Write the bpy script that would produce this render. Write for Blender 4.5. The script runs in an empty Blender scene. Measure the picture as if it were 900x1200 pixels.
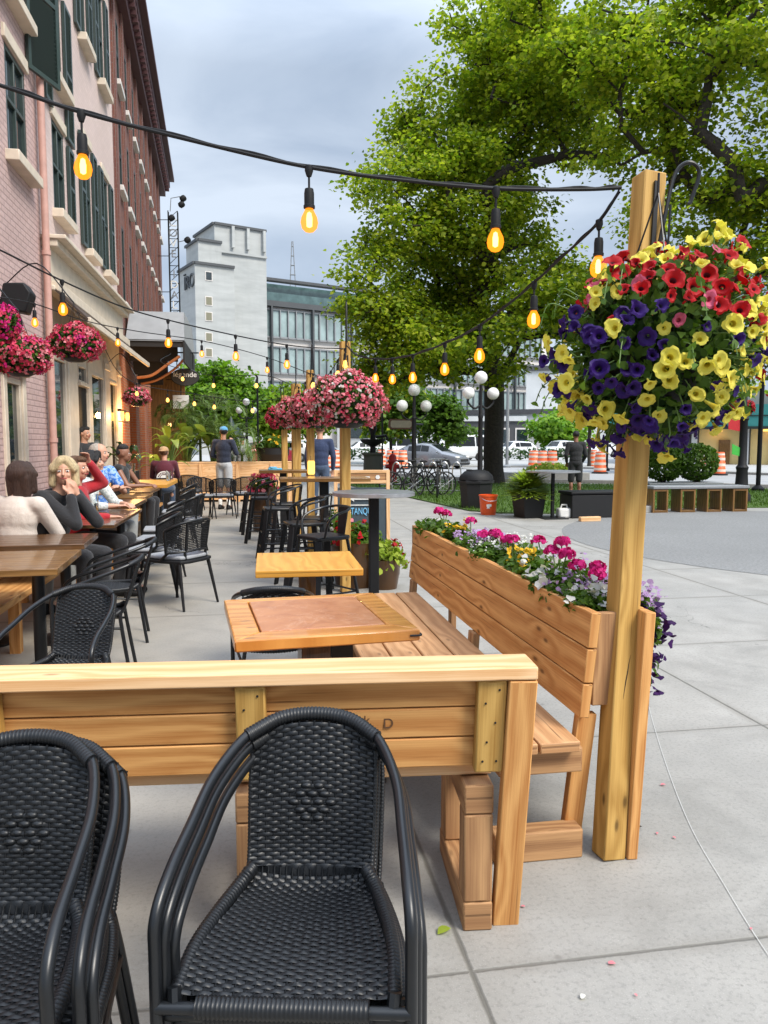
import bpy, math, random
import numpy as np
from mathutils import Vector, Matrix, Euler, Quaternion
random.seed(7); rng = np.random.default_rng(7)
PI = math.pi
SC = bpy.context.scene
COL = SC.collection
# ---------------------------------------------------------------- camera geometry used to measure distances
YAW = math.radians(9.6); PITCH = math.radians(5.08); FPX = 900.0; EYE = 1.45
def ray(px, py):
    x = (px-450)/FPX; u = (600-py)/FPX
    fy = math.cos(PITCH)+u*math.sin(PITCH); fz = -math.sin(PITCH)+u*math.cos(PITCH)
    return Vector((x*math.cos(YAW)+fy*math.sin(YAW), -x*math.sin(YAW)+fy*math.cos(YAW), fz))
def on_z(px, py, z=0.0):
    r = ray(px, py); t = (z-EYE)/r.z; return Vector((r.x*t, r.y*t, z))
def on_y(px, py, y):
    r = ray(px, py); t = y/r.y; return Vector((r.x*t, y, EYE+r.z*t))
def on_x(px, py, x):
    r = ray(px, py); t = x/r.x; return Vector((x, r.y*t, EYE+r.z*t))
def far(px, py, d):
    r = ray(px, py); t = d/math.hypot(r.x, r.y); return Vector((r.x*t, r.y*t, EYE+r.z*t))

# ---------------------------------------------------------------- objects
def put(o, parent=None):
    COL.objects.link(o)
    if parent is not None: o.parent = parent
    return o
def tag(o, label=None, cat=None, group=None, kind=None):
    if label: o['label'] = label
    if cat: o['category'] = cat
    if group: o['group'] = group
    if kind: o['kind'] = kind
    return o
def empty(name, loc=(0,0,0), rz=0.0, label=None, cat=None, group=None):
    o = bpy.data.objects.new(name, None); put(o)
    o.location = loc; o.rotation_euler = (0,0,rz); o.empty_display_size = .1
    return tag(o, label, cat, group)
def kids(o): return [c for c in COL.objects if c.parent is o]
_KC = {}
def copy_tree(o, parent=None):
    ch = _KC.get(o.name)
    if ch is None:
        ch = [c for c in COL.objects if c.parent is o]; _KC[o.name] = ch
    c = o.copy(); COL.objects.link(c)
    if parent is not None: c.parent = parent
    for k in ch: copy_tree(k, c)
    return c
def dup(o, loc, rz, label, cat=None, group=None, scale=None):
    c = copy_tree(o); c.location = loc; c.rotation_euler = (0,0,rz)
    c['label'] = label
    if cat: c['category'] = cat
    if group: c['group'] = group
    if scale: c.scale = (scale,)*3 if not hasattr(scale,'__len__') else scale
    return c

# ---------------------------------------------------------------- mesh builder
def frames(pts):
    P = [Vector(p) for p in pts]; n = len(P); T = []
    for i in range(n):
        a = P[max(0,i-1)]; b = P[min(n-1,i+1)]
        t = (b-a); T.append(t.normalized() if t.length > 1e-9 else Vector((0,0,1)))
    up = Vector((0,0,1)) if abs(T[0].z) < .9 else Vector((0,1,0))
    N = [(up - T[0]*up.dot(T[0])).normalized()]
    for i in range(1,n):
        v = N[-1]-T[i]*N[-1].dot(T[i])
        N.append(v.normalized() if v.length > 1e-6 else N[-1])
    return P, T, N, [T[i].cross(N[i]) for i in range(n)]
def curve(pts, n=8):
    P = [Vector(p) for p in pts]; out = []
    for i in range(len(P)-1):
        p0 = P[i-1] if i > 0 else P[i]*2-P[i+1]
        p1, p2 = P[i], P[i+1]
        p3 = P[i+2] if i+2 < len(P) else P[i+1]*2-P[i]
        for k in range(n):
            t = k/n
            out.append(0.5*((2*p1)+(p2-p0)*t+(2*p0-5*p1+4*p2-p3)*t*t+(3*p1-p0-3*p2+p3)*t**3))
    out.append(P[-1]); return out
class MB:
    def __init__(s): s.v = []; s.f = []; s.m = []; s.uv = []
    def _add(s, vs, fs, mi=0, uvs=None):
        b = len(s.v); s.v += [tuple(v) for v in vs]
        for k, f in enumerate(fs):
            s.f.append([b+i for i in f]); s.m.append(mi)
            s.uv.append(uvs[k] if uvs else [(0,0)]*len(f))
    def block(s, c, ax, mi=0):
        """box: centre c, ax = three full-length vectors; UV u runs along the longest"""
        c = Vector(c); A = [Vector(a)/2 for a in ax]; L = [a.length*2 for a in A]; u = L.index(max(L))
        vs = []; co = []
        for i in (-1,1):
            for j in (-1,1):
                for k in (-1,1):
                    vs.append(c+A[0]*i+A[1]*j+A[2]*k); co.append((i*L[0]/2, j*L[1]/2, k*L[2]/2))
        fs = [(0,1,3,2),(4,6,7,5),(0,4,5,1),(2,3,7,6),(0,2,6,4),(1,5,7,3)]
        if A[0].cross(A[1]).dot(A[2]) < 0: fs = [tuple(reversed(f)) for f in fs]
        w = [i for i in range(3) if i != u]
        uvs = []
        for f in fs:
            d = [len({co[i][a] for i in f}) for a in range(3)]
            vax = [a for a in w if d[a] > 1]
            if len(vax) == 1: uvs.append([(co[i][u], co[i][vax[0]]+(.37 if vax[0]==w[0] else 0)) for i in f])
            else: uvs.append([(co[i][w[0]]*.15+7, co[i][w[1]]) for i in f])
        s._add(vs, fs, mi, uvs)
    def box(s, c, size, rz=0.0, mi=0, rot=None):
        R = rot if rot is not None else Matrix.Rotation(rz, 3, 'Z')
        s.block(c, [R @ Vector((size[0],0,0)), R @ Vector((0,size[1],0)), R @ Vector((0,0,size[2]))], mi)
    def beam(s, p0, p1, w, h, side=None, mi=0):
        """board from p0 to p1; w across (direction side), h the third way"""
        p0 = Vector(p0); p1 = Vector(p1); d = p1-p0
        sd = Vector(side) if side else (d.cross(Vector((0,0,1))) if abs(d.normalized().z) < .95 else Vector((1,0,0)))
        sd = (sd-d.normalized()*sd.dot(d.normalized())).normalized()
        n = d.cross(sd).normalized()
        s.block((p0+p1)/2, [d, sd*w, n*h], mi)
    def tube(s, pts, r, n=8, mi=0, caps=True, flat=1.0):
        P, T, N, B = frames(pts); m = len(P)
        R = r if hasattr(r,'__len__') else [r]*m
        vs = []; fs = []
        for i in range(m):
            for k in range(n):
                a = 2*PI*k/n
                vs.append(P[i]+N[i]*(math.cos(a)*R[i]*flat)+B[i]*(math.sin(a)*R[i]))
        for i in range(m-1):
            for k in range(n):
                k2 = (k+1)%n
                fs.append((i*n+k, i*n+k2, (i+1)*n+k2, (i+1)*n+k))
        if caps: fs.append(tuple(reversed(range(n)))); fs.append(tuple((m-1)*n+k for k in range(n)))
        s._add(vs, fs, mi)
    def lathe(s, prof, n=20, c=(0,0,0), mi=0, M=None, sx=1.0, sy=1.0):
        c = Vector(c); vs = []; fs = []; m = len(prof)
        for (r, z) in prof:
            for k in range(n):
                a = 2*PI*k/n; v = Vector((math.cos(a)*r*sx, math.sin(a)*r*sy, z))
                if M is not None: v = M @ v
                vs.append(c+v)
        for i in range(m-1):
            for k in range(n):
                k2 = (k+1)%n; fs.append((i*n+k, i*n+k2, (i+1)*n+k2, (i+1)*n+k))
        if prof[0][0] > 1e-6: fs.append(tuple(reversed(range(n))))
        if prof[-1][0] > 1e-6: fs.append(tuple((m-1)*n+k for k in range(n)))
        s._add(vs, fs, mi)
    def ell(s, c, r, n=12, mi=0, M=None):
        if not hasattr(r,'__len__'): r = (r,r,r)
        h = n//2+1; c = Vector(c)
        vs = []; fs = []
        for i in range(h+1):
            t = PI*i/h; rr = math.sin(t); z = -math.cos(t)
            for k in range(n):
                a = 2*PI*k/n; v = Vector((rr*math.cos(a)*r[0], rr*math.sin(a)*r[1], z*r[2]))
                if M is not None: v = M @ v
                vs.append(c+v)
        for i in range(h):
            for k in range(n):
                k2 = (k+1)%n; fs.append((i*n+k, i*n+k2, (i+1)*n+k2, (i+1)*n+k))
        s._add(vs, fs, mi)
    def cap(s, p0, p1, r0, r1, n=12):
        """closed tapered capsule"""
        p0 = Vector(p0); p1 = Vector(p1); d = p1-p0; L = max(d.length, 1e-5); q = Vector((0,0,1)).rotation_difference(d).to_matrix()
        prof = []
        for i in range(5): a = -PI/2+PI/2*i/4; prof.append((max(r0*math.cos(a),1e-4), r0*math.sin(a)))
        for i in range(5): a = PI/2*i/4; prof.append((max(r1*math.cos(a),1e-4), L+r1*math.sin(a)))
        s.lathe(prof, n, p0, 0, q)
    def prism(s, poly, o, ux, uy, t, mi=0):
        """2D outline poly in plane (o; ux, uy), extruded by vector t"""
        o = Vector(o); ux = Vector(ux); uy = Vector(uy); t = Vector(t); n = len(poly)
        a = [o+ux*p[0]+uy*p[1] for p in poly]; vs = a+[p+t for p in a]
        fl = ux.cross(uy).dot(t) > 0
        ar = sum(poly[i][0]*poly[(i+1)%n][1]-poly[(i+1)%n][0]*poly[i][1] for i in range(n)) > 0
        f0 = tuple(range(n)); f1 = tuple(range(n,2*n))
        fs = [tuple(reversed(f0)), f1]+[(i,(i+1)%n,n+(i+1)%n,n+i) for i in range(n)]
        if fl != ar: fs = [tuple(reversed(f)) for f in fs]
        uvs = [[((vs[i]-o).dot(ux), (vs[i]-o).dot(uy)) for i in f] for f in fs]
        s._add(vs, fs, mi, uvs)
    def poly(s, pts, mi=0, uv=None): s._add(pts, [tuple(range(len(pts)))], mi, [uv] if uv else None)
    def build(s, name, mats, parent=None, smooth=True, bevel=0.0, ang=38, loc=None):
        me = bpy.data.meshes.new(name); me.from_pydata(s.v, [], s.f)
        uvl = me.uv_layers.new(name='UVMap')
        uvl.data.foreach_set('uv', [c for f in s.uv for p in f for c in p])
        for m in (mats if isinstance(mats,(list,tuple)) else [mats]): me.materials.append(m)
        me.polygons.foreach_set('material_index', s.m)
        if smooth:
            me.polygons.foreach_set('use_smooth', [True]*len(me.polygons))
            me.set_sharp_from_angle(angle=math.radians(ang))
        me.update()
        o = put(bpy.data.objects.new(name, me), parent)
        if loc is not None: o.location = loc
        if bevel > 0:
            b = o.modifiers.new('bevel','BEVEL'); b.width = bevel; b.segments = 2; b.limit_method = 'ANGLE'; b.angle_limit = math.radians(40)
        return o
def quads_mesh(name, V, mat, parent=None, k=4, smooth=False):
    """V: (n,k,3) array of faces"""
    n = V.shape[0]; me = bpy.data.meshes.new(name)
    me.vertices.add(n*k); me.vertices.foreach_set('co', V.reshape(-1).astype(np.float32))
    me.loops.add(n*k); me.loops.foreach_set('vertex_index', np.arange(n*k, dtype=np.int32))
    me.polygons.add(n); me.polygons.foreach_set('loop_start', np.arange(0,n*k,k, dtype=np.int32))
    me.polygons.foreach_set('loop_total', np.full(n,k,dtype=np.int32))
    me.materials.append(mat); me.update(calc_edges=True)
    return put(bpy.data.objects.new(name, me), parent)

# ---------------------------------------------------------------- materials
def hx(c):
    if isinstance(c, str):
        c = c.lstrip('#'); v = [int(c[i:i+2],16)/255 for i in (0,2,4)]
        return tuple(((x/12.92) if x <= .04045 else ((x+.055)/1.055)**2.4) for x in v)
    return tuple(c)
class NT:
    def __init__(s, name):
        s.mat = bpy.data.materials.new(name); s.mat.use_nodes = True
        s.t = s.mat.node_tree; s.t.nodes.clear()
        s.out = s.n('ShaderNodeOutputMaterial')
    def n(s, typ, **kw):
        nd = s.t.nodes.new(typ)
        for k, v in kw.items(): setattr(nd, k, v)
        return nd
    def l(s, a, b): s.t.links.new(a, b)
    def setin(s, nd, **kw):
        for k, v in kw.items():
            i = nd.inputs[k.replace('_',' ')]
            if hasattr(v, 'is_output') or isinstance(v, bpy.types.NodeSocket): s.l(v, i)
            else: i.default_value = v
    def noise(s, vec, scale, detail=4, rough=.55, dist=0.0):
        nd = s.n('ShaderNodeTexNoise'); s.l(vec, nd.inputs['Vector'])
        nd.inputs['Scale'].default_value = scale; nd.inputs['Detail'].default_value = detail
        nd.inputs['Roughness'].default_value = rough; nd.inputs['Distortion'].default_value = dist
        return nd.outputs['Fac']
    def ramp(s, fac, stops, interp='LINEAR'):
        nd = s.n('ShaderNodeValToRGB'); s.l(fac, nd.inputs['Fac']); e = nd.color_ramp.elements
        nd.color_ramp.interpolation = interp
        while len(e) < len(stops): e.new(.5)
        for i, (p, c) in enumerate(stops):
            e[i].position = p; c = hx(c) if not isinstance(c,(int,float)) else (c,c,c); e[i].color = (*c[:3],1)
        return nd.outputs['Color']
    def mix(s, fac, a, b, mode='MIX'):
        nd = s.n('ShaderNodeMix', data_type='RGBA', blend_type=mode)
        for k, v in ((0,fac),(6,a),(7,b)):
            if isinstance(v, bpy.types.NodeSocket): s.l(v, nd.inputs[k])
            elif k == 0: nd.inputs[k].default_value = v
            else: nd.inputs[k].default_value = (*hx(v)[:3],1)
        return nd.outputs[2]
    def math(s, op, a, b=None, c=None):
        nd = s.n('ShaderNodeMath', operation=op)
        for i, v in enumerate((a,b,c)):
            if v is None: continue
            if isinstance(v, bpy.types.NodeSocket): s.l(v, nd.inputs[i])
            else: nd.inputs[i].default_value = v
        return nd.outputs[0]
    def mapv(s, vec, scale=(1,1,1), loc=(0,0,0), rot=(0,0,0)):
        nd = s.n('ShaderNodeMapping'); s.l(vec, nd.inputs['Vector'])
        nd.inputs['Scale'].default_value = scale; nd.inputs['Location'].default_value = loc; nd.inputs['Rotation'].default_value = rot
        return nd.outputs['Vector']
    def bsdf(s, color, rough=.6, bump=None, bstr=.3, bdist=.01, metal=0.0, spec=.5, sheen=0, coat=0, trans=0.0, normal=None, **kw):
        b = s.n('ShaderNodeBsdfPrincipled')
        for k, v in (('Base Color',color),('Roughness',rough),('Metallic',metal),('Specular IOR Level',spec),('Sheen Weight',sheen),('Coat Weight',coat),('Transmission Weight',trans)):
            if isinstance(v, bpy.types.NodeSocket): s.l(v, b.inputs[k])
            elif k == 'Base Color': b.inputs[k].default_value = (*hx(v)[:3],1)
            else: b.inputs[k].default_value = v
        if bump is not None:
            bn = s.n('ShaderNodeBump'); bn.inputs['Strength'].default_value = bstr; bn.inputs['Distance'].default_value = bdist
            s.l(bump, bn.inputs['Height']); s.l(bn.outputs[0], b.inputs['Normal'])
        s.l(b.outputs[0], s.out.inputs[0]); s.b = b
        return s.mat
def mat_plain(name, col, rough=.5, metal=0.0, var=.12, scale=30, bstr=.08, bdist=.003, spec=.5, coat=0, sheen=0, rnd=0.0):
    t = NT(name); oc = t.n('ShaderNodeTexCoord').outputs['Object']
    nz = t.noise(oc, scale, 4); c = hx(col)
    cc = t.ramp(nz, [(.25, tuple(x*(1-var) for x in c)), (.75, tuple(min(1,x*(1+var)) for x in c))])
    if rnd:
        g = t.n('ShaderNodeObjectInfo').outputs['Random']
        cc = t.mix(t.math('MULTIPLY', g, rnd), cc, (0.02,0.02,0.02))
    rr = t.ramp(nz, [(0, max(0,rough-.08)), (1, min(1,rough+.1))])
    return t.bsdf(cc, rr, bump=nz, bstr=bstr, bdist=bdist, metal=metal, spec=spec, coat=coat, sheen=sheen)
def mat_wood(name, light, dark, rough=.55, knots=1.0, island=.35, coat=0.0, gray=0.0):
    t = NT(name); g = t.n('ShaderNodeNewGeometry'); rnd = g.outputs['Random Per Island']
    uv = t.n('ShaderNodeTexCoord').outputs['UV']
    off = t.n('ShaderNodeCombineXYZ'); t.l(t.math('MULTIPLY', rnd, 31.7), off.inputs[0]); t.l(t.math('MULTIPLY', rnd, 5.3), off.inputs[1]); t.l(t.math('MULTIPLY', rnd, 17.0), off.inputs[2])
    ad = t.n('ShaderNodeVectorMath', operation='ADD'); t.l(uv, ad.inputs[0]); t.l(off.outputs[0], ad.inputs[1]); v = ad.outputs[0]
    warp = t.noise(t.mapv(v,(1.1,5,1)), 1.0, 3)
    # knots
    vor = t.n('ShaderNodeTexVoronoi', voronoi_dimensions='2D'); t.l(t.mapv(v,(1.9,5.2,1)), vor.inputs['Vector']); vor.inputs['Scale'].default_value = 1.0; vor.inputs['Randomness'].default_value = 1
    kd = vor.outputs['Distance']
    wr = t.math('ADD', t.math('MULTIPLY', warp, 3.2), t.math('MULTIPLY', t.ramp(kd, [(0,1.0),(.28,0.0)]), -.9))
    sep = t.n('ShaderNodeSeparateXYZ'); t.l(v, sep.inputs[0])
    ph = t.math('ADD', t.math('MULTIPLY', sep.outputs[1], 85.0), t.math('MULTIPLY', wr, 6.0))
    rings = t.math('ADD', t.math('MULTIPLY', t.math('SINE', ph), .5), .5)
    fine = t.noise(t.mapv(v,(2.2,210,1)), 1.0, 6, .78)
    fac = t.math('ADD', t.math('MULTIPLY', rings, .38), t.math('ADD', t.math('MULTIPLY', fine, 1.15), -.22))
    col = t.ramp(fac, [(.15, dark), (.8, light)])
    base = t.mix(t.math('MULTIPLY', rnd, island), col, t.mix(.5, col, hx(dark)))
    blot = t.noise(t.mapv(v,(1.6,7,1)), 1.3, 4)
    base = t.mix(t.ramp(blot, [(.5,0.0),(.8,.28)]), base, tuple(x*.78 for x in hx(dark)))
    if gray: base = t.mix(gray, base, (.35,.33,.3))
    if knots:
        kf = t.ramp(kd, [(.018,.85*knots),(.038,.5*knots),(.05,.15*knots),(.08,0.0)])
        base = t.mix(kf, base, tuple(x*.28 for x in hx(dark)))
    ck = t.noise(t.mapv(v,(1.3,75,1)), 1.0, 3, .5); ckm = t.noise(t.mapv(v,(2.5,9,1)), 1.0, 2)
    base = t.mix(t.math('MULTIPLY', t.ramp(ck,[(.66,0.0),(.70,1.0)]), t.ramp(ckm,[(.5,0.0),(.6,.75)])), base, tuple(x*.3 for x in hx(dark)))
    bump = t.math('ADD', t.math('MULTIPLY', fine, .7), t.math('MULTIPLY', rings, .3))
    return t.bsdf(base, t.ramp(fine, [(0,rough-.12),(1,rough+.12)]), bump=bump, bstr=.35, bdist=.0015, coat=coat, spec=.35)
def mat_leaf(name, a, b, trans=.45, rough=.5):
    t = NT(name); g = t.n('ShaderNodeNewGeometry').outputs['Random Per Island']
    c = t.ramp(g, [(0,a),(.5, tuple((x+y)/2 for x, y in zip(hx(a),hx(b)))),(1,b)])
    pb = t.n('ShaderNodeBsdfPrincipled'); t.l(c, pb.inputs['Base Color']); pb.inputs['Roughness'].default_value = rough; pb.inputs['Specular IOR Level'].default_value = .3
    tr = t.n('ShaderNodeBsdfTranslucent'); t.l(t.mix(.5, c, t.mix(1.0, c, (.8,1.0,.15), 'MULTIPLY')), tr.inputs[0])
    mx = t.n('ShaderNodeMixShader'); mx.inputs[0].default_value = trans
    t.l(pb.outputs[0], mx.inputs[1]); t.l(tr.outputs[0], mx.inputs[2]); t.l(mx.outputs[0], t.out.inputs[0])
    return t.mat
def mat_emit(name, col, st, mixt=None):
    t = NT(name); e = t.n('ShaderNodeEmission'); e.inputs[0].default_value = (*hx(col),1); e.inputs[1].default_value = st
    if mixt is None: t.l(e.outputs[0], t.out.inputs[0])
    else:
        tp = t.n('ShaderNodeBsdfTransparent'); mx = t.n('ShaderNodeMixShader'); mx.inputs[0].default_value = mixt
        t.l(tp.outputs[0], mx.inputs[1]); t.l(e.outputs[0], mx.inputs[2]); t.l(mx.outputs[0], t.out.inputs[0])
    t.mat.cycles.emission_sampling = 'NONE'
    return t.mat
def mat_glass_dark(name, col=(.02,.03,.035), rough=.05, spec=.8):
    t = NT(name); oc = t.n('ShaderNodeTexCoord').outputs['Object']
    nz = t.noise(oc, 1.2, 2); c = hx(col)
    return t.bsdf(t.ramp(nz,[(.3,c),(.8,tuple(x*1.8+.01 for x in c))]), rough, spec=spec, bump=nz, bstr=.05, bdist=.01)
def mat_brick(name, c1, c2, mortar, scale_w=.22, scale_h=.073, bstr=.6, rough=.8, painted=False, ms=.011):
    """bricks in the plane (u, z) of UVs in metres"""
    t = NT(name); uv = t.n('ShaderNodeTexCoord').outputs['UV']
    nd = t.n('ShaderNodeTexBrick'); t.l(uv, nd.inputs['Vector'])
    nd.inputs['Scale'].default_value = 1; nd.inputs['Brick Width'].default_value = scale_w; nd.inputs['Row Height'].default_value = scale_h
    nd.inputs['Mortar Size'].default_value = ms; nd.inputs['Mortar Smooth'].default_value = .4; nd.inputs['Bias'].default_value = 0
    nd.inputs['Color1'].default_value = (*hx(c1),1); nd.inputs['Color2'].default_value = (*hx(c2),1); nd.inputs['Mortar'].default_value = (*hx(mortar),1)
    big = t.noise(uv, .8, 5, .6); fine = t.noise(uv, 28, 4, .65)
    c = t.mix(t.ramp(big,[(.4,0.0),(.75,.3)]), nd.outputs['Color'], tuple(x*.6 for x in hx(c1)))
    c = t.mix(t.ramp(fine,[(.45,0.0),(.8,.22)]), c, tuple(x*.55 for x in hx(c1)))
    h = t.math('SUBTRACT', t.math('MULTIPLY', fine, .35), nd.outputs['Fac'])
    return t.bsdf(c, rough, bump=h, bstr=bstr, bdist=.012)
M = {}
M['cedar']  = mat_wood('cedar', '#dca767', '#a86a31', .62)
M['cedar2'] = mat_wood('cedar_pale', '#e6c195', '#c9945c', .62, knots=.7)
M['reddeck']= mat_wood('deck_wood', '#d0a274', '#a3744a', .6, knots=.6)
M['treated']= mat_wood('treated_pine', '#cba35c', '#9a7132', .65, knots=1.0)
M['rawend'] = mat_wood('weathered_fir', '#b98f63', '#80593a', .7, knots=.5)
M['varn']   = mat_wood('varnished_pine', '#d99a50', '#ad6a2a', .3, coat=.35, knots=.8)
M['ytable'] = mat_wood('yellow_laminate', '#d9a24a', '#bd8331', .4, knots=.1)
M['dkwood'] = mat_wood('dark_plank', '#6b4a2c', '#38230f', .3, knots=.5, coat=.4)
M['brwood'] = mat_wood('brown_plank', '#8a6536', '#513414', .35, knots=.5, coat=.3)
M['black']  = mat_plain('black_metal', (.006,.0065,.0075), .38, spec=.4)
M['matblk'] = mat_plain('matt_black', (.008,.008,.009), .6, spec=.3)
M['rattan'] = mat_plain('black_rattan', (.0065,.0075,.009), .42, scale=60, bstr=.15, spec=.45)
M['tubeblk']= mat_plain('black_painted_tube', (.006,.007,.0085), .33, scale=8)
M['cush']   = mat_plain('grey_cushion', (.30,.31,.33), .85, scale=80)
M['white']  = mat_plain('white_paint', (.66,.62,.58), .5, scale=12)
M['cream']  = mat_plain('cream_paint', (.62,.53,.42), .55, scale=6)
M['pinkplain'] = mat_plain('pink_paint', (.50,.29,.24), .55, scale=9)
M['green_paint'] = mat_plain('dark_green_paint', (.010,.022,.019), .4, scale=9)
M['green_frame'] = mat_plain('green_frame_paint', (.03,.048,.044), .4, scale=9)
M['burnt'] = mat_plain('burnt_mark', (.10,.045,.018), .8)
M['steel']  = mat_plain('worn_steel', (.45,.45,.46), .35, metal=.9, scale=20)
M['galv']   = mat_plain('grey_metal', (.25,.26,.27), .5, metal=.3)
M['winglass'] = mat_glass_dark('window_glass', (.012,.02,.022), .03, 1.0)
M['farglass'] = mat_glass_dark('far_glass', (.05,.09,.09), .12, .8)
M['bulb_glass'] = mat_emit('bulb_glass', (1,.25,.012), 1.15, .72)
M['filament'] = mat_emit('filament', (1,.60,.16), 8.0)
M['bulb_far'] = mat_emit('bulb_far', (1,.50,.10), 1.9)
M['globe']  = mat_plain('frosted_globe', (.75,.75,.72), .3, scale=3)
M['pot']    = mat_plain('dark_pot', (.013,.013,.014), .55, spec=.35)
M['soil']   = mat_plain('soil', (.03,.02,.013), .9, scale=60, bstr=.8, bdist=.01)
M['foliage_a'] = mat_leaf('leaf_green', (.055,.12,.012), (.13,.23,.03))
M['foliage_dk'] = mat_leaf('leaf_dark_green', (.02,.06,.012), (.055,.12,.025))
M['foliage_lime'] = mat_leaf('leaf_lime', (.25,.36,.03), (.42,.5,.07))
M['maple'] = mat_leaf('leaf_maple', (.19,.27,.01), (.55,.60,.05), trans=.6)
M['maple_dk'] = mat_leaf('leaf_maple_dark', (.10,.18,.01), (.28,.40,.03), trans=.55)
M['locust'] = mat_leaf('leaf_locust', (.1,.24,.015), (.24,.4,.03), trans=.5)
M['bark'] = mat_plain('bark', (.035,.028,.022), .9, scale=14, bstr=.9, bdist=.03, var=.5)
M['stem'] = mat_plain('stem_green', (.09,.16,.03), .6)
def mat_petal(name, c, thr=None): return mat_leaf(name, tuple(x*.72 for x in hx(c)), hx(c), trans=.3, rough=.6)
M['pet_yellow'] = mat_petal('petal_yellow', (.92,.80,.12)); M['thr_yellow'] = mat_plain('throat_yellow', (.55,.42,.02), .6)
M['pet_red'] = mat_petal('petal_red', (.50,.004,.008)); M['thr_red'] = mat_plain('throat_red', (.1,.004,.01), .6)
M['pet_purple'] = mat_petal('petal_purple', (.035,.008,.15)); M['thr_purple'] = mat_plain('throat_purple', (.015,.005,.04), .6)
M['pet_pink'] = mat_petal('petal_pink', (.75,.14,.25)); M['thr_pink'] = mat_plain('throat_pink', (.35,.02,.06), .6)
M['pet_hot'] = mat_petal('petal_hot_pink', (.75,.02,.25)); M['pet_salmon'] = mat_petal('petal_salmon', (.85,.28,.33))
M['pet_rose'] = mat_petal('petal_rose', (.72,.06,.13)); M['pet_white'] = mat_petal('petal_white', (.8,.78,.75)); M['pet_lilac'] = mat_petal('petal_lilac', (.5,.33,.6))
M['pet_orange'] = mat_petal('petal_orange_yellow', (.85,.5,.02)); M['pet_dkpurple'] = mat_petal('petal_dark_purple', (.05,.01,.1))
M['orange_plastic'] = mat_plain('orange_plastic', (.80,.13,.03), .45); M['reflect'] = mat_plain('reflective_band', (.72,.6,.5), .4)
M['hydrant'] = mat_plain('red_cast_iron', (.45,.015,.02), .45)
M['bucket'] = mat_plain('orange_bucket_plastic', (.75,.09,.01), .4)
M['skin'] = mat_plain('skin', (.56,.30,.20), .5, scale=5, var=.08, bstr=.02); M['skin_tan'] = mat_plain('tanned_skin', (.42,.21,.13), .5, scale=5, var=.08, bstr=.02)
M['skin_dk'] = mat_plain('brown_skin', (.25,.115,.07), .5, scale=5, var=.08, bstr=.02)
# ================================================================ world, light, camera
w = bpy.data.worlds.new('World'); SC.world = w; w.use_nodes = True
wt = w.node_tree; wt.nodes.clear()
wo = wt.nodes.new('ShaderNodeOutputWorld'); bg = wt.nodes.new('ShaderNodeBackground'); sky = wt.nodes.new('ShaderNodeTexSky')
sky.sky_type = 'NISHITA'; sky.sun_disc = False; sky.sun_elevation = math.radians(48); sky.sun_rotation = math.radians(140); sky.dust_density = 2.5; sky.air_density = 1.0
tc = wt.nodes.new('ShaderNodeTexCoord'); mp = wt.nodes.new('ShaderNodeMapping'); mp.inputs['Scale'].default_value = (1,1,2.6)
n1 = wt.nodes.new('ShaderNodeTexNoise'); n1.inputs['Scale'].default_value = 2.3; n1.inputs['Detail'].default_value = 7; n1.inputs['Roughness'].default_value = .5; n1.inputs['Distortion'].default_value = .5
rp = wt.nodes.new('ShaderNodeValToRGB'); rp.color_ramp.elements[0].position = .36; rp.color_ramp.elements[1].position = .64
rp.color_ramp.elements[0].color = (1.6,2.05,2.75,1); rp.color_ramp.elements[1].color = (3.6,4.05,4.65,1)
mx = wt.nodes.new('ShaderNodeMix'); mx.data_type = 'RGBA'; mx.inputs[0].default_value = .9
wt.links.new(tc.outputs['Generated'], mp.inputs[0]); wt.links.new(mp.outputs[0], n1.inputs['Vector']); wt.links.new(n1.outputs[0], rp.inputs[0])
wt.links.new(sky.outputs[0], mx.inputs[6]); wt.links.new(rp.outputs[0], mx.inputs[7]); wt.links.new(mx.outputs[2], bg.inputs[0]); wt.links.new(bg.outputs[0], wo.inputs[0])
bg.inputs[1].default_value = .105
# overcast sky is brighter overhead; gain above the view raised further to lift shadows
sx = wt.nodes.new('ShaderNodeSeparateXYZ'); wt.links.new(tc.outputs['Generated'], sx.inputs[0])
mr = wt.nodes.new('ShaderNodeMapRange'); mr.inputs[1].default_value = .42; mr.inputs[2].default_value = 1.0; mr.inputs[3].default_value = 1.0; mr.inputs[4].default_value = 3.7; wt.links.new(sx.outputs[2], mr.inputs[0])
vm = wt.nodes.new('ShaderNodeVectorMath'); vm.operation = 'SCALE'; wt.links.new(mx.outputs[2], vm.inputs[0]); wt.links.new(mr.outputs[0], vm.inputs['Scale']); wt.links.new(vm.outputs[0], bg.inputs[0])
sl = bpy.data.lights.new('sun','SUN'); sl.energy = 2.0; sl.angle = math.radians(22); sl.color = (1,.94,.84)
so = put(bpy.data.objects.new('sun', sl)); so.rotation_euler = (math.radians(42), 0, math.radians(40))
cd = bpy.data.cameras.new('camera'); cam = put(bpy.data.objects.new('camera', cd)); SC.camera = cam
cd.sensor_fit = 'VERTICAL'; cd.sensor_height = 36; cd.lens = 27; cd.clip_start = .05; cd.clip_end = 2000
cam.location = (0,0,EYE); cam.rotation_euler = (PI/2-PITCH, 0, -YAW)
SC.view_settings.view_transform = 'Standard'; SC.view_settings.look = 'None'; SC.view_settings.exposure = 1.05; SC.view_settings.gamma = 1
SC.cycles.use_denoising = True
SC.cycles.max_bounces = 6; SC.cycles.diffuse_bounces = 3; SC.cycles.transparent_max_bounces = 12; SC.cycles.sample_clamp_indirect = 4; SC.cycles.caustics_reflective = False; SC.cycles.caustics_refractive = False

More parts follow.
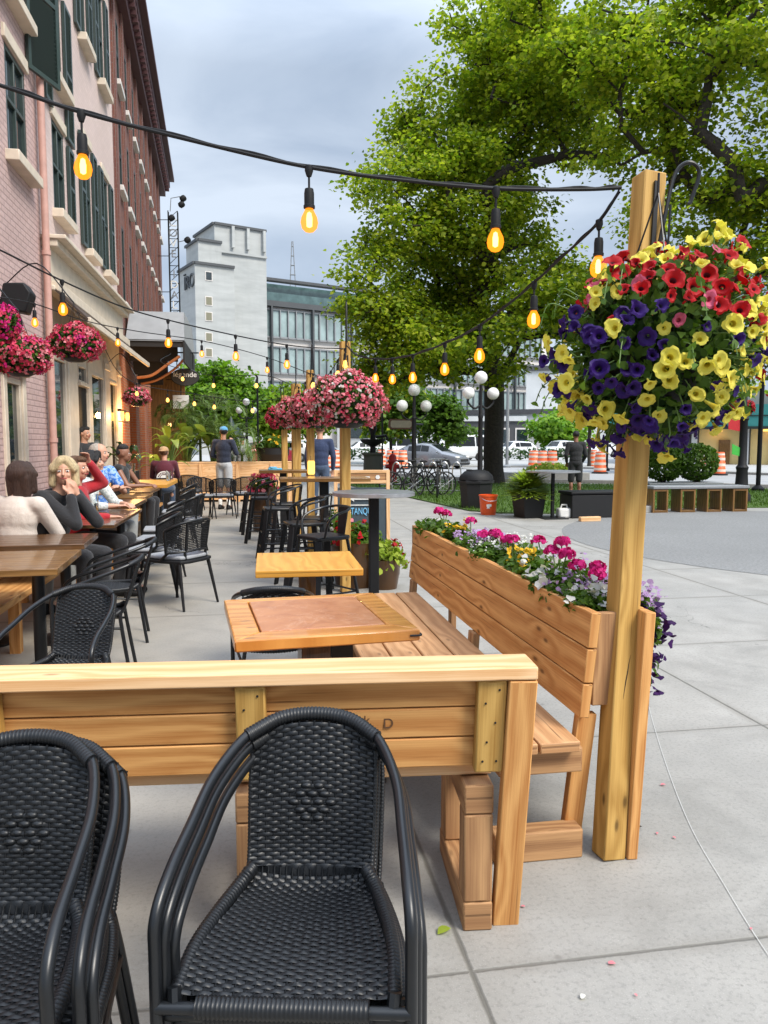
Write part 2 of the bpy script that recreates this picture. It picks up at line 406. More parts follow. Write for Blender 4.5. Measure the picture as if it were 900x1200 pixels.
# ================================================================ ground
def mat_ground():
    t = NT('plaza_concrete'); oc = t.n('ShaderNodeTexCoord').outputs['Object']
    big = t.noise(oc, .35, 5, .6); mid = t.noise(oc, 2.6, 6, .6, .4); fine = t.noise(oc, 60, 5, .7); grit = t.noise(oc, 260, 2, .6)
    col = t.ramp(mid, [(.25,(.25,.24,.217)),(.5,(.315,.303,.277)),(.8,(.38,.367,.338))])
    col = t.mix(t.ramp(big,[(.42,0.0),(.7,.4)]), col, (.22,.225,.22))
    col = t.mix(t.ramp(fine,[(.50,0.0),(.68,.55)]), col, (.17,.165,.155))
    stn = t.noise(oc, 1.1, 8, .72, 1.2); col = t.mix(t.ramp(stn,[(.52,0.0),(.66,.38)]), col, (.19,.185,.17))
    col = t.mix(t.ramp(grit,[(.60,0.0),(.70,.5)]), col, (.50,.49,.46))
    # warmer tone towards the terrace side
    sp = t.n('ShaderNodeSeparateXYZ'); t.l(oc, sp.inputs[0])
    warm = t.math('MULTIPLY', t.ramp(t.math('ADD', t.math('MULTIPLY', sp.outputs[0], .25), .5),[(.1,1.0),(.6,0.0)]), t.ramp(mid,[(.2,.35),(.8,.9)]))
    col = t.mix(warm, col, (.29,.245,.185))
    # stains
    vo = t.n('ShaderNodeTexVoronoi'); t.l(oc, vo.inputs['Vector']); vo.inputs['Scale'].default_value = 3.2
    col = t.mix(t.ramp(vo.outputs['Distance'],[(.03,.55),(.055,0.0)]), col, (.16,.15,.14))
    vo2 = t.n('ShaderNodeTexVoronoi'); t.l(oc, vo2.inputs['Vector']); vo2.inputs['Scale'].default_value = 9
    col = t.mix(t.ramp(vo2.outputs['Distance'],[(.02,.5),(.045,0.0)]), col, (.12,.11,.1))
    vc = t.n('ShaderNodeTexVoronoi', feature='DISTANCE_TO_EDGE'); dv = t.n('ShaderNodeVectorMath', operation='ADD'); t.l(oc, dv.inputs[0]); sn = t.n('ShaderNodeTexNoise'); t.l(oc, sn.inputs['Vector']); sn.inputs['Scale'].default_value = 2.4; sn.inputs['Detail'].default_value = 6; t.l(sn.outputs['Color'], dv.inputs[1]); t.l(dv.outputs[0], vc.inputs['Vector']); vc.inputs['Scale'].default_value = .42
    crk = t.math('MULTIPLY', t.ramp(vc.outputs['Distance'],[(.0012,1.0),(.0035,0.0)]), t.ramp(t.noise(oc,.5,2),[(.50,0.0),(.56,.8)]))
    col = t.mix(crk, col, (.09,.085,.075))
    # slab joints
    def joint(sock, off, per, w_):   # dirt gathers along each joint
        a = t.math('ADD', sock, off+1000*per); m = t.math('MODULO', a, per)
        d = t.math('MINIMUM', m, t.math('SUBTRACT', per, m))
        wob = t.math('MULTIPLY', t.math('SUBTRACT', t.noise(oc, 14, 3), .5), .008)
        return t.ramp(t.math('DIVIDE', t.math('ADD', d, wob), w_), [(.3,1.0),(1.0,0.0)])
    j1 = joint(sp.outputs[0], -.57, 2.0, .011); j2 = joint(sp.outputs[1], -3.48, 1.55, .009)
    j = t.math('MAXIMUM', j1, t.math('MULTIPLY', j2, .8))
    jd = t.math('MAXIMUM', joint(sp.outputs[0], -.57, 2.0, .06), joint(sp.outputs[1], -3.48, 1.55, .05)); col = t.mix(t.math('MULTIPLY', t.math('MULTIPLY', jd, .35), t.ramp(mid,[(.4,0.0),(.6,1.0)])), col, (.17,.155,.13))
    col = t.mix(t.math('MULTIPLY', j, .75), col, (.10,.095,.08))
    h = t.math('SUBTRACT', t.math('ADD', t.math('MULTIPLY', fine, .25), t.math('MULTIPLY', mid, .2)), t.math('MULTIPLY', j, 1.2))
    return t.bsdf(col, t.ramp(mid,[(.2,.6),(.8,.85)]), bump=h, bstr=.6, bdist=.006, spec=.3)
def sheet(name, pts, mat, z, kind='structure', t=0.0):
    m = MB()
    if t: m.prism([(p[0],p[1]) for p in pts], (0,0,z-t), (1,0,0), (0,1,0), (0,0,t))
    else: m.poly([(p[0],p[1],z) for p in pts])
    o = m.build(name, mat, smooth=False); o['kind'] = kind; return o
gm = MB(); gm.poly([(-400,-60,0),(600,-60,0),(600,700,0),(-400,700,0)]); g = gm.build('plaza_ground', mat_ground(), smooth=False); g['kind'] = 'structure'
def mat_asphalt(name, c, sc=45, contrast=.3):
    t = NT(name); oc = t.n('ShaderNodeTexCoord').outputs['Object']
    big = t.noise(oc, .5, 5, .6, .6); fine = t.noise(oc, sc, 5, .75)
    c = hx(c); col = t.ramp(fine,[(.3,tuple(x*(1-contrast) for x in c)),(.7,tuple(x*(1+contrast) for x in c))])
    col = t.mix(t.ramp(big,[(.35,0.0),(.7,.45)]), col, tuple(x*.72 for x in c))
    return t.bsdf(col, .85, bump=fine, bstr=.5, bdist=.01)
cp = [(9.55+4.85*math.cos(a), 10.3+4.75*math.sin(a)) for a in [2*PI*i/72 for i in range(72)]]
sheet('gravel_court_path', cp, mat_asphalt('court_gravel', (.205,.205,.20), 30, .4), .004)
near = [(-60,96),(-20,62),(2,40),(6.2,34.7),(8.6,28.6),(13,26.3),(17,22.4),(26,8),(40,-20)]
farl = [(-50,120),(-18,82),(4,51),(9,46.5),(17,45.0),(21.3,37),(25,27),(34,12),(52,-20)]
sheet('road', near+farl[::-1], mat_asphalt('road_asphalt', (.34,.34,.34), 12, .1), .006)
def kerb(name, line, off):
    m = MB()
    for a, b in zip(line[:-1], line[1:]):
        m.beam((a[0],a[1],.06),(b[0],b[1],.06), .16, .12)
    o = m.build(name, M_kerb, bevel=.01); o['kind'] = 'structure'
M_kerb = mat_plain('kerb_concrete', (.34,.33,.31), .85, scale=10)
kerb('kerb', near, 0); kerb('kerb', farl, 0)
# painted lane lines
lm = MB()
mid_l = [((a[0]+b[0])/2,(a[1]+b[1])/2) for a, b in zip(near, farl)]
for a, b in zip(mid_l[:-1], mid_l[1:]):
    A = Vector((*a,0)); B = Vector((*b,0)); L = (B-A).length; d = (B-A)/L; k = 0
    while k+2 < L:
        p = A+d*k; q = A+d*(k+2); s_ = Vector((-d.y,d.x,0))*.06
        lm.poly([(*(p-s_).xy,.010),(*(p+s_).xy,.010),(*(q+s_).xy,.010),(*(q-s_).xy,.010)]); k += 5
o = lm.build('road_marking', M['white'], smooth=False); o['kind'] = 'structure'
# lawn with a curved front edge and fine blades
gf = [(3.0,30.5),(3.4,24.5),(4.05,20.6),(4.35,17.8),(4.55,16.0),(5.0,15.3),(6.0,15.05),(7.6,15.3),(9.4,15.9),(12,15.6),(14.5,14.2),(18,11)]
gb = [(21,13.5),(16.2,21.6),(12.6,25.2),(8.2,27.2),(5.8,33.6),(3.6,34)]
def mat_lawn():
    t = NT('lawn_grass'); oc = t.n('ShaderNodeTexCoord').outputs['Object']
    a = t.noise(oc, 1.2, 5, .6); b = t.noise(oc, 55, 4, .7)
    c = t.ramp(b,[(.25,(.03,.065,.008)),(.75,(.1,.19,.02))]); c = t.mix(t.ramp(a,[(.4,0.0),(.7,.5)]), c, (.05,.09,.012))
    return t.bsdf(c, .8, bump=b, bstr=.9, bdist=.03)
lawn = sheet('lawn', gf+gb, mat_lawn(), .03, t=.028)
def inside(pt, poly):
    x, y = pt; c = False; n = len(poly)
    for i in range(n):
        x1, y1 = poly[i]; x2, y2 = poly[i-1]
        if (y1 > y) != (y2 > y) and x < (x2-x1)*(y-y1)/(y2-y1)+x1: c = not c
    return c
gp = gf+gb; pts = []
while len(pts) < 26000:
    p = (3+random.random()*14, 14+random.random()**1.3*18)
    if inside(p, gp): pts.append(p)
P = np.array([(x,y,.03) for x,y in pts]); n = len(P); a = rng.uniform(0,2*PI,n); h = rng.uniform(.03,.085,n); wd = .012
dx = np.stack([np.cos(a),np.sin(a),0*a],1)*wd; tip = P+np.stack([rng.normal(0,.02,n),rng.normal(0,.02,n),h],1)
V = np.stack([P-dx,P+dx,tip],1)
t = tag(quads_mesh('grass', V, mat_leaf('grass_blade', (.04,.09,.01), (.13,.23,.03)), k=3), 'short green lawn grass under the big maple trees', 'grass', kind='stuff')
# far pavement and parking ground beyond the road
sheet('pavement', [(farl[i][0],farl[i][1]) for i in range(len(farl))][::-1]+[(-80,150),(-40,260),(200,260),(200,-20)], mat_asphalt('far_pavement', (.38,.375,.36), 8, .1), .10)
# ================================================================ buildings on the left
FX = -2.9
M['pinkbrick'] = mat_brick('painted_pink_brick', (.56,.40,.37), (.50,.35,.32), (.42,.29,.27), .215, .075, bstr=.8, ms=.012)
M['pinksmooth'] = mat_brick('painted_pink_render', (.66,.52,.48), (.62,.485,.445), (.57,.45,.41), .215, .075, bstr=.35, ms=.008)
M['redbrick'] = mat_brick('red_brick', (.21,.07,.045), (.15,.045,.035), (.20,.14,.12), .22, .075, bstr=.6)
M['orangebrick'] = mat_brick('orange_brick', (.48,.14,.05), (.40,.10,.035), (.36,.22,.15), .2, .066, bstr=.6)
def wall(name, mat, parent, y0, y1, z0, z1, holes, x=FX, depth=.07, revmat=None, mats=None):
    """street-facing wall in the plane x, real openings with reveals"""
    m = MB(); ys = sorted({y0,y1}|{h[0] for h in holes}|{h[1] for h in holes}); zs = sorted({z0,z1}|{h[2] for h in holes}|{h[3] for h in holes})
    ys = [y for y in ys if y0 <= y <= y1]; zs = [z for z in zs if z0 <= z <= z1]
    for a, b in zip(ys[:-1], ys[1:]):
        for c, d in zip(zs[:-1], zs[1:]):
            my = (a+b)/2; mz = (c+d)/2
            if any(h[0] < my < h[1] and h[2] < mz < h[3] for h in holes): continue
            m._add([(x,a,c),(x,b,c),(x,b,d),(x,a,d)], [(0,1,2,3)], 0, [[(a,c),(b,c),(b,d),(a,d)]])
    for (a,b,c,d) in holes:
        q = x-depth
        for pts in ([(x,a,c),(x,a,d),(q,a,d),(q,a,c)], [(x,b,d),(x,b,c),(q,b,c),(q,b,d)], [(x,a,d),(x,b,d),(q,b,d),(q,a,d)], [(x,b,c),(x,a,c),(q,a,c),(q,b,c)]):
            m._add(pts, [(0,1,2,3)], 0, [[(p[1]+p[0],p[2]) for p in pts]])
    # back and ends
    m._add([(x-6,y0,z0),(x-6,y1,z0),(x-6,y1,z1),(x-6,y0,z1),(x,y0,z0),(x,y0,z1),(x,y1,z0),(x,y1,z1)], [(3,2,1,0),(0,4,5,3),(1,2,7,6),(3,5,7,2)], 0, [[(0,0)]*4, [(0,z0),(6,z0),(6,z1),(0,z1)], [(0,z0),(0,z1),(6,z1),(6,z0)], [(0,0)]*4])
    return m.build(name, mat, parent, smooth=False)
def window(parent, y0, y1, z0, z1, x=FX, frame='green_frame', glass='winglass', mull=True, arch=False, depth=.035, fw=.07):
    f = MB(); q = x-depth
    f.box((q,(y0+y1)/2,z1-fw/2),(.06,y1-y0,fw)); f.box((q,(y0+y1)/2,z0+fw/2),(.06,y1-y0,fw))
    f.box((q,y0+fw/2,(z0+z1)/2),(.06,fw,z1-z0-2*fw)); f.box((q,y1-fw/2,(z0+z1)/2),(.06,fw,z1-z0-2*fw))
    if mull:
        f.box((q+.002,(y0+y1)/2,(z0+z1)/2),(.05,.045,z1-z0-2*fw)); f.box((q+.004,(y0+y1)/2,z0+(z1-z0)*.52),(.05,y1-y0-2*fw,.05))
    fo = f.build('window', M[frame], parent, bevel=.006)
    p = MB(); p.box((q-.02,(y0+y1)/2,(z0+z1)/2),(.012,y1-y0-2*fw-.01,z1-z0-2*fw-.01)); p.build('pane', M[glass], fo, smooth=False)
    return fo
def sill(fo, y0, y1, z, x=FX, mat='cream', d=.16, h=.13):
    m = MB(); m.box((x+d/2-.04,(y0+y1)/2,z-h/2),(d+.08,y1-y0,h)); m.build('sill', M[mat], fo, bevel=.01)
def shutter(parent, y0, y1, z0, z1, x=FX, ang=0.0):
    """louvred shutter hinged at y0, opened by ang from the wall"""
    w_ = y1-y0; R = Matrix.Rotation(-ang, 3, 'Z'); o = Vector((x+.035,y0,0)); m = MB(); fw = .06
    def bx(cy, cz, sy, sz, t, mi=0, dx=0): m.box(o+R@Vector((dx,cy,0))+Vector((0,0,cz)), (t,sy,sz), -ang, mi)
    bx(w_/2, z0+fw/2, w_, fw, .045); bx(w_/2, z1-fw/2, w_, fw, .045); bx(fw/2, (z0+z1)/2, fw, z1-z0-2*fw, .045); bx(w_-fw/2, (z0+z1)/2, fw, z1-z0-2*fw, .045)
    bx(w_/2, (z0+z1)/2, w_-2*fw, fw, .045)
    n = int((z1-z0-2*fw)/.06)
    for i in range(n):
        c = o+R@Vector((0,w_/2,0)); c.z = z0+fw+.03+i*.06
        if abs(c.z-(z0+z1)/2) < .05: continue
        m.box(c, (.008,w_-2*fw-.005,.06), 0, 1, rot=R@Matrix.Rotation(.5,3,'Y'))
    return m.build('shutter', [M['green_frame'],M['green_paint']], parent, bevel=0)
pk = empty('pink_building', (0,0,0), 0, 'pink painted brick building with dark green shutters above the terrace', 'building')
wA = [(10.35,11.2,5.0,6.3),(12.55,13.3,4.95,6.3)]; wB = [(10.0,11.2,6.95,8.5),(12.55,13.35,6.95,8.4)]
wC = [(14.75,15.35,4.9,6.8),(16.45,17.1,4.9,6.8)]; wD = [(14.75,15.35,8.55,10.4),(16.45,17.1,8.55,10.4)]
wE = [(7.6,8.5,5.0,6.3),(7.6,8.5,6.95,8.5),(10.4,11.2,9.6,11.4),(12.55,13.3,9.6,11.4)]
g0 = [(9.8,10.45,.35,2.25)]
wall('wall', M['pinkbrick'], pk, 3.5, 11.75, 0, 16, [h for h in wA+wB+wE if h[1] < 11.7]+g0)
shop = [(11.95,12.85,.55,2.75),(13.75,14.42,.05,2.42),(13.75,14.42,2.5,2.78),(14.78,15.95,.55,2.75),(16.6,17.5,.55,2.75)]
wall('wall', M['pinksmooth'], pk, 11.75, 17.95, 4.33, 16, [h for h in wA+wB+wC+wD+wE if h[0] > 11.8])
wall('shop_front', M['cream'], pk, 11.75, 17.95, 0, 4.33, shop, depth=.06)
for h in wA+wB+wC+wD+wE:
    f = window(pk, *h); sill(f, h[0]-.12, h[1]+.12, h[2]); 
    m = MB(); m.box((FX+.01,(h[0]+h[1])/2,h[3]+.09),(.06,h[1]-h[0]+.16,.16)); m.build('lintel', M['cream'], f, bevel=.01)
for a in [(14.33,14.7,4.9,6.8),(15.4,15.77,4.9,6.8),(16.05,16.4,4.9,6.8),(17.15,17.5,4.9,6.8),(14.33,14.7,8.55,10.4),(15.4,15.77,8.55,10.4),(16.05,16.4,8.55,10.4),(17.15,17.5,8.55,10.4),
          (12.1,12.5,6.4,8.5),(13.42,13.88,6.3,8.4),(13.42,13.8,4.95,6.2)]: shutter(pk, *a)
shutter(pk, 11.25, 11.95, 6.4, 8.55, ang=.35); shutter(pk, 9.4, 9.95, 6.6, 8.5, ang=.25); shutter(pk, 11.25, 11.6, 9.6, 11.4)
# shop front trim
m = MB()
for (y, w_) in ((11.84,.16),(13.27,.62),(14.6,.26),(16.25,.5),(17.72,.34)):
    m.box((FX+.008,y,1.6),(.05,w_,3.1)); m.box((FX+.015,y,.28),(.07,w_+.04,.5)); m.box((FX+.015,y,2.98),(.08,w_+.05,.14))
m.box((FX+.02,14.08,2.46),(.08,.67,.07))
m.build('pilaster', M['cream'], pk, bevel=.012)
m = MB(); m.box((FX+.04,14.85,3.95),(.12,6.2,.56)); m.box((FX+.10,14.85,4.27),(.24,6.28,.10)); m.box((FX+.16,14.85,4.35),(.36,6.34,.06)); m.box((FX+.07,14.85,3.66),(.16,6.2,.07))
m.build('cornice', M['cream'], pk, bevel=.012)
for h in shop[:1]+shop[3:]: window(pk, *h, frame='cream', mull=False, depth=.012, fw=.05)
window(pk, *shop[2], frame='cream', mull=False, depth=.02, fw=.03)
d = MB(); d.box((FX-.035,14.085,1.235),(.05,.66,2.36)); dd = d.build('door', M['matblk'], pk, bevel=.005)
d = MB(); d.tube([(FX-.01,14.3,1.0),(FX+.02,14.3,1.0),(FX+.02,14.3,1.35),(FX-.01,14.3,1.35)],.012); d.build('handle', M['steel'], dd)
window(pk, *g0[0], frame='cream', mull=False, depth=.02); m = MB()
m.box((FX+.01,9.75,1.3),(.05,.12,2.2)); m.box((FX+.01,10.52,1.3),(.05,.14,2.2)); m.box((FX+.04,10.13,2.36),(.11,.95,.14)); m.build('window_surround', M['cream'], pk, bevel=.008)
m = MB(); m.tube([(FX+.09,11.62,.05),(FX+.09,11.62,15.5)],.05,12)
for z in (1.5,4.1,6.6,9.2): m.tube([(FX+.09,11.62,z-.03),(FX+.09,11.62,z+.03)],.062,12)
m.build('drainpipe', M['pinkplain'], pk)
m = MB()   # arched shop-sign surround beside the pipe and the cornice of the roof corner
m.box((FX+.14,17.9,11.6),(.5,.5,.35)); m.box((FX+.1,17.9,11.2),(.3,.4,.4)); m.build('corner_cornice', M['white'], pk, bevel=.02)
# retractable awning on the shop front: a thing fixed to the wall but a part of it
aw = MB(); a0, a1 = Vector((FX+.06,9.6,3.74)), Vector((-2.32,9.6,3.22))
aw._add([(FX+.06,11.8,3.74),(-2.32,11.8,3.25),(-2.32,18.2,3.25),(FX+.06,18.2,3.74),(FX+.06,11.8,3.70),(-2.32,11.8,3.21),(-2.32,18.2,3.21),(FX+.06,18.2,3.70)], [(0,1,2,3),(7,6,5,4),(0,4,5,1),(3,2,6,7)])
awn = aw.build('awning', mat_plain('brown_awning_cloth', (.06,.04,.03), .9), pk, smooth=False)
m = MB(); m.box((-2.31,15,3.22),(.05,6.4,.09)); m.box((FX+.12,15,3.69),(.16,6.4,.14)); m.build('front_bar', M['cream'], awn, bevel=.01)
for y in (12.3,15,17.6):
    m = MB(); m.tube([(FX+.1,y,3.6),(-2.62,y+.25,3.42),(-2.33,y,3.2)],.022,6); m.ell((-2.62,y+.25,3.42),.04,8)
    m.build('folding_arm', M['white'], awn)
# red brick building beyond, turned slightly
rb = empty('red_brick_building', (FX,18.0,0), math.radians(2.7), 'tall dark red brick building with narrow windows beyond the pink one', 'building')
RL = 15.6; holes = []
for fl, (z0, z1) in enumerate([(4.7,6.5),(7.3,8.9),(9.6,11.1)]):
    for k in range(9): holes.append((.8+k*1.68, 1.55+k*1.68, z0, z1))
gh = [(1.7,3.3,.3,3.0),(4.2,5.8,.3,3.0),(7,8.6,.3,3.0),(10,12,.3,3.0)]
wall('wall', M['redbrick'], rb, 0, RL, 3.45, 12.4, holes, x=0, depth=.06)
wall('ground_floor_wall', M['orangebrick'], rb, 0, RL, 0, 3.45, gh, x=0, depth=.3)
for h in holes:
    f = window(rb, *h, x=0, frame='green_paint', mull=True, depth=.03, fw=.06); sill(f, h[0]-.08, h[1]+.08, h[2], x=0, mat='white', d=.12, h=.12)
for h in gh: window(rb, *h, x=0, frame='matblk', mull=True, depth=.25)
m = MB()
for i in range(9): m.box((.03,.36+i*1.68,7.6),(.06,.34,8.2))
m.build('brick_pier', M['redbrick'], rb, bevel=0, smooth=False)
m = MB(); m.box((.18,RL/2+.1,12.15),(.42,RL+.5,.28)); m.box((.1,RL/2,11.78),(.24,RL+.2,.4)); m.box((.26,RL/2+.15,12.37),(.6,RL+.7,.14))
for i in range(46): m.box((.24,.3+i*.34,11.9),(.26,.13,.24))
m.build('roof_cornice', mat_plain('oxblood_paint', (.07,.02,.022), .6), rb, bevel=.01)
m = MB()
for i in range(14): m.box((.35,6.2+i*.55,1.75),(.09,.16,3.3), mi=i%2)
m.build('striped_screen', [M['white'],mat_plain('maroon_slat', (.09,.02,.02), .6)], rb, bevel=.01)
# dark canopy over the restaurant entrance, hipped towards the street
cn = empty('canopy', (-2.88,18.75,0), 0, 'dark grey hipped entrance canopy on the red brick building', 'canopy')
cg = mat_plain('grey_canopy_cloth', (.27,.275,.28), .6, scale=3, bstr=.2); cb = mat_plain('black_canopy_cloth', (.015,.014,.014), .8)
m = MB(); X1 = 1.32
vs = [(0,0,3.86),(X1,0,3.86),(X1-.06,.75,4.62),(0,.75,4.62),(X1,3.2,3.86),(X1-.06,3.2,4.62),(0,3.2,4.62)]
m._add(vs, [(0,1,2,3),(1,4,5,2),(3,2,5,6)]); m._add([(x,y,z-.03) for x,y,z in vs], [(3,2,1,0),(2,5,4,1),(6,5,2,3)])
m.build('canopy_cover', cg, cn, smooth=False)
m = MB()
m.box((X1/2,.05,3.78),(X1,.04,.16)); m.box((X1-.02,1.6,3.6),(.04,3.2,.5)); m.box((X1/2-.1,.5,3.62),(X1-.2,.05,.42)); m.box((X1/2-.25,1.1,3.4),(X1-.5,.06,.5)); m.box((X1/2-.35,1.8,3.25),(X1-.7,.06,.6))
m.build('canopy_valance', cb, cn, bevel=0)
m = MB(); m.box((.62,2.9,1.75),(.9,.1,3.2)); m.build('entrance_wall', M['brwood'], cn)
m = MB(); 
m.tube(curve([(.2,.3,3.0),(.55,.2,3.06),(.9,.15,3.3),(1.2,.1,3.5)],5),.035,8); m.tube(curve([(.2,.9,2.9),(.6,.8,3.0),(1.0,.75,3.25),(1.25,.7,3.5)],5),.03,8); m.build('support', mat_plain('copper_paint', (.30,.11,.04), .5), cn)
# letters on signs
def text_mesh(name, s, mat, parent, loc, size, rot, ext=.006, align='CENTER', sx=1.0):
    c = bpy.data.curves.new(name, 'FONT'); c.body = s; c.size = size; c.extrude = ext; c.align_x = align; c.align_y = 'CENTER'; c.space_line = .85
    o = bpy.data.objects.new(name, c); COL.objects.link(o)
    dg = bpy.context.evaluated_depsgraph_get(); me = bpy.data.meshes.new_from_object(o.evaluated_get(dg))
    bpy.data.objects.remove(o); me.materials.clear(); me.materials.append(mat)
    t = put(bpy.data.objects.new(name, me), parent); t.location = loc; t.rotation_euler = rot; t.scale = (sx,1,1); return t
wl = mat_plain('white_letter', (.75,.75,.72), .5)
sg = empty('hanging_sign', (0,0,0), 0, 'black oval hanging sign with white script letters under the canopy', 'sign')
c = on_y(217,442,20.5)
m = MB(); m.lathe([(.0001,-.03),(.34,-.03),(.36,0),(.34,.03),(.0001,.03)], 40, c, 0, Matrix.Rotation(PI/2,3,'X'), 1.0, .62); m.build('board', mat_plain('black_sign_board', (.02,.022,.022), .5), sg)
text_mesh('lettering', 'légende', wl, sg, c+Vector((0,-.036,.06)), .19, (PI/2,0,0)); 
m = MB(); m.tube([c+Vector((-.2,0,.2)),c+Vector((-.2,0,.62))],.012,6); m.tube([c+Vector((.2,0,.2)),c+Vector((.2,0,.62))],.012,6); m.tube([c+Vector((-.9,0,.62)),c+Vector((.35,0,.62))],.018,6); m.build('bracket', M['black'], sg)
s2 = empty('menu_sign', (0,0,0), 0, 'small white sign panel with thin script below the black oval sign', 'sign')
c = on_y(212,471,21.5); m = MB(); m.box(c,(.42,.03,.36)); m.build('board', M['globe'], s2, bevel=.005)
m = MB(); m.tube(curve([c+Vector((-.12,-.02,.04)),c+Vector((-.02,-.02,-.02)),c+Vector((.06,-.02,.03)),c+Vector((.15,-.02,0))],5),.006,5); m.tube([c+Vector((-.1,-.02,.09)),c+Vector((.02,-.02,.09))],.005,5); m.build('lettering', M['galv'], s2)
m = MB(); m.tube([c+Vector((0,.02,.15)),c+Vector((0,.02,.6)),c+Vector((-1.2,.3,.6))],.012,6); m.build('bracket', M['black'], s2)
# tall vertical sign on the brick wall
vs_ = empty('vertical_sign', (0,0,0), 0, 'tall narrow vertical sign in an open black frame on the red brick wall', 'sign')
b = on_y(204,365,30.5); tp_ = on_y(204,248,30.5); zt = tp_.z; zb = b.z-.6; cx = (b.x+tp_.x)/2; m = MB()
for dx in (-.17,.17):
    for dy in (-.1,.1): m.tube([(cx+dx,30.5+dy,zb),(cx+dx,30.5+dy,zt)],.022,6)
k = 0; z = zb
while z < zt: m.tube([(cx-.17,30.4,z),(cx+.17,30.4,min(zt,z+.33))],.012,5); m.tube([(cx-.17,30.5,z),(cx-.75,30.6,z)] if k%4==0 else [(cx-.17,30.6,z),(cx+.17,30.6,z)],.015,5); z += .33; k += 1
m.build('frame', M['black'], vs_)
for i, ch in enumerate('COVE IDALE'):
    if ch == ' ': continue
    text_mesh('lettering', ch, M['galv'] if i%2 else wl, vs_, (cx,30.37,zt-.45-i*(zt-zb-.5)/10), .4, (PI/2,0,0), .02)
m = MB(); m.tube([(cx-.1,30.5,zt),(cx-.05,30.4,zt+.45),(cx+.3,30.3,zt+.5)],.015,5); m.tube([(cx+.17,30.5,zt-1.1),(cx+.45,30.4,zt-1.05)],.015,5); m.build('lamp_arm', M['galv'], vs_)
for p in ((cx+.38,30.3,zt+.42),(cx+.32,30.3,zt+.2),(cx+.5,30.4,zt-1.05),(cx-.05,30.3,zt-.3)):
    m = MB(); m.lathe([(.04,-.1),(.11,-.06),(.12,.06),(.09,.12),(.03,.14)], 10, p, 0, Matrix.Rotation(.9,3,'Y')); m.build('spotlight', M['matblk'], vs_)
# speaker on the brick, bracketed
sp_ = empty('loudspeaker', (0,0,0), 0, 'black outdoor loudspeaker on a bracket beside the drainpipe', 'loudspeaker')
m = MB(); c = on_y(21,350,9.3)
m.prism([(-.17,-.12),(.1,-.17),(.17,.05),(.1,.16),(-.12,.15)], c+Vector((0,.12,0)), (1,0,0), (0,0,1), (0,-.24,0)); m.build('cabinet', M['matblk'], sp_, bevel=.02)
m = MB(); m.tube([c+Vector((-.1,.05,0)),(FX,c.y+.1,c.z-.02)],.02,8); m.tube([c+Vector((0,0,-.15)),c+Vector((.03,.02,-.3))],.012,6); m.build('bracket', M['black'], sp_)
# street-lamp style wall lights glowing on the pilasters
for i, (px, py, y, lb) in enumerate([(142,515,18.0,'warm lit wall lamp on the orange brick pillar behind the diners'),(133,505,17.3,'warm lit wall lamp on the last cream pilaster of the shop front')]):
    t = empty('wall_lamp', (0,0,0), 0, lb, 'wall lamp'); z = 2.05
    m = MB(); m.box((FX+.06+.02*i,y,z+.12),(.08,.09,.05)); m.box((FX+.1,y,z-.12),(.1,.09,.02)); m.build('bracket', M['black'], t)
    m = MB(); m.lathe([(.035,-.09),(.045,0),(.035,.09)],10,(FX+.13,y,z)); m.build('lamp_glass', M['bulb_far'], t)
    L = bpy.data.lights.new('wall_lamp_light','POINT'); L.energy = 22; L.color = (1,.55,.2); L.shadow_soft_size = .06; lo = put(bpy.data.objects.new('wall_lamp_light', L), t); lo.location = (FX+.3,y,z)

# ================================================================ far white building and glass block
conc = NT('board_marked_concrete'); oc = conc.n('ShaderNodeTexCoord').outputs['Object']
a_ = conc.noise(conc.mapv(oc,(.25,.25,1.3)),1,5,.6); b_ = conc.noise(conc.mapv(oc,(1.5,1.5,.15)),1,4,.6)
cc = conc.ramp(a_,[(.3,(.34,.355,.35)),(.7,(.45,.465,.455))]); cc = conc.mix(conc.ramp(b_,[(.5,0.0),(.8,.5)]), cc, (.34,.35,.34))
bk = conc.n('ShaderNodeTexBrick'); conc.l(conc.mapv(oc,(1,1,1),(0,0,0),(PI/2,0,.5)), bk.inputs['Vector']); bk.inputs['Scale'].default_value = 1; bk.inputs['Brick Width'].default_value = 2.4; bk.inputs['Row Height'].default_value = 1.2; bk.inputs['Mortar Size'].default_value = .03
cc = conc.mix(0.0, cc, (.25,.26,.26)); M['farconc'] = conc.bsdf(cc, .85)
M['darktrim'] = mat_plain('dark_roof_trim', (.06,.065,.07), .6, scale=.5)
RD = Vector((5.7,3.6,0)).normalized(); LD = Vector((-RD.y,RD.x,0))
# rotate the directions by the camera's yaw into the world
Rz = Matrix.Rotation(-YAW,3,'Z'); RD = Rz@RD; LD = Rz@LD
tw = empty('office_tower', (0,0,0), 0, 'pale concrete tower with stepped top far down the street', 'building')
def tower(px, py, d, ll, rl, part):
    c = far(px, py, d); z = c.z; c.z = 0; m = MB()
    q = [c, c+RD*rl, c+RD*rl+LD*ll, c+LD*ll]
    m._add([(*p.xy,0) for p in q]+[(*p.xy,z) for p in q], [(0,1,5,4),(1,2,6,5),(2,3,7,6),(3,0,4,7),(4,5,6,7)])
    o = m.build(part, M['farconc'], tw, smooth=False)
    m = MB(); e = .15
    for a, b2 in ((c, c+RD*rl),(c, c+LD*ll)): m.beam((*a.xy,z+.05),(*b2.xy,z+.05), .5, .3)
    m.build('parapet', M['darktrim'], tw); return c, z
tower(251,262,100,7.5,6.9,'tower_wall'); tower(232,281,99,4.6,3.0,'tower_wall'); c3, z3 = tower(228,308,97,6.2,5.0,'tower_wall')
m = MB()   # small stair windows on the right-hand face of the lowest block
Nrm = -LD
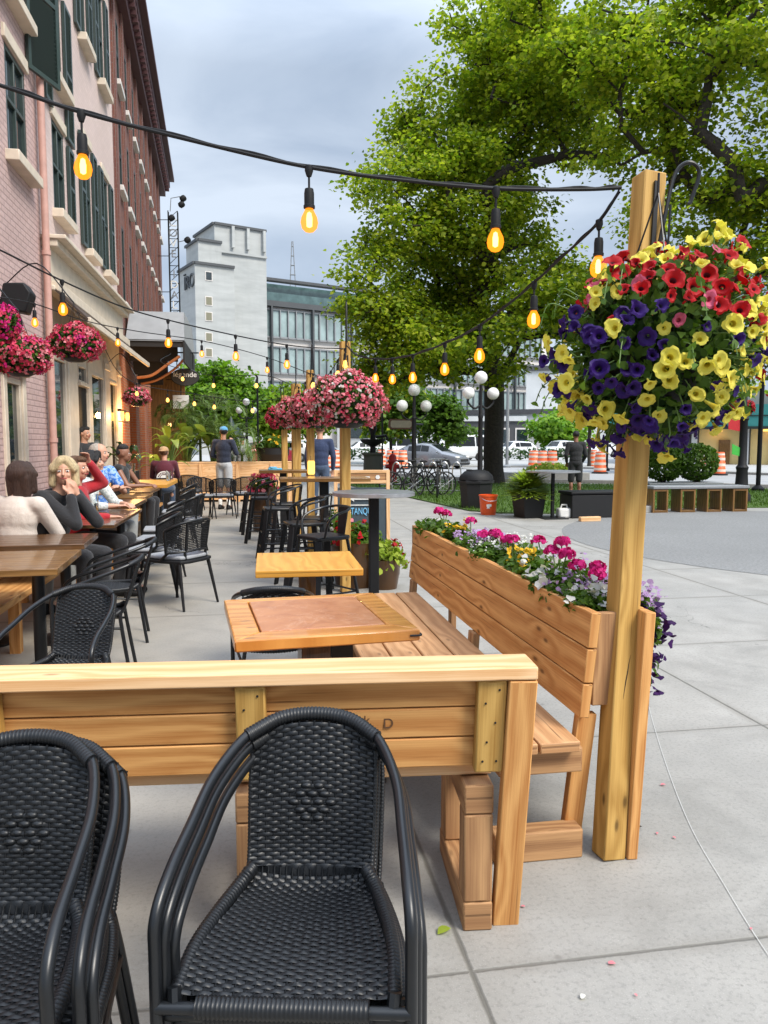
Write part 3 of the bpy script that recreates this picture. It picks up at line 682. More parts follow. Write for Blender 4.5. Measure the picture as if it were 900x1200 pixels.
for py in (325,354,372,396,414,440):
    p = far(242,py,98.3); 
    s_ = (p-c3).dot(RD); p2 = c3+RD*s_; f = MB(); q = Vector((p2.x,p2.y,p.z))
    f.block(q+Nrm*.02, [RD*.9, Nrm*.1, Vector((0,0,1.1))]); fo = f.build('window', M['white'], tw); f = MB(); f.block(q+Nrm*.06, [RD*.72, Nrm*.06, Vector((0,0,.92))]); f.build('pane', M['winglass'] if py < 330 else mat_plain('tinted_pane', (.2,.19,.13), .3), fo)
q = far(251,262,100); f = MB()
for s_ in (2.3,4.3,6.5):
    f.block(Vector((q.x,q.y,0))+RD*s_+Nrm*.25+Vector((0,0,far(280,284,103).z)), [RD*.35, Nrm*.5, Vector((0,0,2.6))])
f.block(Vector((q.x,q.y,0))+RD*3.45+Nrm*.12+Vector((0,0,far(280,302,103).z)), [RD*6.9, Nrm*.35, Vector((0,0,.25))]); f.build('rib', M['farconc'], tw)
f = far(215,330,98.5); s_ = (f-c3).dot(LD); p = c3+LD*(s_)-RD*.1; ang = math.atan2(-LD.y,-LD.x)
text_mesh('lettering', 'ÏRO', M['darktrim'], tw, (p.x,p.y,f.z), 2.3, (PI/2,0,ang), .08)
gb_ = empty('glass_office_building', (0,0,0), 0, 'white and glass office block with roof terrace to the right of the pale tower', 'building')
c0 = far(302,322,104); z0 = c0.z; o0 = Vector((c0.x,c0.y,0))+RD*.05; LEN = 52; k = z0/24.5
GN = -LD
def gblock(s0, s1, za, zb, off=0.0, t=.3, name='wall', mat='white', par=None, lst=None):
    m = MB() if lst is None else lst
    m.block(o0+RD*((s0+s1)/2)+GN*(off+t/2-.15)+Vector((0,0,(za+zb)/2)), [RD*(s1-s0), GN*t, Vector((0,0,zb-za))])
    if lst is None: return m.build(name, M[mat], par or gb_, smooth=False)
m = MB(); m.block(o0+RD*(LEN/2)-GN*8+Vector((0,0,(z0-3.2)/2)), [RD*LEN, GN*15.6, Vector((0,0,z0-3.2))]); m.build('wall', M['white'], gb_, smooth=False)
m = MB(); m.block(o0+RD*(LEN/2)-GN*7+Vector((0,0,z0-1.9)), [RD*LEN, GN*9, Vector((0,0,3))]); m.build('penthouse', M['farglass'], gb_, smooth=False)
m = MB(); gblock(0,LEN,z0-.35,z0, -1.6, 1.2, lst=m); gblock(0,LEN,z0-3.9,z0-3.2, .0, .8, lst=m); m.build('roof_slab', M['darktrim'], gb_, smooth=False)
m = MB(); gblock(0,LEN,z0-3.2,z0-2.1, .5, .06, lst=m); m.build('terrace_railing', M['farglass'], gb_, smooth=False)
M['paleglass'] = mat_plain('sky_toned_glass', (.26,.34,.34), .2, scale=.35, var=.45, spec=.8)  # sky reflection put into the pale greenish pane colour
for zb_, zt2 in ((z0-7.9,z0-4.25),(z0-12.6,z0-9.1),(z0-17.2,z0-13.6)):
    fr = MB(); gblock(0,LEN,zb_-.1,zb_+.12,.12,.3,lst=fr); gblock(0,LEN,zt2-.1,zt2+.1,.12,.3,lst=fr)
    for i in range(43): s0 = .6+i*1.18; gblock(s0-.07,s0+.07,zb_,zt2,.16,.35,lst=fr)
    fo = fr.build('window_band', M['galv'], gb_, smooth=False); pn = MB()
    for i in range(42): s0 = .72+i*1.18; gblock(s0,s0+.95,zb_+.1,zt2-.1,.12,.1,lst=pn)
    pn.build('pane', M['paleglass'], fo, smooth=False)
m = MB()
for i in range(8): gblock(1.5+i*6.1,1.75+i*6.1,z0-22,z0-3.9,.35,.5,lst=m)
m.build('facade_fin', M['darktrim'], gb_, smooth=False)
m = MB(); p = far(343,322,112)
for dz in range(4): m.tube([(p.x-.4+.1*dz,p.y,p.z+dz*1.3),(p.x+.4-.1*dz,p.y,p.z+dz*1.3)],.1,5)
for s_ in (-1,1): m.tube([(p.x+.4*s_,p.y,p.z-2),(p.x+.08*s_,p.y,p.z+4.6)],.07,5)
m.build('antenna', M['galv'], gb_)
# low buildings behind the parking
def lowblock(name, label, px0, px1, pyt, d, mat, pyb=None, dep=12, skew=0, extras=None):
    a = far(px0, pyt, d); b = far(px1, pyt, d+skew); b.z = a.z
    t = empty(name, (0,0,0), 0, label, 'building'); dirv = Vector((b.x-a.x,b.y-a.y,0)); L = dirv.length; dirv.normalize(); nn = Vector((dirv.y,-dirv.x,0))
    if nn.dot(Vector((a.x,a.y,0))) > 0: nn = -nn
    m = MB(); m.block(Vector((a.x,a.y,a.z/2))+dirv*L/2-nn*dep/2, [dirv*L, nn*dep, Vector((0,0,a.z))]); m.build('wall', mat, t, smooth=False)
    def P(s, z, off=.05): return Vector((a.x,a.y,z))+dirv*s+nn*off
    def blk(nm, s0, s1, za, zb, off, th, mt, par=None):
        m = MB(); m.block(P((s0+s1)/2,(za+zb)/2,off), [dirv*(s1-s0), nn*th, Vector((0,0,zb-za))]); return m.build(nm, mt, par or t, smooth=False)
    return t, L, a.z, blk
lw = mat_plain('white_metal_cladding', (.55,.56,.56), .6, scale=.4); lg = mat_plain('dark_grey_cladding', (.07,.07,.075), .6, scale=.4)
t, L, H, blk = lowblock('warehouse', 'long low white commercial building behind the parked cars', 395, 665, 484, 108, lw, skew=-6)
blk('roof_edge', 0, L, H-.4, H+.2, .1, .4, lg)
for i in range(7):
    f = blk('window', 2+i*4.2, 4.6+i*4.2, 2.2, 3.6, .05, .1, lg); blk('pane', 2.1+i*4.2, 4.5+i*4.2, 2.3, 3.5, .12, .06, M['winglass'], f)
t, L, H, blk = lowblock('grey_shed', 'dark grey clad building with white framed windows behind the tree trunk', 528, 617, 489, 97, lg)
blk('roof_edge', 0, L, H-.5, H+.1, .1, .3, lw)
for i in range(4):
    f = blk('window', .8+i*2.4, 2.5+i*2.4, 1.3, 3.4, .05, .12, M['white']); blk('pane', 1.0+i*2.4, 2.3+i*2.4, 1.5, 3.2, .13, .06, M['winglass'], f)
t, L, H, blk = lowblock('white_building', 'tall blank white building seen between the tree and the flower basket', 617, 760, 430, 112, lw)
blk('roof_edge', 0, L, H-.6, H+.1, .1, .3, lg)
# parking structure with teal roof band on the right
teal = mat_plain('teal_metal', (.03,.20,.19), .45, scale=.8)
t, L, H, blk = lowblock('parking_garage', 'parking garage with teal roof band and open lit bays on the right', 735, 1010, 462, 56, mat_plain('garage_concrete', (.25,.24,.22), .8, scale=.6), skew=0, dep=14)
blk('roof_band', -1, L, 2.55, 3.95, .5, 1.0, teal); blk('roof_band_trim', -1, L, 2.4, 2.56, .52, 1.1, M['green_paint']); blk('roof_band_trim', -1, L, 3.2, 3.27, 1.02, .06, M['green_paint'])
lit = mat_plain('pale_yellow_wall', (.75,.58,.25), .7, scale=1)
f = blk('garage_door', .3, 4.2, .1, 2.4, .1, .2, lg); s0 = 4.6
for i in range(5):
    blk('column', s0-.35, s0, 0.05, 2.4, .3, .4, lw)
    f = blk('bay', s0+.1, s0+2.7, .1, 2.4, .05, .12, lit); blk('shelving', s0+1.3, s0+2.0, .1, 1.7, .2, .3, M['brwood'], f); blk('ceiling_lamp', s0+.8, s0+1.5, 2.25, 2.35, .6, .3, M['bulb_far'], f); s0 += 3.1
# ================================================================ timber benches, planter, posts
b1 = empty('timber_bench', (.77,2.05,0), math.radians(-5), 'long timber bench with boarded back seen from behind, nearest the camera', 'bench')
def B(m, x0, x1, y0, y1, z0, z1, mi=0): m.box(((x0+x1)/2,(y0+y1)/2,(z0+z1)/2),(x1-x0,y1-y0,z1-z0),0,mi)
LB = -2.75
def lean(z): return .085-.115*(z/.8)            # the back leans towards the camera as it rises
m = MB(); m.block((LB/2+.0,lean(.8)+.045,.811),[(-LB+.02,0,0),(0,.14,.0),(0,0,.038)]); m.build('top_rail', M['cedar2'], b1, bevel=.005)
for i,(z0,z1) in enumerate([(.512,.604),(.608,.698),(.702,.790)]):
    m = MB(); zc = (z0+z1)/2; m.beam((LB,lean(zc)+.045,zc),(-.085,lean(zc)+.045,zc), z1-z0, .036, side=(0,.14,-1)); o = m.build('back_plank', M['cedar'], b1, bevel=.004)
    if i == 1: plank = o
text_mesh('carved_letter', 'D', M['burnt'], plank, (-.405,lean(.655)+.0255,.652), .042, (PI/2,0,0), .001)
text_mesh('carved_letter', 'k', M['burnt'], plank, (-.467,lean(.665)+.0255,.664), .038, (PI/2,0,0), .001)
for x in (-.115,-.79,-1.5,-2.2):
    m = MB(); m.beam((x,lean(.50)+.008,.505),(x,lean(.79)+.008,.79), .084, .036, side=(1,0,0))
    c_ = m.build('back_cleat', M['treated'], b1, bevel=.006); m = MB()
    for k, (dx, z) in enumerate([(-.02,.54),(.02,.54),(-.01,.60),(.012,.66),(-.018,.72),(.02,.76)]): m.ell((x+dx,lean(z)-.011,z),.0035,6)
    m.build('screw', M['matblk'], c_)
m = MB(); m.beam((-.045,.075,.0),(-.03,-.035,.791), .080, .038, side=(1,0,0)); m.build('end_board', M['cedar'], b1, bevel=.004)
m = MB(); B(m,-2.75,-.085,.10,.235,.455,.49); m.build('seat_plank', M['cedar2'], b1, bevel=.005)
for a in ((.24,.375),(.38,.515)):
    m = MB(); B(m,LB,-.28,a[0],a[1],.455,.49); m.build('seat_plank', M['reddeck'], b1, bevel=.005)
for x in (-.135,-.80,-1.9):
    m = MB(); B(m,x-.044,x+.044,.035,.50,0,.088); m.build('sled_rail', M['rawend'], b1, bevel=.006)
    m = MB(); B(m,x-.044,x+.044,.035,.50,.362,.45); m.build('seat_bearer', M['rawend'], b1, bevel=.006)
    for y in (.079,.44):
        m = MB(); B(m,x-.043,x+.043,y-.043,y+.043,.09,.36); m.build('leg', M['rawend'], b1, bevel=.006)
# bench two with the planter as its back
b2 = empty('planter_bench', (0,0,0), 0, 'timber bench with a long flower planter box as its back', 'bench')
for i, x in enumerate((.55,.70,.85,1.0)):
    y0 = 2.63 if x < .8 else 2.36
    m = MB(); B(m,x-.071,x+.071,y0,5.02,.415,.452); m.build('seat_plank', M['reddeck'], b2, bevel=.005)
for y in (2.45,3.7,4.9):
    m = MB(); B(m,.80 if y < 2.6 else .5,1.1,y-.045,y+.045,.325,.413); m.build('seat_bearer', M['rawend'], b2, bevel=.006)
    m = MB(); B(m,.80 if y < 2.6 else .5,1.12,y-.02,y+.06,.0,.105); m.build('sled_rail', M['rawend'], b2, bevel=.006)
    if y > 2.6:
        m = MB(); B(m,.52,.6,y-.04,y+.04,.107,.323); m.build('leg', M['rawend'], b2, bevel=.006)
PX = 1.135
for z0, z1 in ((.50,.62),(.624,.742),(.746,.87)):
    zc = (z0+z1)/2; dx = (zc-.87)*.10
    m = MB(); m.beam((PX+dx+.02,2.44,zc),(PX+dx+.0,5.32,zc), z1-z0, .037, side=(.1,0,1)); m.build('front_plank', M['cedar'], b2, bevel=.004)
    m = MB(); m.beam((1.345,2.5,zc),(1.325,5.32,zc), z1-z0, .035, side=(0,0,1)); m.build('back_plank', M['cedar'], b2, bevel=.004)
m = MB(); m.box((1.235,5.34,.685),(.25,.037,.37)); m.build('end_plank', M['rawend'], b2, bevel=.004)
m = MB(); m.box((1.235,2.475,.70),(.16,.03,.33)); m.build('end_plank', M['rawend'], b2, bevel=.004)
m = MB(); m.box((1.235,3.92,.54),(.16,2.8,.03)); m.build('planter_floor', M['rawend'], b2)
m = MB(); nx = 60
for i in range(nx):
    y0 = 2.5+i*2.8/nx; h0 = .83+.012*math.sin(i*1.7); h1 = .83+.012*math.sin((i+1)*1.7)
    m.poly([(1.16,y0,h0-.01),(1.315,y0,h0-.01),(1.315,y0+2.8/nx,h1-.01),(1.16,y0+2.8/nx,h1-.01)])
sl_ = m.build('soil', M['soil'], b2)
m = MB(); m.beam((1.105,2.52,0),(1.15,2.50,.50), .07, .037, side=(1,0,0)); m.build('upright', M['cedar'], b2, bevel=.004)
m = MB(); m.beam((1.285,2.43,0),(1.332,2.44,.875), .038, .088, side=(1,0,0)); m.build('upright', M['cedar'], b2, bevel=.004)
for y in (3.7,5.2):
    m = MB(); m.beam((1.06,y,0),(1.09,y,.50), .088, .037, side=(0,1,0)); m.build('upright', M['rawend'], b2, bevel=.004)
    m = MB(); m.beam((1.37,y,0),(1.37,y,.85), .088, .037, side=(0,1,0)); m.build('upright', M['rawend'], b2, bevel=.004)
# string-light posts
def post(label, base, top, w=.09, rz=.12, crook=False):
    base = Vector(base); top = Vector(top); t = empty('timber_post', base, 0, label, 'post', 'timber posts carrying the string lights')
    d = top-base; m = MB(); sd = Matrix.Rotation(rz,3,'Z')@Vector((1,0,0)); m.beam((0,0,0), d, w, w, side=sd); m.build('post_beam', M['treated'] , t, bevel=.005)
    f = d.copy(); yv = Matrix.Rotation(rz,3,'Z')@Vector((0,-w/2-.006,0))
    if crook:
        m = MB(); m.beam(d*.77+yv, d*.985+yv, .016, .008, side=sd); m.tube(curve([d*.84+yv+Vector((.0,-.01,0)), d*.93+yv+Vector((.03,-.012,0)), d+Vector((.07,-.05,-.01)), d+Vector((.115,-.06,.03)), d+Vector((.155,-.06,.0)), d+Vector((.13,-.06,-.09)), d+Vector((.12,-.06,-.11))],6), .007, 8)
        m.tube(curve([d*.80+yv, d*.86+yv+Vector((.045,-.01,0)), d*.95+yv+Vector((.05,-.012,0))],6),.004,6)
        m.build('hanging_bracket', M['black'], t)
    else:
        m = MB(); m.tube([d*.93+yv, d*.93+yv+Vector((0,-.12,.02)), d*.9+yv+Vector((0,-.14,0))], .008, 6); m.build('hanging_bracket', M['black'], t)
    return t
post('nearest timber post at the end of the flower planter, petunias hanging on it', (1.215,2.43,0), (1.385,2.60,2.39), .085, .1, True)
pn_ = [o for o in COL.objects if o.name.startswith('timber_post')][-1]
m = MB(); f_ = Vector((.0365,.0355,.508)).normalized() if False else None
bt, tp0 = Vector((1.215,2.43,0)), Vector((1.385,2.60,2.39)); ax_ = tp0-bt; sdx = Matrix.Rotation(.1,3,'Z')@Vector((1,0,0)); sdx = (sdx-ax_.normalized()*sdx.dot(ax_.normalized())).normalized(); fn = ax_.normalized().cross(sdx)
fn = -fn if fn.y > 0 else fn
def on_face(u, k): return ax_*k+fn*.0432+sdx*u
pts = [on_face(u,k) for u, k in ((-.006,.235),(-.002,.25),(.001,.262),(.006,.276),(.009,.289),(.014,.30))]
for a, b, w0, w1 in zip(pts[:-1],pts[1:],(.0004,.0014,.0022,.002,.0012),(.0014,.0022,.002,.0012,.0003)): m.poly([a-sdx*w0,a+sdx*w0,b+sdx*w1,b-sdx*w1])
m.build('drying_crack', M['soil'], pn_, smooth=False)
post('second timber post, behind the round glass bar table, pink basket on it', (.87,7.42,0), (.875,7.42,2.42), .09)
post('third timber post, with a candle jar beside it', (.73,10.1,0), (.735,10.1,2.40), .09)
post('fourth timber post, slightly wider, among the pink baskets', (.66,12.2,0), (.665,12.2,2.38), .13)
post('farthest timber post, at the end of the pink baskets', (.57,14.6,0), (.575,14.6,2.35), .10)

# ================================================================ wicker armchair
def ridged(m, pts, r, amp, pitch, n=8, mi=0):
    P = [Vector(p) for p in pts]; L = [0]
    for a, b in zip(P[:-1],P[1:]): L.append(L[-1]+(b-a).length)
    N = max(4, int(L[-1]/pitch*3)); Q = []; R = []
    j = 0
    for i in range(N+1):
        s_ = L[-1]*i/N
        while j < len(L)-2 and L[j+1] < s_: j += 1
        t = (s_-L[j])/max(L[j+1]-L[j],1e-9); Q.append(P[j].lerp(P[j+1], min(1,max(0,t)))); R.append(r+amp*(.5 if i%3==0 else (-.9 if i%3==1 else .6)))
    m.tube(Q, R, n, mi)
def make_wicker():
    root = empty('wicker_armchair'); KX = .915
    prof = curve([(0,-.205,.385),(0,-.12,.402),(0,.0,.398),(0,.10,.392),(0,.16,.398),(0,.195,.44),(0,.218,.52),(0,.245,.61),(0,.275,.70)], 10)
    L = [0]
    for a, b in zip(prof[:-1], prof[1:]): L.append(L[-1]+(b-a).length)
    T = L[-1]; SB = .40   # arc length where the seat ends and the back begins
    def at(s_):
        s_ = min(max(s_,0),T)
        for j in range(len(L)-1):
            if L[j+1] >= s_: break
        t = (s_-L[j])/max(L[j+1]-L[j],1e-9); p = prof[j].lerp(prof[j+1],t); d = (prof[j+1]-prof[j]).normalized(); return p, Vector((0,-d.z,d.y))
    def hw(s_):
        if s_ < .06: return .205
        if s_ < SB: t = (s_-.06)/(SB-.06); return .205-(.205-.15)*(t*t*(3-2*t))
        return .15+.006*min(1,(s_-SB)/.1)
    def S(u, s_, off=0.0):
        p, nrm = at(s_); q = Vector((u*hw(s_), p.y, p.z))
        if s_ < SB: q.z -= .012*(1-u*u)*min(1,s_/.1); q.y -= 0
        else:
            k = (s_-SB)/(T-SB); q.z += .030*(1-u*u)*k*k; q.y += .012*(1-u*u)*0 - .02*u*u*(1-k)*.5
        return q+nrm*off
    wr_ = random.Random(3)
    def weave(m, s0, s1, pitch, N, A0):
        rows = int((s1-s0)/pitch); h = pitch*.54
        for i in range(rows):
            sc = s0+(i+.5)*pitch+wr_.uniform(-.0009,.0009); A = A0*wr_.uniform(.65,1.3); jx = wr_.uniform(-.25,.25); vs = []; nseg = N*3
            for k in range(nseg+1):
                u = -1+2*k/nseg; ph = A*math.cos(PI*(k/3+i)+jx); a = S(u, sc-h, ph*.4); b = S(u, sc, ph+.0022); c = S(u, sc+h, ph*.4); d = S(u, sc, ph-.0022)
                vs += [a,b,c,d]
            fs = [(k*4+j, (k+1)*4+j, (k+1)*4+(j+1)%4, k*4+(j+1)%4) for k in range(nseg) for j in range(4)]
            m._add(vs, fs)
        for k in range(N+1):
            u = -1+2*k/N; m.tube([S(u, s0+(s1-s0)*q/14) for q in range(15)], .0022, 4)
    m = MB(); weave(m, .012, SB+.004, .0088, 20, .0032)
    for s_ in (-1,1):   # wrapped edge rolls
        ridged(m, curve([(s_*.14,.17,.425),(s_*.165,.13,.405),(s_*.195,.03,.398),(s_*.213,-.08,.398),(s_*.218,-.185,.385)],6), .0165, .0016, .009)
    ridged(m, [(-.17,-.212,.378),(.17,-.212,.378)], .019, .0018, .009)
    m.build('seat', M['rattan'], root, ang=80)
    m = MB(); weave(m, SB-.002, T, .0082, 16, .0032)
    for s_ in (-1,1): ridged(m, curve([(s_*.152,.165,.40),(s_*.155,.20,.46),(s_*.158,.225,.54),(s_*.160,.25,.62),(s_*.158,.275,.70)],5), .0075, .001, .008, 6)
    for r_, row in enumerate((2,3,4,3,2)):
        for c_ in range(row):
            q = S((c_-(row-1)/2)*.20, SB+.135+(r_-2)*.0165, .0); p, nrm = at(SB+.135+(r_-2)*.0165)
            Mx = Matrix((Vector((1,0,0)), Vector((0,p.y,p.z)).cross(Vector((1,0,0))), nrm)).transposed() if False else Vector((0,0,1)).rotation_difference(nrm).to_matrix()
            m.ell(q, (.0165,.0085,.0078), 8, 0, Mx)
    arch = curve([(-.165,.225,.71),(-.09,.28,.733),(0,.295,.74),(.09,.28,.733),(.165,.225,.71)],8)
    ridged(m, arch, .0165, .0014, .009, 10)
    m.build('backrest', M['rattan'], root, ang=80)
    half = [(.252,-.205,0),(.252,-.205,.25),(.252,-.205,.46),(.251,-.20,.535),(.243,-.14,.585),(.232,-.03,.622),(.215,.10,.667),(.165,.225,.71),(.09,.28,.733),(0,.295,.74)]
    pth = [(-x,y,z) for x,y,z in half]+[p for p in half[::-1][1:]]
    m = MB(); m.tube(curve(pth,6), .0125, 12)
    for s_ in (-1,1): m.lathe([(.015,0),(.015,.02),(.011,.022)],10,(s_*.252,-.205,0))
    m.build('arm_frame', M['tubeblk'], root)
    for s_ in (-1,1):
        m = MB(); m.tube(curve([(s_*.155,.165,.42),(s_*.172,.18,.30),(s_*.20,.225,0)],5), .0115, 10); m.build('leg', M['tubeblk'], root)
        m = MB(); m.tube([(s_*.168,.178,.32),(s_*.21,-.02,.345),(s_*.252,-.205,.345)], .008, 8); m.tube([(s_*.215,-.205,.36),(s_*.22,-.19,.40)],.014,8); m.build('side_brace', M['tubeblk'], root)
    m = MB(); m.tube([(-.252,-.208,.372),(.252,-.208,.372)], .0115, 10); m.build('front_rail', M['tubeblk'], root)
    return root
wk = make_wicker()
for ch_ in kids(wk):
    for v_ in ch_.data.vertices: v_.co.x *= .915
R_ = math.radians
WG = 'black wicker armchairs of the terrace'
st1 = [((.105,1.56,0),-11),((.09,1.535,.032),-11),((.078,1.51,.064),-11.5)]
st2 = [((-.485,1.53,0),-8),((-.50,1.505,.032),-8),((-.535,1.467,.064),-9)]
lab = ['lowest chair of the wicker stack in the front centre','middle chair of the wicker stack in the front centre','topmost chair of the wicker stack in the front centre, seat towards the camera']
lab2 = ['lowest chair of the wicker stack cut by the left edge','middle chair of the wicker stack cut by the left edge','topmost chair of the wicker stack cut by the left edge']
wk.location = st1[2][0]; wk.rotation_euler = (0,0,R_(st1[2][1])); tag(wk, lab[2], 'chair', WG)
for i in (0,1): dup(wk, st1[i][0], R_(st1[i][1]), lab[i])
for i in (0,1,2): dup(wk, st2[i][0], R_(st2[i][1]), lab2[i])
dup(wk, (-.89,3.70,0), R_(-13), 'black wicker armchair facing the camera beside the nearest wooden table at left')
dup(wk, (-1.0,4.97,0), R_(-86), 'black wicker armchair pushed sideways under the nearest wooden table')
dup(wk, (-1.03,5.88,0), R_(-84), 'black wicker armchair pushed under the second wooden table, behind another wicker chair')
p = on_z(322,690,.74); dup(wk, (p.x,p.y+.29,0), R_(178), 'black wicker armchair between the orange inlaid table and the yellow table')

# ================================================================ resin chairs with grey cushions
def mat_mesh_black():
    return M['matblk']
def make_resin():
    root = empty('cushioned_chair')
    m = MB()  # seat shell
    m.prism([(-.22,-.21),(.22,-.21),(.235,.0),(.21,.20),(.12,.235),(-.12,.235),(-.21,.20),(-.235,.0)], (0,0,.405), (1,0,0), (0,1,0), (0,0,.03)); m.build('seat', M['matblk'], root, bevel=.01)
    m = MB(); m.prism([(-.20,-.20),(.20,-.20),(.215,.0),(.19,.18),(.11,.21),(-.11,.21),(-.19,.18),(-.215,.0)], (0,0,.437), (1,0,0), (0,1,0), (0,0,.035)); m.build('cushion', M['cush'], root, bevel=.012)
    # wrap-around back with a woven look: frame plus fine slats
    def P(a, z): # a in -1..1 around the back
        t = a*1.35; k = (z-.47)/.31
        return Vector((math.sin(t)*(.245+.03*k), .02+math.cos(t)*(.20+.05*k), z))
    def ztop(a): return .785-.09*abs(a)**2.2
    def zbot(a): return .52-.02*abs(a)
    n = 24; fr = MB()
    for za, r in ((ztop,.013),(zbot,.011)): fr.tube([P(-1+2*i/n, za(-1+2*i/n)) for i in range(n+1)], r, 8)
    for a in (-1,-.42,.42,1): fr.tube([P(a, zbot(a)), P(a, ztop(a))], .013, 8)
    for a in (-.95,.95): fr.tube([P(a,zbot(a)), Vector((math.copysign(.225,a),-.02,.42))], .013, 8)
    for a in (-.45,.45): fr.tube([P(a,zbot(a)), Vector((math.copysign(.13,a),.19,.42))], .013, 8)
    fr.build('back_frame', M['black'], root)
    bk = MB()
    for j in range(17):
        k = (j+.5)/17; bk.tube([P(-1+2*i/n, zbot(-1+2*i/n)*(1-k)+ztop(-1+2*i/n)*k) for i in range(n+1)], .0047, 4)
    for j in range(46):
        a = -.97+1.94*j/45; bk.tube([P(a,zbot(a)),P(a,ztop(a))], .0028, 4)
    bk.build('backrest', M['matblk'], root)
    for sx in (-1,1):
        for y0, y1 in ((-.17,-.235),(.17,.245)):
            m = MB(); m.tube([(sx*.195,y0,.41),(sx*.235,y1,0)], [.017,.011], 10); m.build('leg', M['matblk'], root)
    return root
rc = make_resin(); RG = 'black chairs with grey cushions'
rs = [((-.68,7.07,0),-125,'black chair with grey cushion standing turned away in the open aisle'),
 ((-.98,7.62,0),-88,'black cushioned chair beside the glossy table, behind the turned-out chair'),
 ((-1.02,8.35,0),-95,'second black cushioned chair along the glossy table'),
 ((-1.08,9.3,0),-85,'black cushioned chair at the near end of the second glossy table'),
 ((-.92,10.45,0),-100,'black cushioned chair pulled slightly out, its pale cushion showing'),
 ((-1.14,11.7,0),-88,'black cushioned chair before the yellow table'),
 ((-1.22,13.3,0),-92,'black cushioned chair at the right end of the yellow table'),
 ((-1.02,15.3,0),15,'black chair nearest the left side of the standing man'),
 ((-.25,15.9,0),-150,'black chair right beside the standing man'),
 ((-1.35,17.0,0),170,'black chair on the far side of the table by the planter wall'),
 ((.12,16.7,0),-70,'black chair right of the standing man before the planter wall'),
 ((-.62,15.35,0),190,'black chair facing away in front of the standing man')]
for i, (l, r, s_) in enumerate(rs):
    if i == 0: rc.location = l; rc.rotation_euler = (0,0,R_(r)); tag(rc, s_, 'chair', RG)
    else: dup(rc, l, R_(r), s_)

# ================================================================ tables
def table(name, label, c, w_, d_, rz, top, z=.75, th=.04, leg='black', kind='ped', group=None, n=5, base=True):
    t = empty(name, (c[0],c[1],0), rz, label, 'table', group); m = MB(); pw = d_/n
    for i in range(n): B(m, -w_/2, w_/2, -d_/2+i*pw+.0008, -d_/2+(i+1)*pw-.0008, z-th, z)
    m.build('tabletop', M[top], t, bevel=.004)
    if kind == 'ped':
        m = MB(); B(m,-.05,.05,-.05,.05,.03,z-th-.02); m.build('column', M[leg], t, bevel=.004)
        m = MB(); B(m,-.2,.2,-.2,.2,z-th-.02,z-th-.001); m.build('top_plate', M['black'], t)
        m = MB(); m.lathe([(.24,0),(.24,.012),(.2,.02),(.09,.05),(.05,.08)],28); m.build('base', M['black'], t)
    elif kind == 'two':
        for x in (-w_*.3,w_*.3):
            m = MB(); m.tube([(x,0,.05),(x,0,z-th-.01)],.038,12); m.build('column', M[leg], t)
            m = MB(); m.lathe([(.23,0),(.23,.012),(.2,.02),(.09,.055),(.04,.1)],24,(x,0,0)); m.build('base', M['black'], t)
    return t
TG = 'dining tables along the terrace wall'
def tbl(label, right_near, y1, top, w_=.95, rz=0.0, n=5, z=.75, th=.04, kind='two', px=None):
    x, y0 = right_near; return table('dining_table', label, (x-w_/2, (y0+y1)/2), w_, y1-y0, rz, top, kind=kind, group=TG, n=n, z=z, th=th)
tbl('nearest brown plank table, cut by the left edge', (-1.12,4.50), 5.32, 'brwood', rz=R_(3))
tbl('second brown plank table, in front of the woman in beige', (-1.20,5.60), 6.28, 'dkwood', rz=R_(3))
gt = tbl('glossy dark table with a pink napkin and a glass on it', (-1.20,6.92), 8.6, 'dkwood', .44, n=10, th=.03)
tbl('dark table behind the glossy table with the napkin', (-1.36,9.0), 10.2, 'dkwood', .42)
tbl('narrow dark table before the patterned shirt of the older man', (-1.42,10.45), 11.3, 'brwood', .42)
tbl('dark table right before the yellow table', (-1.50,11.6), 12.8, 'dkwood', .5)
tbl('long yellow table in front of the man in the maroon sweater', (-1.42,13.1), 14.9, 'ytable', 1.15, n=1, z=.78, th=.06)
# inlaid orange table
t = empty('inlaid_table', (.235,3.14,0), R_(5), 'orange varnished table with a red tile panel let into its top', 'table')
m = MB(); w_, d_ = .345, .375
m.prism([(-w_,-d_),(w_,-d_),(w_-.10,-d_+.11),(-w_+.10,-d_+.11)], (0,0,.705),(1,0,0),(0,1,0),(0,0,.045))
m.prism([(w_+.001,-d_),(w_+.001,d_),(w_-.10,d_-.06),(w_-.10,-d_+.11)], (0,0,.705),(1,0,0),(0,1,0),(0,0,.0448))
m.prism([(-w_,d_),(w_,d_),(w_-.10,d_-.06),(-w_+.10,d_-.06)][::-1], (0,0,.705),(1,0,0),(0,1,0),(0,0,.0446))
m.prism([(-w_-.001,-d_),(-w_-.001,d_),(-w_+.10,d_-.06),(-w_+.10,-d_+.11)][::-1], (0,0,.705),(1,0,0),(0,1,0),(0,0,.0448))
m.build('tabletop', M['varn'], t, bevel=.006)
tm = NT('red_terracotta_tile'); oc = tm.n('ShaderNodeTexCoord').outputs['Object']; nz = tm.noise(oc,9,6,.65,.6); vz = tm.noise(oc,2.5,5,.6,1.5)
cc = tm.ramp(nz,[(.3,(.38,.14,.055)),(.7,(.52,.23,.10))]); cc = tm.mix(tm.ramp(vz,[(.49,0.0),(.5,.3),(.51,0.0)]), cc, (.7,.45,.3))
M['tile'] = tm.bsdf(cc, tm.ramp(nz,[(0,.22),(1,.42)]), bump=nz, bstr=.1, bdist=.002)
m = MB(); m.box((0,.025,.733),(.48,.565,.034)); m.build('tile_panel', M['tile'], t, bevel=.004)
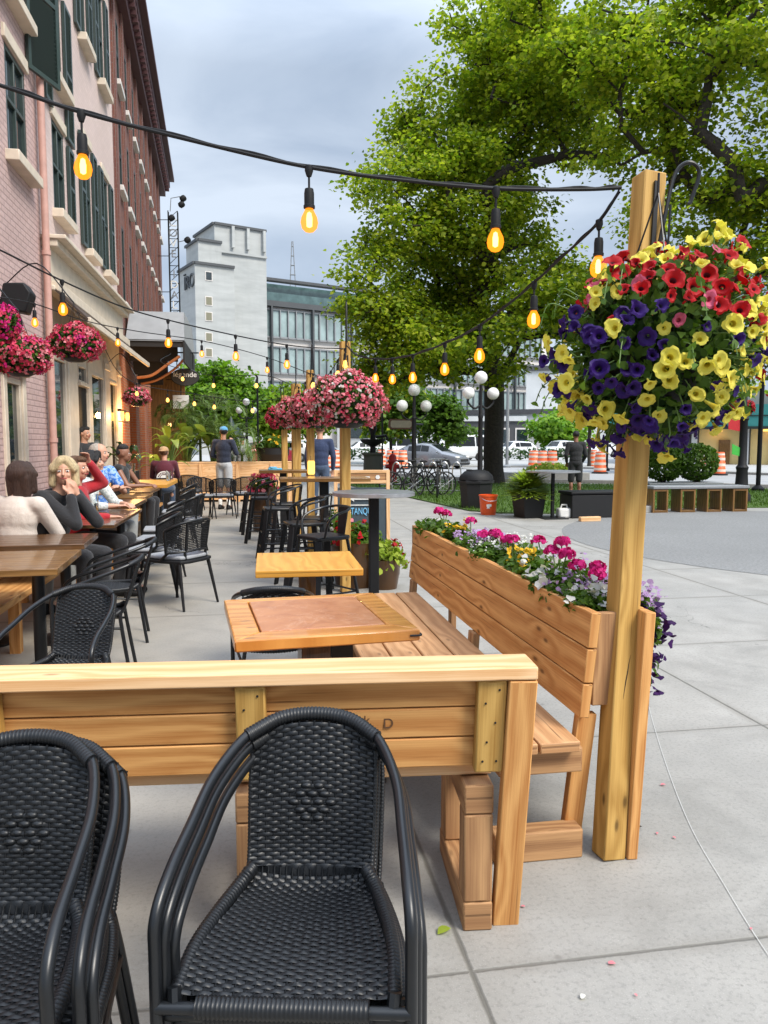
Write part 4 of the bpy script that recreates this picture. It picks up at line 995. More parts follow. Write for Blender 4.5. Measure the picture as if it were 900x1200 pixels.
m = MB(); m.tube(curve([(w_-.04,-d_-.004,.728),(w_+.004,-d_-.002,.728),(w_+.006,-d_+.05,.728)],4),.004,6); m.build('metal_edging', M['black'], t)
m = MB(); B(m,-.06,.06,-.06,.06,.03,.70); m.build('column', M['dkwood'], t, bevel=.004)
m = MB(); B(m,.07,.16,-.03,.03,.45,.70); m.build('table_brace', M['black'], t); m = MB(); B(m,-.3,.3,-.04,.04,0,.05); B(m,-.04,.04,-.3,.3,.001,.048); m.build('base', M['black'], t, bevel=.004)
t = table('square_table', 'small yellow topped table in the middle behind the inlaid table', (.305,4.60), .60, .72, R_(-1), 'ytable', leg='brwood', n=1)
# round bar-height tables
def bar_table(label, c, r, z, top='round', col=.05):
    t = empty('bar_table', (c[0],c[1],0), 0, label, 'table', 'bar-height tables')
    m = MB()
    if top == 'round':
        m.lathe([(r-.02,z-.035),(r,z-.03),(r,z-.004),(r-.012,z),(r-.03,z-.002)],48); m.build('table_rim', M['steel'], t)
        m = MB(); m.lathe([(.001,z-.02),(r-.028,z-.02),(r-.028,z-.004),(.001,z-.004)],40); m.build('glass_top', mat_glass_dark('green_glass_top',(.10,.16,.12),.12), t)
    else:
        for i in range(4): B(m,-top[0]/2,top[0]/2,-top[1]/2+i*top[1]/4,-top[1]/2+(i+1)*top[1]/4-.002,z-.04,z)
        m.build('tabletop', M['brwood'], t, bevel=.004)
    m = MB(); B(m,-col,col,-col,col,.02,z-.04); m.build('column', M['matblk'], t, bevel=.006)
    m = MB(); B(m,-.24,.24,-.24,.24,0,.02); m.build('base', M['matblk'], t, bevel=.004); return t
bar_table('round glass-topped bar table beside the second timber post', (.94,6.05), .33, 1.07, col=.038)
bar_table('plank bar table between the second and third timber posts', (.78,8.7), .3, 1.07, (1.0,.5))
bar_table('plank bar table with a blue cloth beyond the third timber post', (.42,11.3), .3, 1.07, (.7,.5))
bar_table('round metal bar table standing alone on the plaza before the lawn', (5.72,14.15), .52, .93, col=.03)
p = on_y(312,545,11.2); m = MB(); m.box((.30,11.2,1.085),(.2,.14,.03)); m.box((.27,11.18,1.11),(.1,.1,.02),.3); o = m.build('folded_cloth', mat_plain('blue_cloth',(.12,.38,.55),.9), bevel=.01); tag(o,'folded light blue cloth on the farther bar table','cloth')
# bar stools
def make_stool():
    root = empty('bar_stool'); z = .66
    m = MB(); m.prism([(-.17,-.15),(-.15,-.17),(.15,-.17),(.17,-.15),(.18,.14),(.15,.18),(-.15,.18),(-.18,.14)], (0,0,z-.03),(1,0,0),(0,1,0),(0,0,.035)); m.build('seat', M['black'], root, bevel=.01)
    for sx in (-1,1):
        for sy in (-1,1):
            m = MB(); m.beam((sx*.15,sy*.15,z-.03),(sx*.235,sy*.235,0), .06, .02, side=(1,sy*sx*-1,0)); m.build('leg', M['matblk'], root, bevel=.004)
    m = MB()
    for zz, k in ((.18,.215),(.36,.195)):
        for a, b in (((-1,-1),(1,-1)),((1,-1),(1,1)),((1,1),(-1,1)),((-1,1),(-1,-1))): m.tube([(a[0]*k,a[1]*k,zz),(b[0]*k,b[1]*k,zz)],.009,6)
    m.build('footrest', M['black'], root)
    m = MB(); m.tube(curve([(-.17,-.10,z),(-.2,-.08,z+.13),(-.2,.0,z+.19),(-.19,.12,z+.22),(-.12,.2,z+.24),(0,.22,z+.245),(.12,.2,z+.24),(.19,.12,z+.22),(.2,.0,z+.19),(.2,-.08,z+.13),(.17,-.10,z)],5), .011, 8)
    m.build('arm_rail', M['tubeblk'], root)
    m = MB(); m.prism([(-.05,0),(.05,0),(.07,.24),(-.07,.24)], (0,.19,z),(1,0,0),(0,.12,1),(0,.012,0)); m.build('back_splat', M['black'], root, bevel=.003)
    return root
sk = make_stool(); SG = 'black metal bar stools'
ss = [((.58,6.6,0),-60,'nearest black metal bar stool, beside the round glass bar table'),((.48,7.75,0),-80,'second black bar stool, at the plank bar table'),((.60,8.25,0),-100,'third black bar stool, close behind the second'),
 ((.28,9.6,0),-85,'fourth black bar stool, next to the aisle'),((.40,10.3,0),-80,'fifth black bar stool, by the third timber post'),((.12,11.5,0),-95,'black bar stool at the bar table with the blue cloth'),((.02,12.6,0),-85,'farthest black bar stool along the aisle')]
for i, (l, r, s_) in enumerate(ss):
    if i == 0: sk.location = l; sk.rotation_euler = (0,0,R_(r)); tag(sk, s_, 'bar stool', SG)
    else: dup(sk, l, R_(r), s_)
# ================================================================ string lights
def bulb(parent, p, drop=.05, mat=None, sc=1.0, simple=False):
    s = MB(); s.tube([p, p+Vector((0,0,-drop))], .004*sc, 6); q = p+Vector((0,0,-drop))
    s.lathe([(.004,0),(.014,-.004),(.0165,-.018),(.0165,-.055),(.019,-.057),(.019,-.066),(.012,-.068)][::-1], 12 if not simple else 8, q)
    so_ = s.build('bulb_socket', M['matblk'], parent)
    g = MB(); prof = [(.012,-.066),(.016,-.075),(.026,-.095),(.029,-.112),(.025,-.13),(.014,-.141),(.001,-.145)][::-1]
    g.lathe([(r*sc,z) for r,z in prof], 16 if not simple else 8, q)
    if simple: g.build('bulb', M['bulb_far'], so_)
    else:
        b = g.build('bulb', M['bulb_glass'], so_)
        f = MB(); f.lathe([(.002,-.128),(.009,-.124),(.010,-.10),(.007,-.082),(.002,-.078)], 8, q); f.build('filament', M['filament'], b)
def cable_at(P, s_):
    L = [0]
    for a, b in zip(P[:-1],P[1:]): L.append(L[-1]+(b-a).length)
    t = s_*L[-1]
    for j in range(len(L)-1):
        if L[j+1] >= t: return P[j].lerp(P[j+1], (t-L[j])/max(1e-9,L[j+1]-L[j]))
    return P[-1]
def string(label, nodes, bulbs, r=.0045, simple=False, drop=.05, twin=False):
    t = empty('string_lights', (0,0,0), 0, label, 'string lights', 'warm bulb string lights over the terrace')
    P = curve(nodes, 10); m = MB(); m.tube(P, r, 8)
    if twin: m.tube([p+Vector((.002*math.sin(i*1.1),0,.006+.003*math.cos(i*.9))) for i, p in enumerate(P)], r*.6, 6)
    for b in bulbs:   # b = pixel column: the bulb hangs from the cable where it crosses that column
        best = None
        for i in range(len(P)-1):
            for k in range(6):
                q = P[i].lerp(P[i+1], k/6); d = q-Vector((0,0,EYE)); x = d.x*math.cos(YAW)-d.y*math.sin(YAW); y = d.x*math.sin(YAW)+d.y*math.cos(YAW)
                yy = y*math.cos(PITCH)-d.z*math.sin(PITCH); e = abs(450+FPX*x/yy-b)
                if best is None or e < best[0]: best = (e, q)
        q = best[1]; m.lathe([(.006,.008),(.013,.004),(.014,-.012),(.008,-.03)][::-1], 10, q)
        bulb(t, q+Vector((0,0,-.02)), drop, simple=simple)
    m.build('cable', M['matblk'], t); return t
ptop = Vector((1.36,2.57,2.33))
string('nearest string of warm bulbs running from the upper left corner to the nearest post', [on_y(-60,86,2.75), on_y(0,100,2.72), on_y(97,132,2.7), on_y(230,166,2.66), on_y(362,196,2.62), on_y(480,212,2.6), on_y(583,221,2.58), on_y(680,222,2.57), on_y(728,220,2.56)], [96,363,582], .0065, drop=.045, twin=True)
string('string of warm bulbs drooping from the nearest post to the second post', [on_y(726,224,2.6), on_y(700,262,2.68), on_y(660,300,3.0), on_y(610,345,3.5), on_y(560,383,4.1), on_y(520,403,4.8), on_y(480,417,5.6), on_y(445,421,6.4), on_y(418,416,7.0), on_y(406,405,7.38)], [702,626,562,521,484,460,440], .0055, twin=True, drop=.035)
p2t = Vector((.87,7.38,2.35)); p3t = Vector((.735,10.05,2.35)); p4t = Vector((.665,12.15,2.33)); p5t = Vector((.575,14.5,2.3))
string('string of warm bulbs from the left edge above the pink baskets to the second post', [on_y(-30,280,4.3), on_y(0,293,4.5), on_y(75,330,5.2), on_y(145,360,5.9), on_y(205,377,6.4), on_y(290,396,6.9), on_y(350,406,7.2), p2t], [73,197,276,336], .0055)
string('string of warm bulbs passing in front of the shop awning to the third post', [on_y(-20,345,6.2), on_y(40,356,7.0), on_y(100,376,8), on_y(160,388,9), on_y(240,400,9.6), on_y(310,418,9.9), p3t], [40,138,236,313], .005, drop=.03)
string('string of warm bulbs from the dark canopy to the fourth post', [Vector((-1.75,17.5,3.4)), on_y(190,425,15.5), on_y(250,440,14), on_y(310,440,13), p4t], [214,250,300], .006, simple=True)
string('string of warm bulbs from the shop cornice to the farthest post', [Vector((-2.5,13.5,3.2)), on_y(150,445,14), on_y(230,462,14.4), on_y(290,470,14.5), p5t], [160,196,227,251,296], .006, simple=True)
string('short string of warm bulbs running along the row of farther posts', [p2t, (p2t+p3t)/2-Vector((0,0,.16)), p3t, (p3t+p4t)/2-Vector((0,0,.1)), p4t, (p4t+p5t)/2-Vector((0,0,.1)), p5t], [404,396,388,381,374,367,358,350,343,338], .005, simple=True, drop=.02)
# thin wires to the right of the nearest post
m = MB(); m.tube(curve([ptop+Vector((0,.02,-.01)), Vector((3.6,6.5,2.95)), Vector((8,14,3.9))],8), .004, 6); m.tube(curve([ptop+Vector((0,.02,-.04)), Vector((3.8,6.5,2.55)), Vector((9,14,3.6))],8), .003, 6)
tag(m.build('overhead_wire', M['matblk']), 'thin dark wires leading right from the nearest post into the tree', 'wire')

# ================================================================ flowers
def petunia_mesh(name, pm, tm_, R=.030, depth=.035, seed=0, lobes=5, ruff=.055):
    rd = random.Random(seed); m = MB(); n = 20
    rings = [(.0035,-depth,0),(.005,-depth*.6,0),(.009,-depth*.25,0),(.015,-.004,0),(R*.75,.001,.5),(R,.0,1.0)]
    vs = []
    for r, z, w_ in rings:
        for k in range(n):
            a = 2*PI*k/n; f = 1-w_*.17*max(0.0,math.cos(lobes*a+.3))**5+w_*.03*math.sin(3*a+seed); dz = w_*.0022*math.sin(11*a+seed)+w_*.005*math.cos(a*2+seed)+w_*.002*math.cos(lobes*a)
            vs.append((math.cos(a)*r*f, math.sin(a)*r*f, z+dz-w_*.003*rd.random()))
    fs = []; mi = []
    b = 0; m.v = vs
    for i in range(len(rings)-1):
        for k in range(n):
            m.f.append([i*n+k, i*n+(k+1)%n, (i+1)*n+(k+1)%n, (i+1)*n+k]); m.m.append(1 if i in (1,) else 0); m.uv.append([(0,0)]*4)
    me_o = m.build(name, [pm, tm_], None); me = me_o.data; bpy.data.objects.remove(me_o); return me
PET = {c: [petunia_mesh(nm, M['pet_'+c], M['thr_'+c], seed=s_, R=.029) for s_ in (1,2,3,4)] for c, nm in (('yellow','yellow_petunia'),('red','red_petunia'),('purple','purple_petunia'),('pink','pink_petunia'))}
def leaves(name, centers, normals, size, mat, parent=None, aspect=.6, jitter=.5, fold=.15):
    """leaf-shaped hexagon faces"""
    C = np.asarray(centers, float); Nn = np.asarray(normals, float); n = len(C)
    Nn = Nn+rng.normal(0,jitter,(n,3)); Nn /= np.linalg.norm(Nn,axis=1)[:,None]
    a = rng.normal(0,1,(n,3)); U = np.cross(Nn,a); U /= np.linalg.norm(U,axis=1)[:,None]; W = np.cross(Nn,U)
    s_ = np.asarray(size)*rng.uniform(.65,1.25,n) if np.ndim(size)==0 else np.asarray(size)
    s_ = s_[:,None]
    pts = [(-1,0,0),(-.35,aspect,fold),(.35,aspect*.85,fold),(1,0,-.1),(.35,-aspect*.85,fold),(-.35,-aspect,fold)]
    V = np.stack([C+U*s_*p[0]*.5+W*s_*p[1]*.5+Nn*s_*p[2] for p in pts],1)
    return quads_mesh(name, V, mat, parent, k=6)
def ball_points(n, c, r, rmin=.5, lower=-1.0):
    d = rng.normal(0,1,(n*2,3)); d /= np.linalg.norm(d,axis=1)[:,None]; d = d[d[:,2] > lower][:n]
    rr = rng.uniform(rmin,1,len(d))**.6
    return np.asarray(c)+d*np.asarray(r)*rr[:,None], d
def rot_to(nv, spin=0.0):
    q = Vector((0,0,1)).rotation_difference(Vector(nv)); return q @ Quaternion((0,0,1), spin)
# the large petunia basket by the nearest post
def big_basket(label, c, R, colf, nfl, nleaf, seed, scale=1.0):
    rd = random.Random(seed); c = Vector(c); t = empty('petunia_basket', c, 0, label, 'flower basket', 'large hanging petunia baskets')
    m = MB(); m.lathe([(.09,-.17),(.13,-.15),(.15,-.05),(.155,.0),(.145,.0),(.14,-.04)], 24, (0,0,-.02)); m.build('basket_pot', M['pot'], t)
    m = MB()
    for k in range(3): a = 2*PI*k/3+.4; m.tube([(math.cos(a)*.15,math.sin(a)*.15,0),(0,0,.46)], .003, 5)
    m.tube([(0,0,.46),(0,0,.52)],.004,5); m.build('hanging_wire', M['black'], t)
    pts, d = ball_points(nleaf, (0,0,0), (R*.93,R*.93,R*.93), .3)
    pts = pts*np.array([shape(q) for q in d])[:,None]; leaves('foliage', pts, d, .040, M['foliage_a'], t, jitter=.7)
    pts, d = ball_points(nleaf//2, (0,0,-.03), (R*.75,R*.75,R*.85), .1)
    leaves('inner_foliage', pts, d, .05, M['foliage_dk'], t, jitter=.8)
    st = MB(); flw = []; tries = 0; placed = []; fallback = Vector((0,-1,0))
    while len(placed) < nfl and tries < 20000:
        tries += 1
        v = Vector((rd.gauss(0,1),rd.gauss(0,1),rd.gauss(0,1))).normalized()
        if v.y > .35 and rd.random() < .75: continue
        if any((v-p).length <   .088+.055*math.sin(v.x*9+v.z*7+seed)**2 for p in placed): continue
        placed.append(v)
        a = v.x*math.cos(YAW)-v.y*0; b = v.z; col = colf(v.x*.88-v.y*.47, v.z, rd)
        if col is None: continue
        rr = R*(1.0+rd.uniform(-.12,.10))*shape(v); p = Vector((v.x*rr, v.y*rr, v.z*rr*(1.0 if v.z > 0 else 1.0)))
        nv = (v+Vector((rd.uniform(-.7,.7), -.25+rd.uniform(-.5,.4), .12+rd.uniform(-.6,.5)))).normalized()
        o = bpy.data.objects.new(col+'_petunia', rd.choice(PET[col])); put(o, t); o.location = p; o.rotation_mode = 'QUATERNION'; o.rotation_quaternion = rot_to(nv, rd.uniform(0,6)); s_ = rd.uniform(.66,1.15)*scale*(1.0 if col != 'purple' else .95); o.scale = (s_*rd.uniform(.8,1.08),s_,s_*rd.uniform(.5,1.8))
        st.tube([p*.75, p*.92-nv*.01, p-nv*.03], .0022, 4)
    tag(st.build('flower_stem', M['stem'], t), kind='stuff')
    # trailing wisps
    w_ = MB(); wp = []; wn = []
    for k in range(26):
        a = rd.uniform(0,2*PI); e = rd.uniform(-.6,1.0); v = Vector((math.cos(a)*math.cos(e),math.sin(a)*math.cos(e),math.sin(e)))
        p0 = v*R*.9; p1 = v*R*1.12+Vector((0,0,-.01)); p2 = p1+Vector((v.x*.03,v.y*.03,-.05-.03*rd.random())); w_.tube(curve([p0,p1,p2],4), .0018, 4)
        for q in (p1,p2,(p1+p2)/2): wp.append(q); wn.append(v)
    tag(w_.build('trailing_stem', M['stem'], t), kind='stuff'); tag(leaves('trailing_foliage', [tuple(x) for x in wp], [tuple(x) for x in wn], .03, M['foliage_a'], t), kind='stuff')
    return t
def shape(v):
    x, y, z = v; x = x*.88-y*.47; k = max(0.0, min(1.0, (-x+z-.35)/.9)); return (1-.20*k)*(1+.10*math.sin(x*6+1)*math.cos(z*5+y*3)+.05*math.sin(11*x+2)*math.sin(9*z))*(1+.07*abs(x))
def colA(a, b, rd):
    r = rd.random()
    if b < -.84: return 'purple' if r < .8 else 'yellow'
    if b > .80: return 'yellow' if r < .65 else 'red'
    if b > .02:
        if a < -.5: return ('yellow' if r < .55 else 'red' if r < .8 else 'purple') if b < .45 else ('red' if r < .6 else 'pink' if r < .8 else 'yellow')
        if a < .62: return ('red' if r < .74 else 'yellow' if r < .94 else 'pink') if b > .25 or a > .1 else ('purple' if r < .7 else 'red')
        return 'yellow' if r < .6 else 'red'
    if a < -.60: return 'yellow' if r < .75 else 'purple'
    if a < .02 and b > -.5: return 'purple' if r < .8 else 'yellow'
    if a > .02 and b > -.5: return 'yellow' if r < .86 else 'purple'
    return 'yellow' if r < .62 else 'purple'
bc = on_y(768,400,2.30)
big_basket('big hanging basket of yellow, red and purple petunias by the nearest post', (bc.x,2.31,bc.z+.0), .325, colA, 380, 2300, 5, 1.0)
def colB(a, b, rd):
    r = rd.random(); return 'red' if r < .6 else 'pink' if r < .8 else 'yellow' if a < 0 and r < .9 else 'red'
bc2 = on_y(955,385,2.75)
big_basket('red and pink petunia basket cut by the right edge of the view', (bc2.x,2.75,bc2.z), .25, colB, 120, 800, 9, 1.0)

# smaller dense flower balls hung along the terrace
def flower_ball(label, c, r, cols, seed, n=420, fs=.03, group='pink hanging flower baskets', hang=.0, bracket=None, sz=.8, nl=1500):
    c = Vector(c); t = empty('flower_basket', c, 0, label, 'flower basket', group)
    m = MB(); m.lathe([(r*.28,-r*.7),(r*.45,-r*.6),(r*.55,-r*.15),(r*.5,-.1*r)], 18); m.build('basket_pot', M['pot'], t)
    m = MB()
    for k in range(3): a = 2*PI*k/3; m.tube([(math.cos(a)*r*.5,math.sin(a)*r*.5,0),(0,0,r*1.5)], .003, 4)
    if bracket: m.tube(curve([Vector(bracket)-c, (Vector(bracket)-c)*.5+Vector((0,0,r*1.9)), Vector((0,0,r*1.5))],5), .008, 6)
    m.build('hanging_wire', M['black'], t)
    R3 = (r,r,r*sz); pts, d = ball_points(nl, (0,0,0), R3, .55); leaves('foliage', pts*.93, d, fs*1.15, M['foliage_dk'], t, jitter=.7)
    pts, d = ball_points(nl//3, (0,0,0), R3, .7); leaves('foliage', pts*.96, d, fs*1.1, M['foliage_a'], t, jitter=.7)
    for ci, (cm, share) in enumerate(cols):   # blossoms: clusters of small petals
        k = int(n*share); P0, D0 = ball_points(k, (0,0,0), R3, .88, -.85); lump = 1+.10*np.sin(D0[:,0]*7+seed)*np.cos(D0[:,2]*6+seed); P0 = P0*lump[:,None]
        reps = 4; P1 = np.repeat(P0,reps,0)+rng.normal(0,fs*.30,(len(P0)*reps,3)); D1 = np.repeat(D0,reps,0)
        leaves('blossoms', P1, D1, fs*.85, M[cm], t, aspect=.85, jitter=.45, fold=.1)
    return t
PK = [('pet_salmon',.70),('pet_white',.08),('pet_rose',.22)]; HP = [('pet_rose',.6),('pet_salmon',.3),('pet_hot',.1)]
def at_px(px, py, y): return on_y(px, py, y)
flower_ball('pink flower basket on the second timber post, largest and nearest of the row', at_px(407,469,7.12), .365, PK, 1, 900, .034, sz=.72, nl=2200, bracket=(.87,7.3,2.3))
flower_ball('second pink flower basket of the post row', at_px(368,480,9.85), .33, PK, 2, 600, .038, sz=.78, bracket=(.735,10.0,2.3))
flower_ball('third pink flower basket of the post row', at_px(347,484,12.0), .33, PK, 3, 480, .042, sz=.8, bracket=(.66,12.1,2.3))
flower_ball('farthest and reddest flower basket of the post row', at_px(329,489,14.4), .28, HP, 4, 350, .042, sz=.85, bracket=(.575,14.5,2.2))
flower_ball('bright pink flower basket cut by the left edge before the pink wall', at_px(-6,378,6.6), .19, [('pet_hot',.5),('pet_rose',.5)], 5, 340, .032, group='pink baskets on the shop wall', bracket=(FX,6.7,2.9))
flower_ball('deep pink flower basket below the loudspeaker', at_px(24,417,8.1), .285, HP, 6, 480, .036, sz=.72, group='pink baskets on the shop wall', bracket=(FX,8.2,2.75))
flower_ball('round deep pink flower basket under the shop awning', at_px(88,402,9.6), .31, HP, 7, 560, .036, sz=.72, group='pink baskets on the shop wall', bracket=(FX,9.9,3.3))
flower_ball('small pink flower basket by the orange brick pillar', at_px(160,465,16.3), .27, [('pet_salmon',.6),('pet_rose',.4)], 8, 300, .045, sz=.72, group='pink baskets on the shop wall', bracket=(FX,16.6,3.1))
flower_ball('small dark red flower basket hung on the right street lamp', at_px(868,478,18.9), .36, [('pet_rose',.35),('pet_red',.65)], 9, 260, .06, sz=.6, group=None)
# ---- plants growing in the long planter
def geranium(label, y, x, h, n_heads, col='pet_hot', seed=0, spread=.10):
    rd = random.Random(seed); t = empty('geranium', (x,y,.83), 0, label, 'flowering plant', 'plants in the long planter box'); st = MB(); P = []; D = []
    for i in range(n_heads):
        a = rd.uniform(0,2*PI); p = Vector((math.cos(a)*spread*rd.uniform(.2,1)*.6, math.sin(a)*spread*rd.uniform(.3,1), h*rd.uniform(.8,1.1))); st.tube(curve([(0,0,0),p*.5+Vector((0,0,.02)),p],4), .003, 5)
        k = 50; d = rng.normal(0,1,(k,3)); d /= np.linalg.norm(d,axis=1)[:,None]; d[:,2] = abs(d[:,2])*.9-.2; P.append(np.array(p)+d*.031); D.append(d)
    tag(st.build('flower_stem', M['stem'], t), kind='stuff'); leaves('flower_head', np.concatenate(P), np.concatenate(D), .024, M[col], t, aspect=.9, jitter=.4)
    k = 90; d = rng.normal(0,1,(k,3)); pts = d*np.array([.04,.07,.02])+np.array([0,0,.03]); leaves('foliage', pts, np.tile([0,0,1],(k,1)), .05, M['foliage_a'], t, aspect=.95, jitter=.6)
def carpet(label, y, x, r, col, nfl, seed, leafm='foliage_a', fsz=.016, trail=0.0, name='bedding_plant', lsz=.035, nlf=300, z=.845, hgt=.085):
    t = empty(name, (x,y,z), 0, label, 'flowering plant', 'plants in the long planter box'); k = nlf
    a = rng.uniform(0,2*PI,k); rr = np.sqrt(rng.uniform(0,1,k)); P = np.stack([np.cos(a)*rr*r[0], np.sin(a)*rr*r[1], rng.uniform(-.01,hgt,k)*(1.1-rr*.5)],1)
    if trail: s_ = np.clip((P[:,0]/r[0]-.1),0,1); P[:,2] -= s_*trail*rng.uniform(.2,1,k)*1.2
    leaves('foliage', P, np.tile([.15,-.1,1],(k,1)), lsz, M[leafm], t, jitter=.6)
    a = rng.uniform(0,2*PI,nfl); rr = np.sqrt(rng.uniform(0,1,nfl)); P = np.stack([np.cos(a)*rr*r[0]*1.05, np.sin(a)*rr*r[1], rng.uniform(hgt*.6,hgt*1.35,nfl)*(1.1-rr*.4)],1)
    if trail: s_ = np.clip((P[:,0]/r[0]-.1),0,1); P[:,2] -= s_*trail*rng.uniform(.1,1,nfl)*1.2; P[:,0] += s_*.02
    P = np.repeat(P,5,0)+rng.normal(0,fsz*.55,(nfl*5,3)); leaves('blossoms', P, np.tile([.1,-.3,1],(len(P),1)), fsz, M[col], t, aspect=.9, jitter=.5)
cx_ = 1.235
geranium('magenta geranium at the far end of the planter', 4.92, cx_, .17, 3, seed=1)
geranium('magenta geranium with two heads, second from the far end of the planter', 3.98, cx_, .16, 3, seed=2)
geranium('single magenta geranium head in the middle of the planter', 3.62, cx_+.03, .14, 3, seed=3)
geranium('tall magenta geranium left of the nearest post', 2.98, cx_, .20, 3, seed=4, spread=.12)
geranium('low magenta geranium right beside the nearest post', 2.76, cx_+.03, .14, 3, seed=6, spread=.09)
carpet('leafy green plant spilling over the far end of the planter', 5.12, cx_-.02, (.13,.22), 'pet_white', 6, 1, nlf=260, hgt=.1, lsz=.045, name='leafy_plant')
carpet('yellow marigold near the far end of the planter', 4.6, cx_, (.08,.09), 'pet_orange', 7, 2, fsz=.03, hgt=.12)
carpet('pale lilac verbena patch behind the middle of the planter', 4.25, cx_, (.10,.2), 'pet_lilac', 46, 3, fsz=.016)
carpet('white alyssum patch on the inner side of the planter', 3.85, cx_-.02, (.10,.18), 'pet_white', 30, 4, fsz=.014)
carpet('yellow pansies in the middle of the planter', 3.33, cx_, (.09,.2), 'pet_orange', 13, 5, fsz=.028, hgt=.09, lsz=.045)
carpet('dense green leaves between pansies and white blooms', 3.12, cx_+.02, (.12,.2), 'pet_white', 8, 6, fsz=.03, hgt=.10, nlf=280)
carpet('white petunias on the inner edge of the planter', 3.0, cx_-.04, (.07,.12), 'pet_white', 7, 7, fsz=.04, hgt=.06)
carpet('lilac and white verbena near the nearest post', 2.82, cx_, (.10,.14), 'pet_lilac', 26, 8, fsz=.018, hgt=.07)
carpet('white flowers beside the foot of the nearest post', 2.62, cx_-.02, (.09,.10), 'pet_white', 9, 9, fsz=.032, hgt=.07)
carpet('lilac verbena trailing over the outer side of the planter right of the post', 2.72, cx_+.15, (.12,.20), 'pet_lilac', 110, 10, fsz=.02, trail=.16, nlf=380, hgt=.08)
carpet('dark purple petunias trailing down the outer side of the planter', 2.66, cx_+.175, (.075,.14), 'pet_dkpurple', 46, 11, fsz=.034, trail=.34, nlf=240, hgt=.0)
geranium('magenta geranium between the lilac patch and the far end of the planter', 4.45, cx_+.05, .15, 1, seed=8)
geranium('magenta geranium behind the yellow pansies', 3.28, cx_+.06, .17, 1, seed=9)
carpet('mixed green foliage behind the tall geranium', 2.95, cx_+.05, (.10,.16), 'pet_lilac', 14, 21, hgt=.13, nlf=320)
carpet('green foliage with small white blooms along the outer edge of the planter', 3.6, cx_+.08, (.09,.4), 'pet_white', 24, 22, hgt=.12, nlf=420)
carpet('lilac verbena cluster beyond the white alyssum', 4.05, cx_+.07, (.09,.2), 'pet_lilac', 40, 23, fsz=.018, hgt=.10)
# ---- barrels and pots
def pot_plant(label, loc, r, h, mat, cols, leafm='foliage_a', fh=.25, fr=1.2, n=60, fs=.04, nl=350, lsz=.06, name='planter_pot', square=False, cat='planter', spiky=False, group=None):
    t = empty(name, loc, .2 if square else 0, label, cat, group); m = MB()
    if square:
        m.prism([(-r*.82,-r*.82),(r*.82,-r*.82),(r*.82,r*.82),(-r*.82,r*.82)],(0,0,0),(1,0,0),(0,1,0),(0,0,h*.02)); 
        m.lathe([(r*1.08,0),(r*1.35,h*.93),(r*1.42,h*.93),(r*1.42,h),(r*1.28,h),(r*1.25,h*.9)], 4, (0,0,0), 0, Matrix.Rotation(PI/4,3,'Z'))
    else: m.lathe([(r*.8,0),(r*.95,h*.45),(r*.98,h*.5),(r*1.0,h*.95),(r*1.04,h),(r*.93,h),(r*.9,h*.9)], 22)
    m.build('pot', M[mat], t, ang=30)
    m = MB(); m.lathe([(.001,h*.9),(r*.92,h*.9)],16); m.build('soil', M['soil'], t)
    k = nl; d = rng.normal(0,1,(k,3)); d /= np.linalg.norm(d,axis=1)[:,None]; d[:,2] = abs(d[:,2]); P = d*np.array([r*fr,r*fr,fh])*rng.uniform(.4,1,(k,1))+np.array([0,0,h*.95]); P[:,2] -= np.clip(np.hypot(P[:,0],P[:,1])-r,0,1)*1.1
    if spiky:
        V = []
        for q, dd in zip(P, d):
            side = np.cross(dd,[0,0,1]); side = side/(np.linalg.norm(side)+1e-6)*.045; tip = q+dd*np.array([1,1,.5])*lsz*2-np.array([0,0,.04]); V.append([q-side,q+side,tip])
        quads_mesh('foliage', np.array(V), M[leafm], t, k=3)
    else: leaves('foliage', P, d, lsz, M[leafm], t, jitter=.6)
    for cm, kk in cols:
        d = rng.normal(0,1,(kk,3)); d /= np.linalg.norm(d,axis=1)[:,None]; d[:,2] = abs(d[:,2]); P = d*np.array([r*fr,r*fr,fh])*1.02+np.array([0,0,h*.95]); P[:,2] -= np.clip(np.hypot(P[:,0],P[:,1])-r,0,1)*1.0
        P = np.repeat(P,4,0)+rng.normal(0,fs*.3,(kk*4,3)); leaves('blossoms', P, np.repeat(d,4,0), fs, M[cm], t, aspect=.9)
    return t
pot_plant('dark wooden planter with red geraniums at the foot of the second post', (1.02,7.75,0), .26, .46, 'dkwood', [('pet_red',20)], fh=.22, fr=1.1, fs=.055, lsz=.07, nl=420)
pot_plant('planter of lime green leaves and red blooms right of the glass bar table', (1.28,7.55,0), .16, .30, 'dkwood', [('pet_red',8)], 'foliage_lime', fh=.22, fr=1.5, fs=.05, lsz=.08, nl=260)
pot_plant('planter with pink flowers beside the plank bar tables', (.15,12.9,.0), .22, .74, 'dkwood', [('pet_rose',40),('pet_salmon',20)], fh=.24, fr=1.2, fs=.06, nl=260)
pot_plant('low pot of green and white flowers under the bar tables', (1.02,9.6,0), .22, .42, 'dkwood', [('pet_white',20),('pet_salmon',8)], fh=.25, fr=1.2, fs=.045, lsz=.06)
pot_plant('square black pot of drooping yellow green leaves at the lawn edge', (5.34,14.45,0), .26, .50, 'pot', [], 'foliage_lime', fh=.42, fr=1.35, nl=800, lsz=.16, square=True, spiky=True)
pot_plant('round dark bowl of green plants on the planter wall', (on_y(320,536,20.2).x,20.2,1.0), .42, .35, 'pot', [('pet_orange',10)], 'foliage_a', fh=.35, fr=1.0, nl=200, lsz=.16, fs=.06)
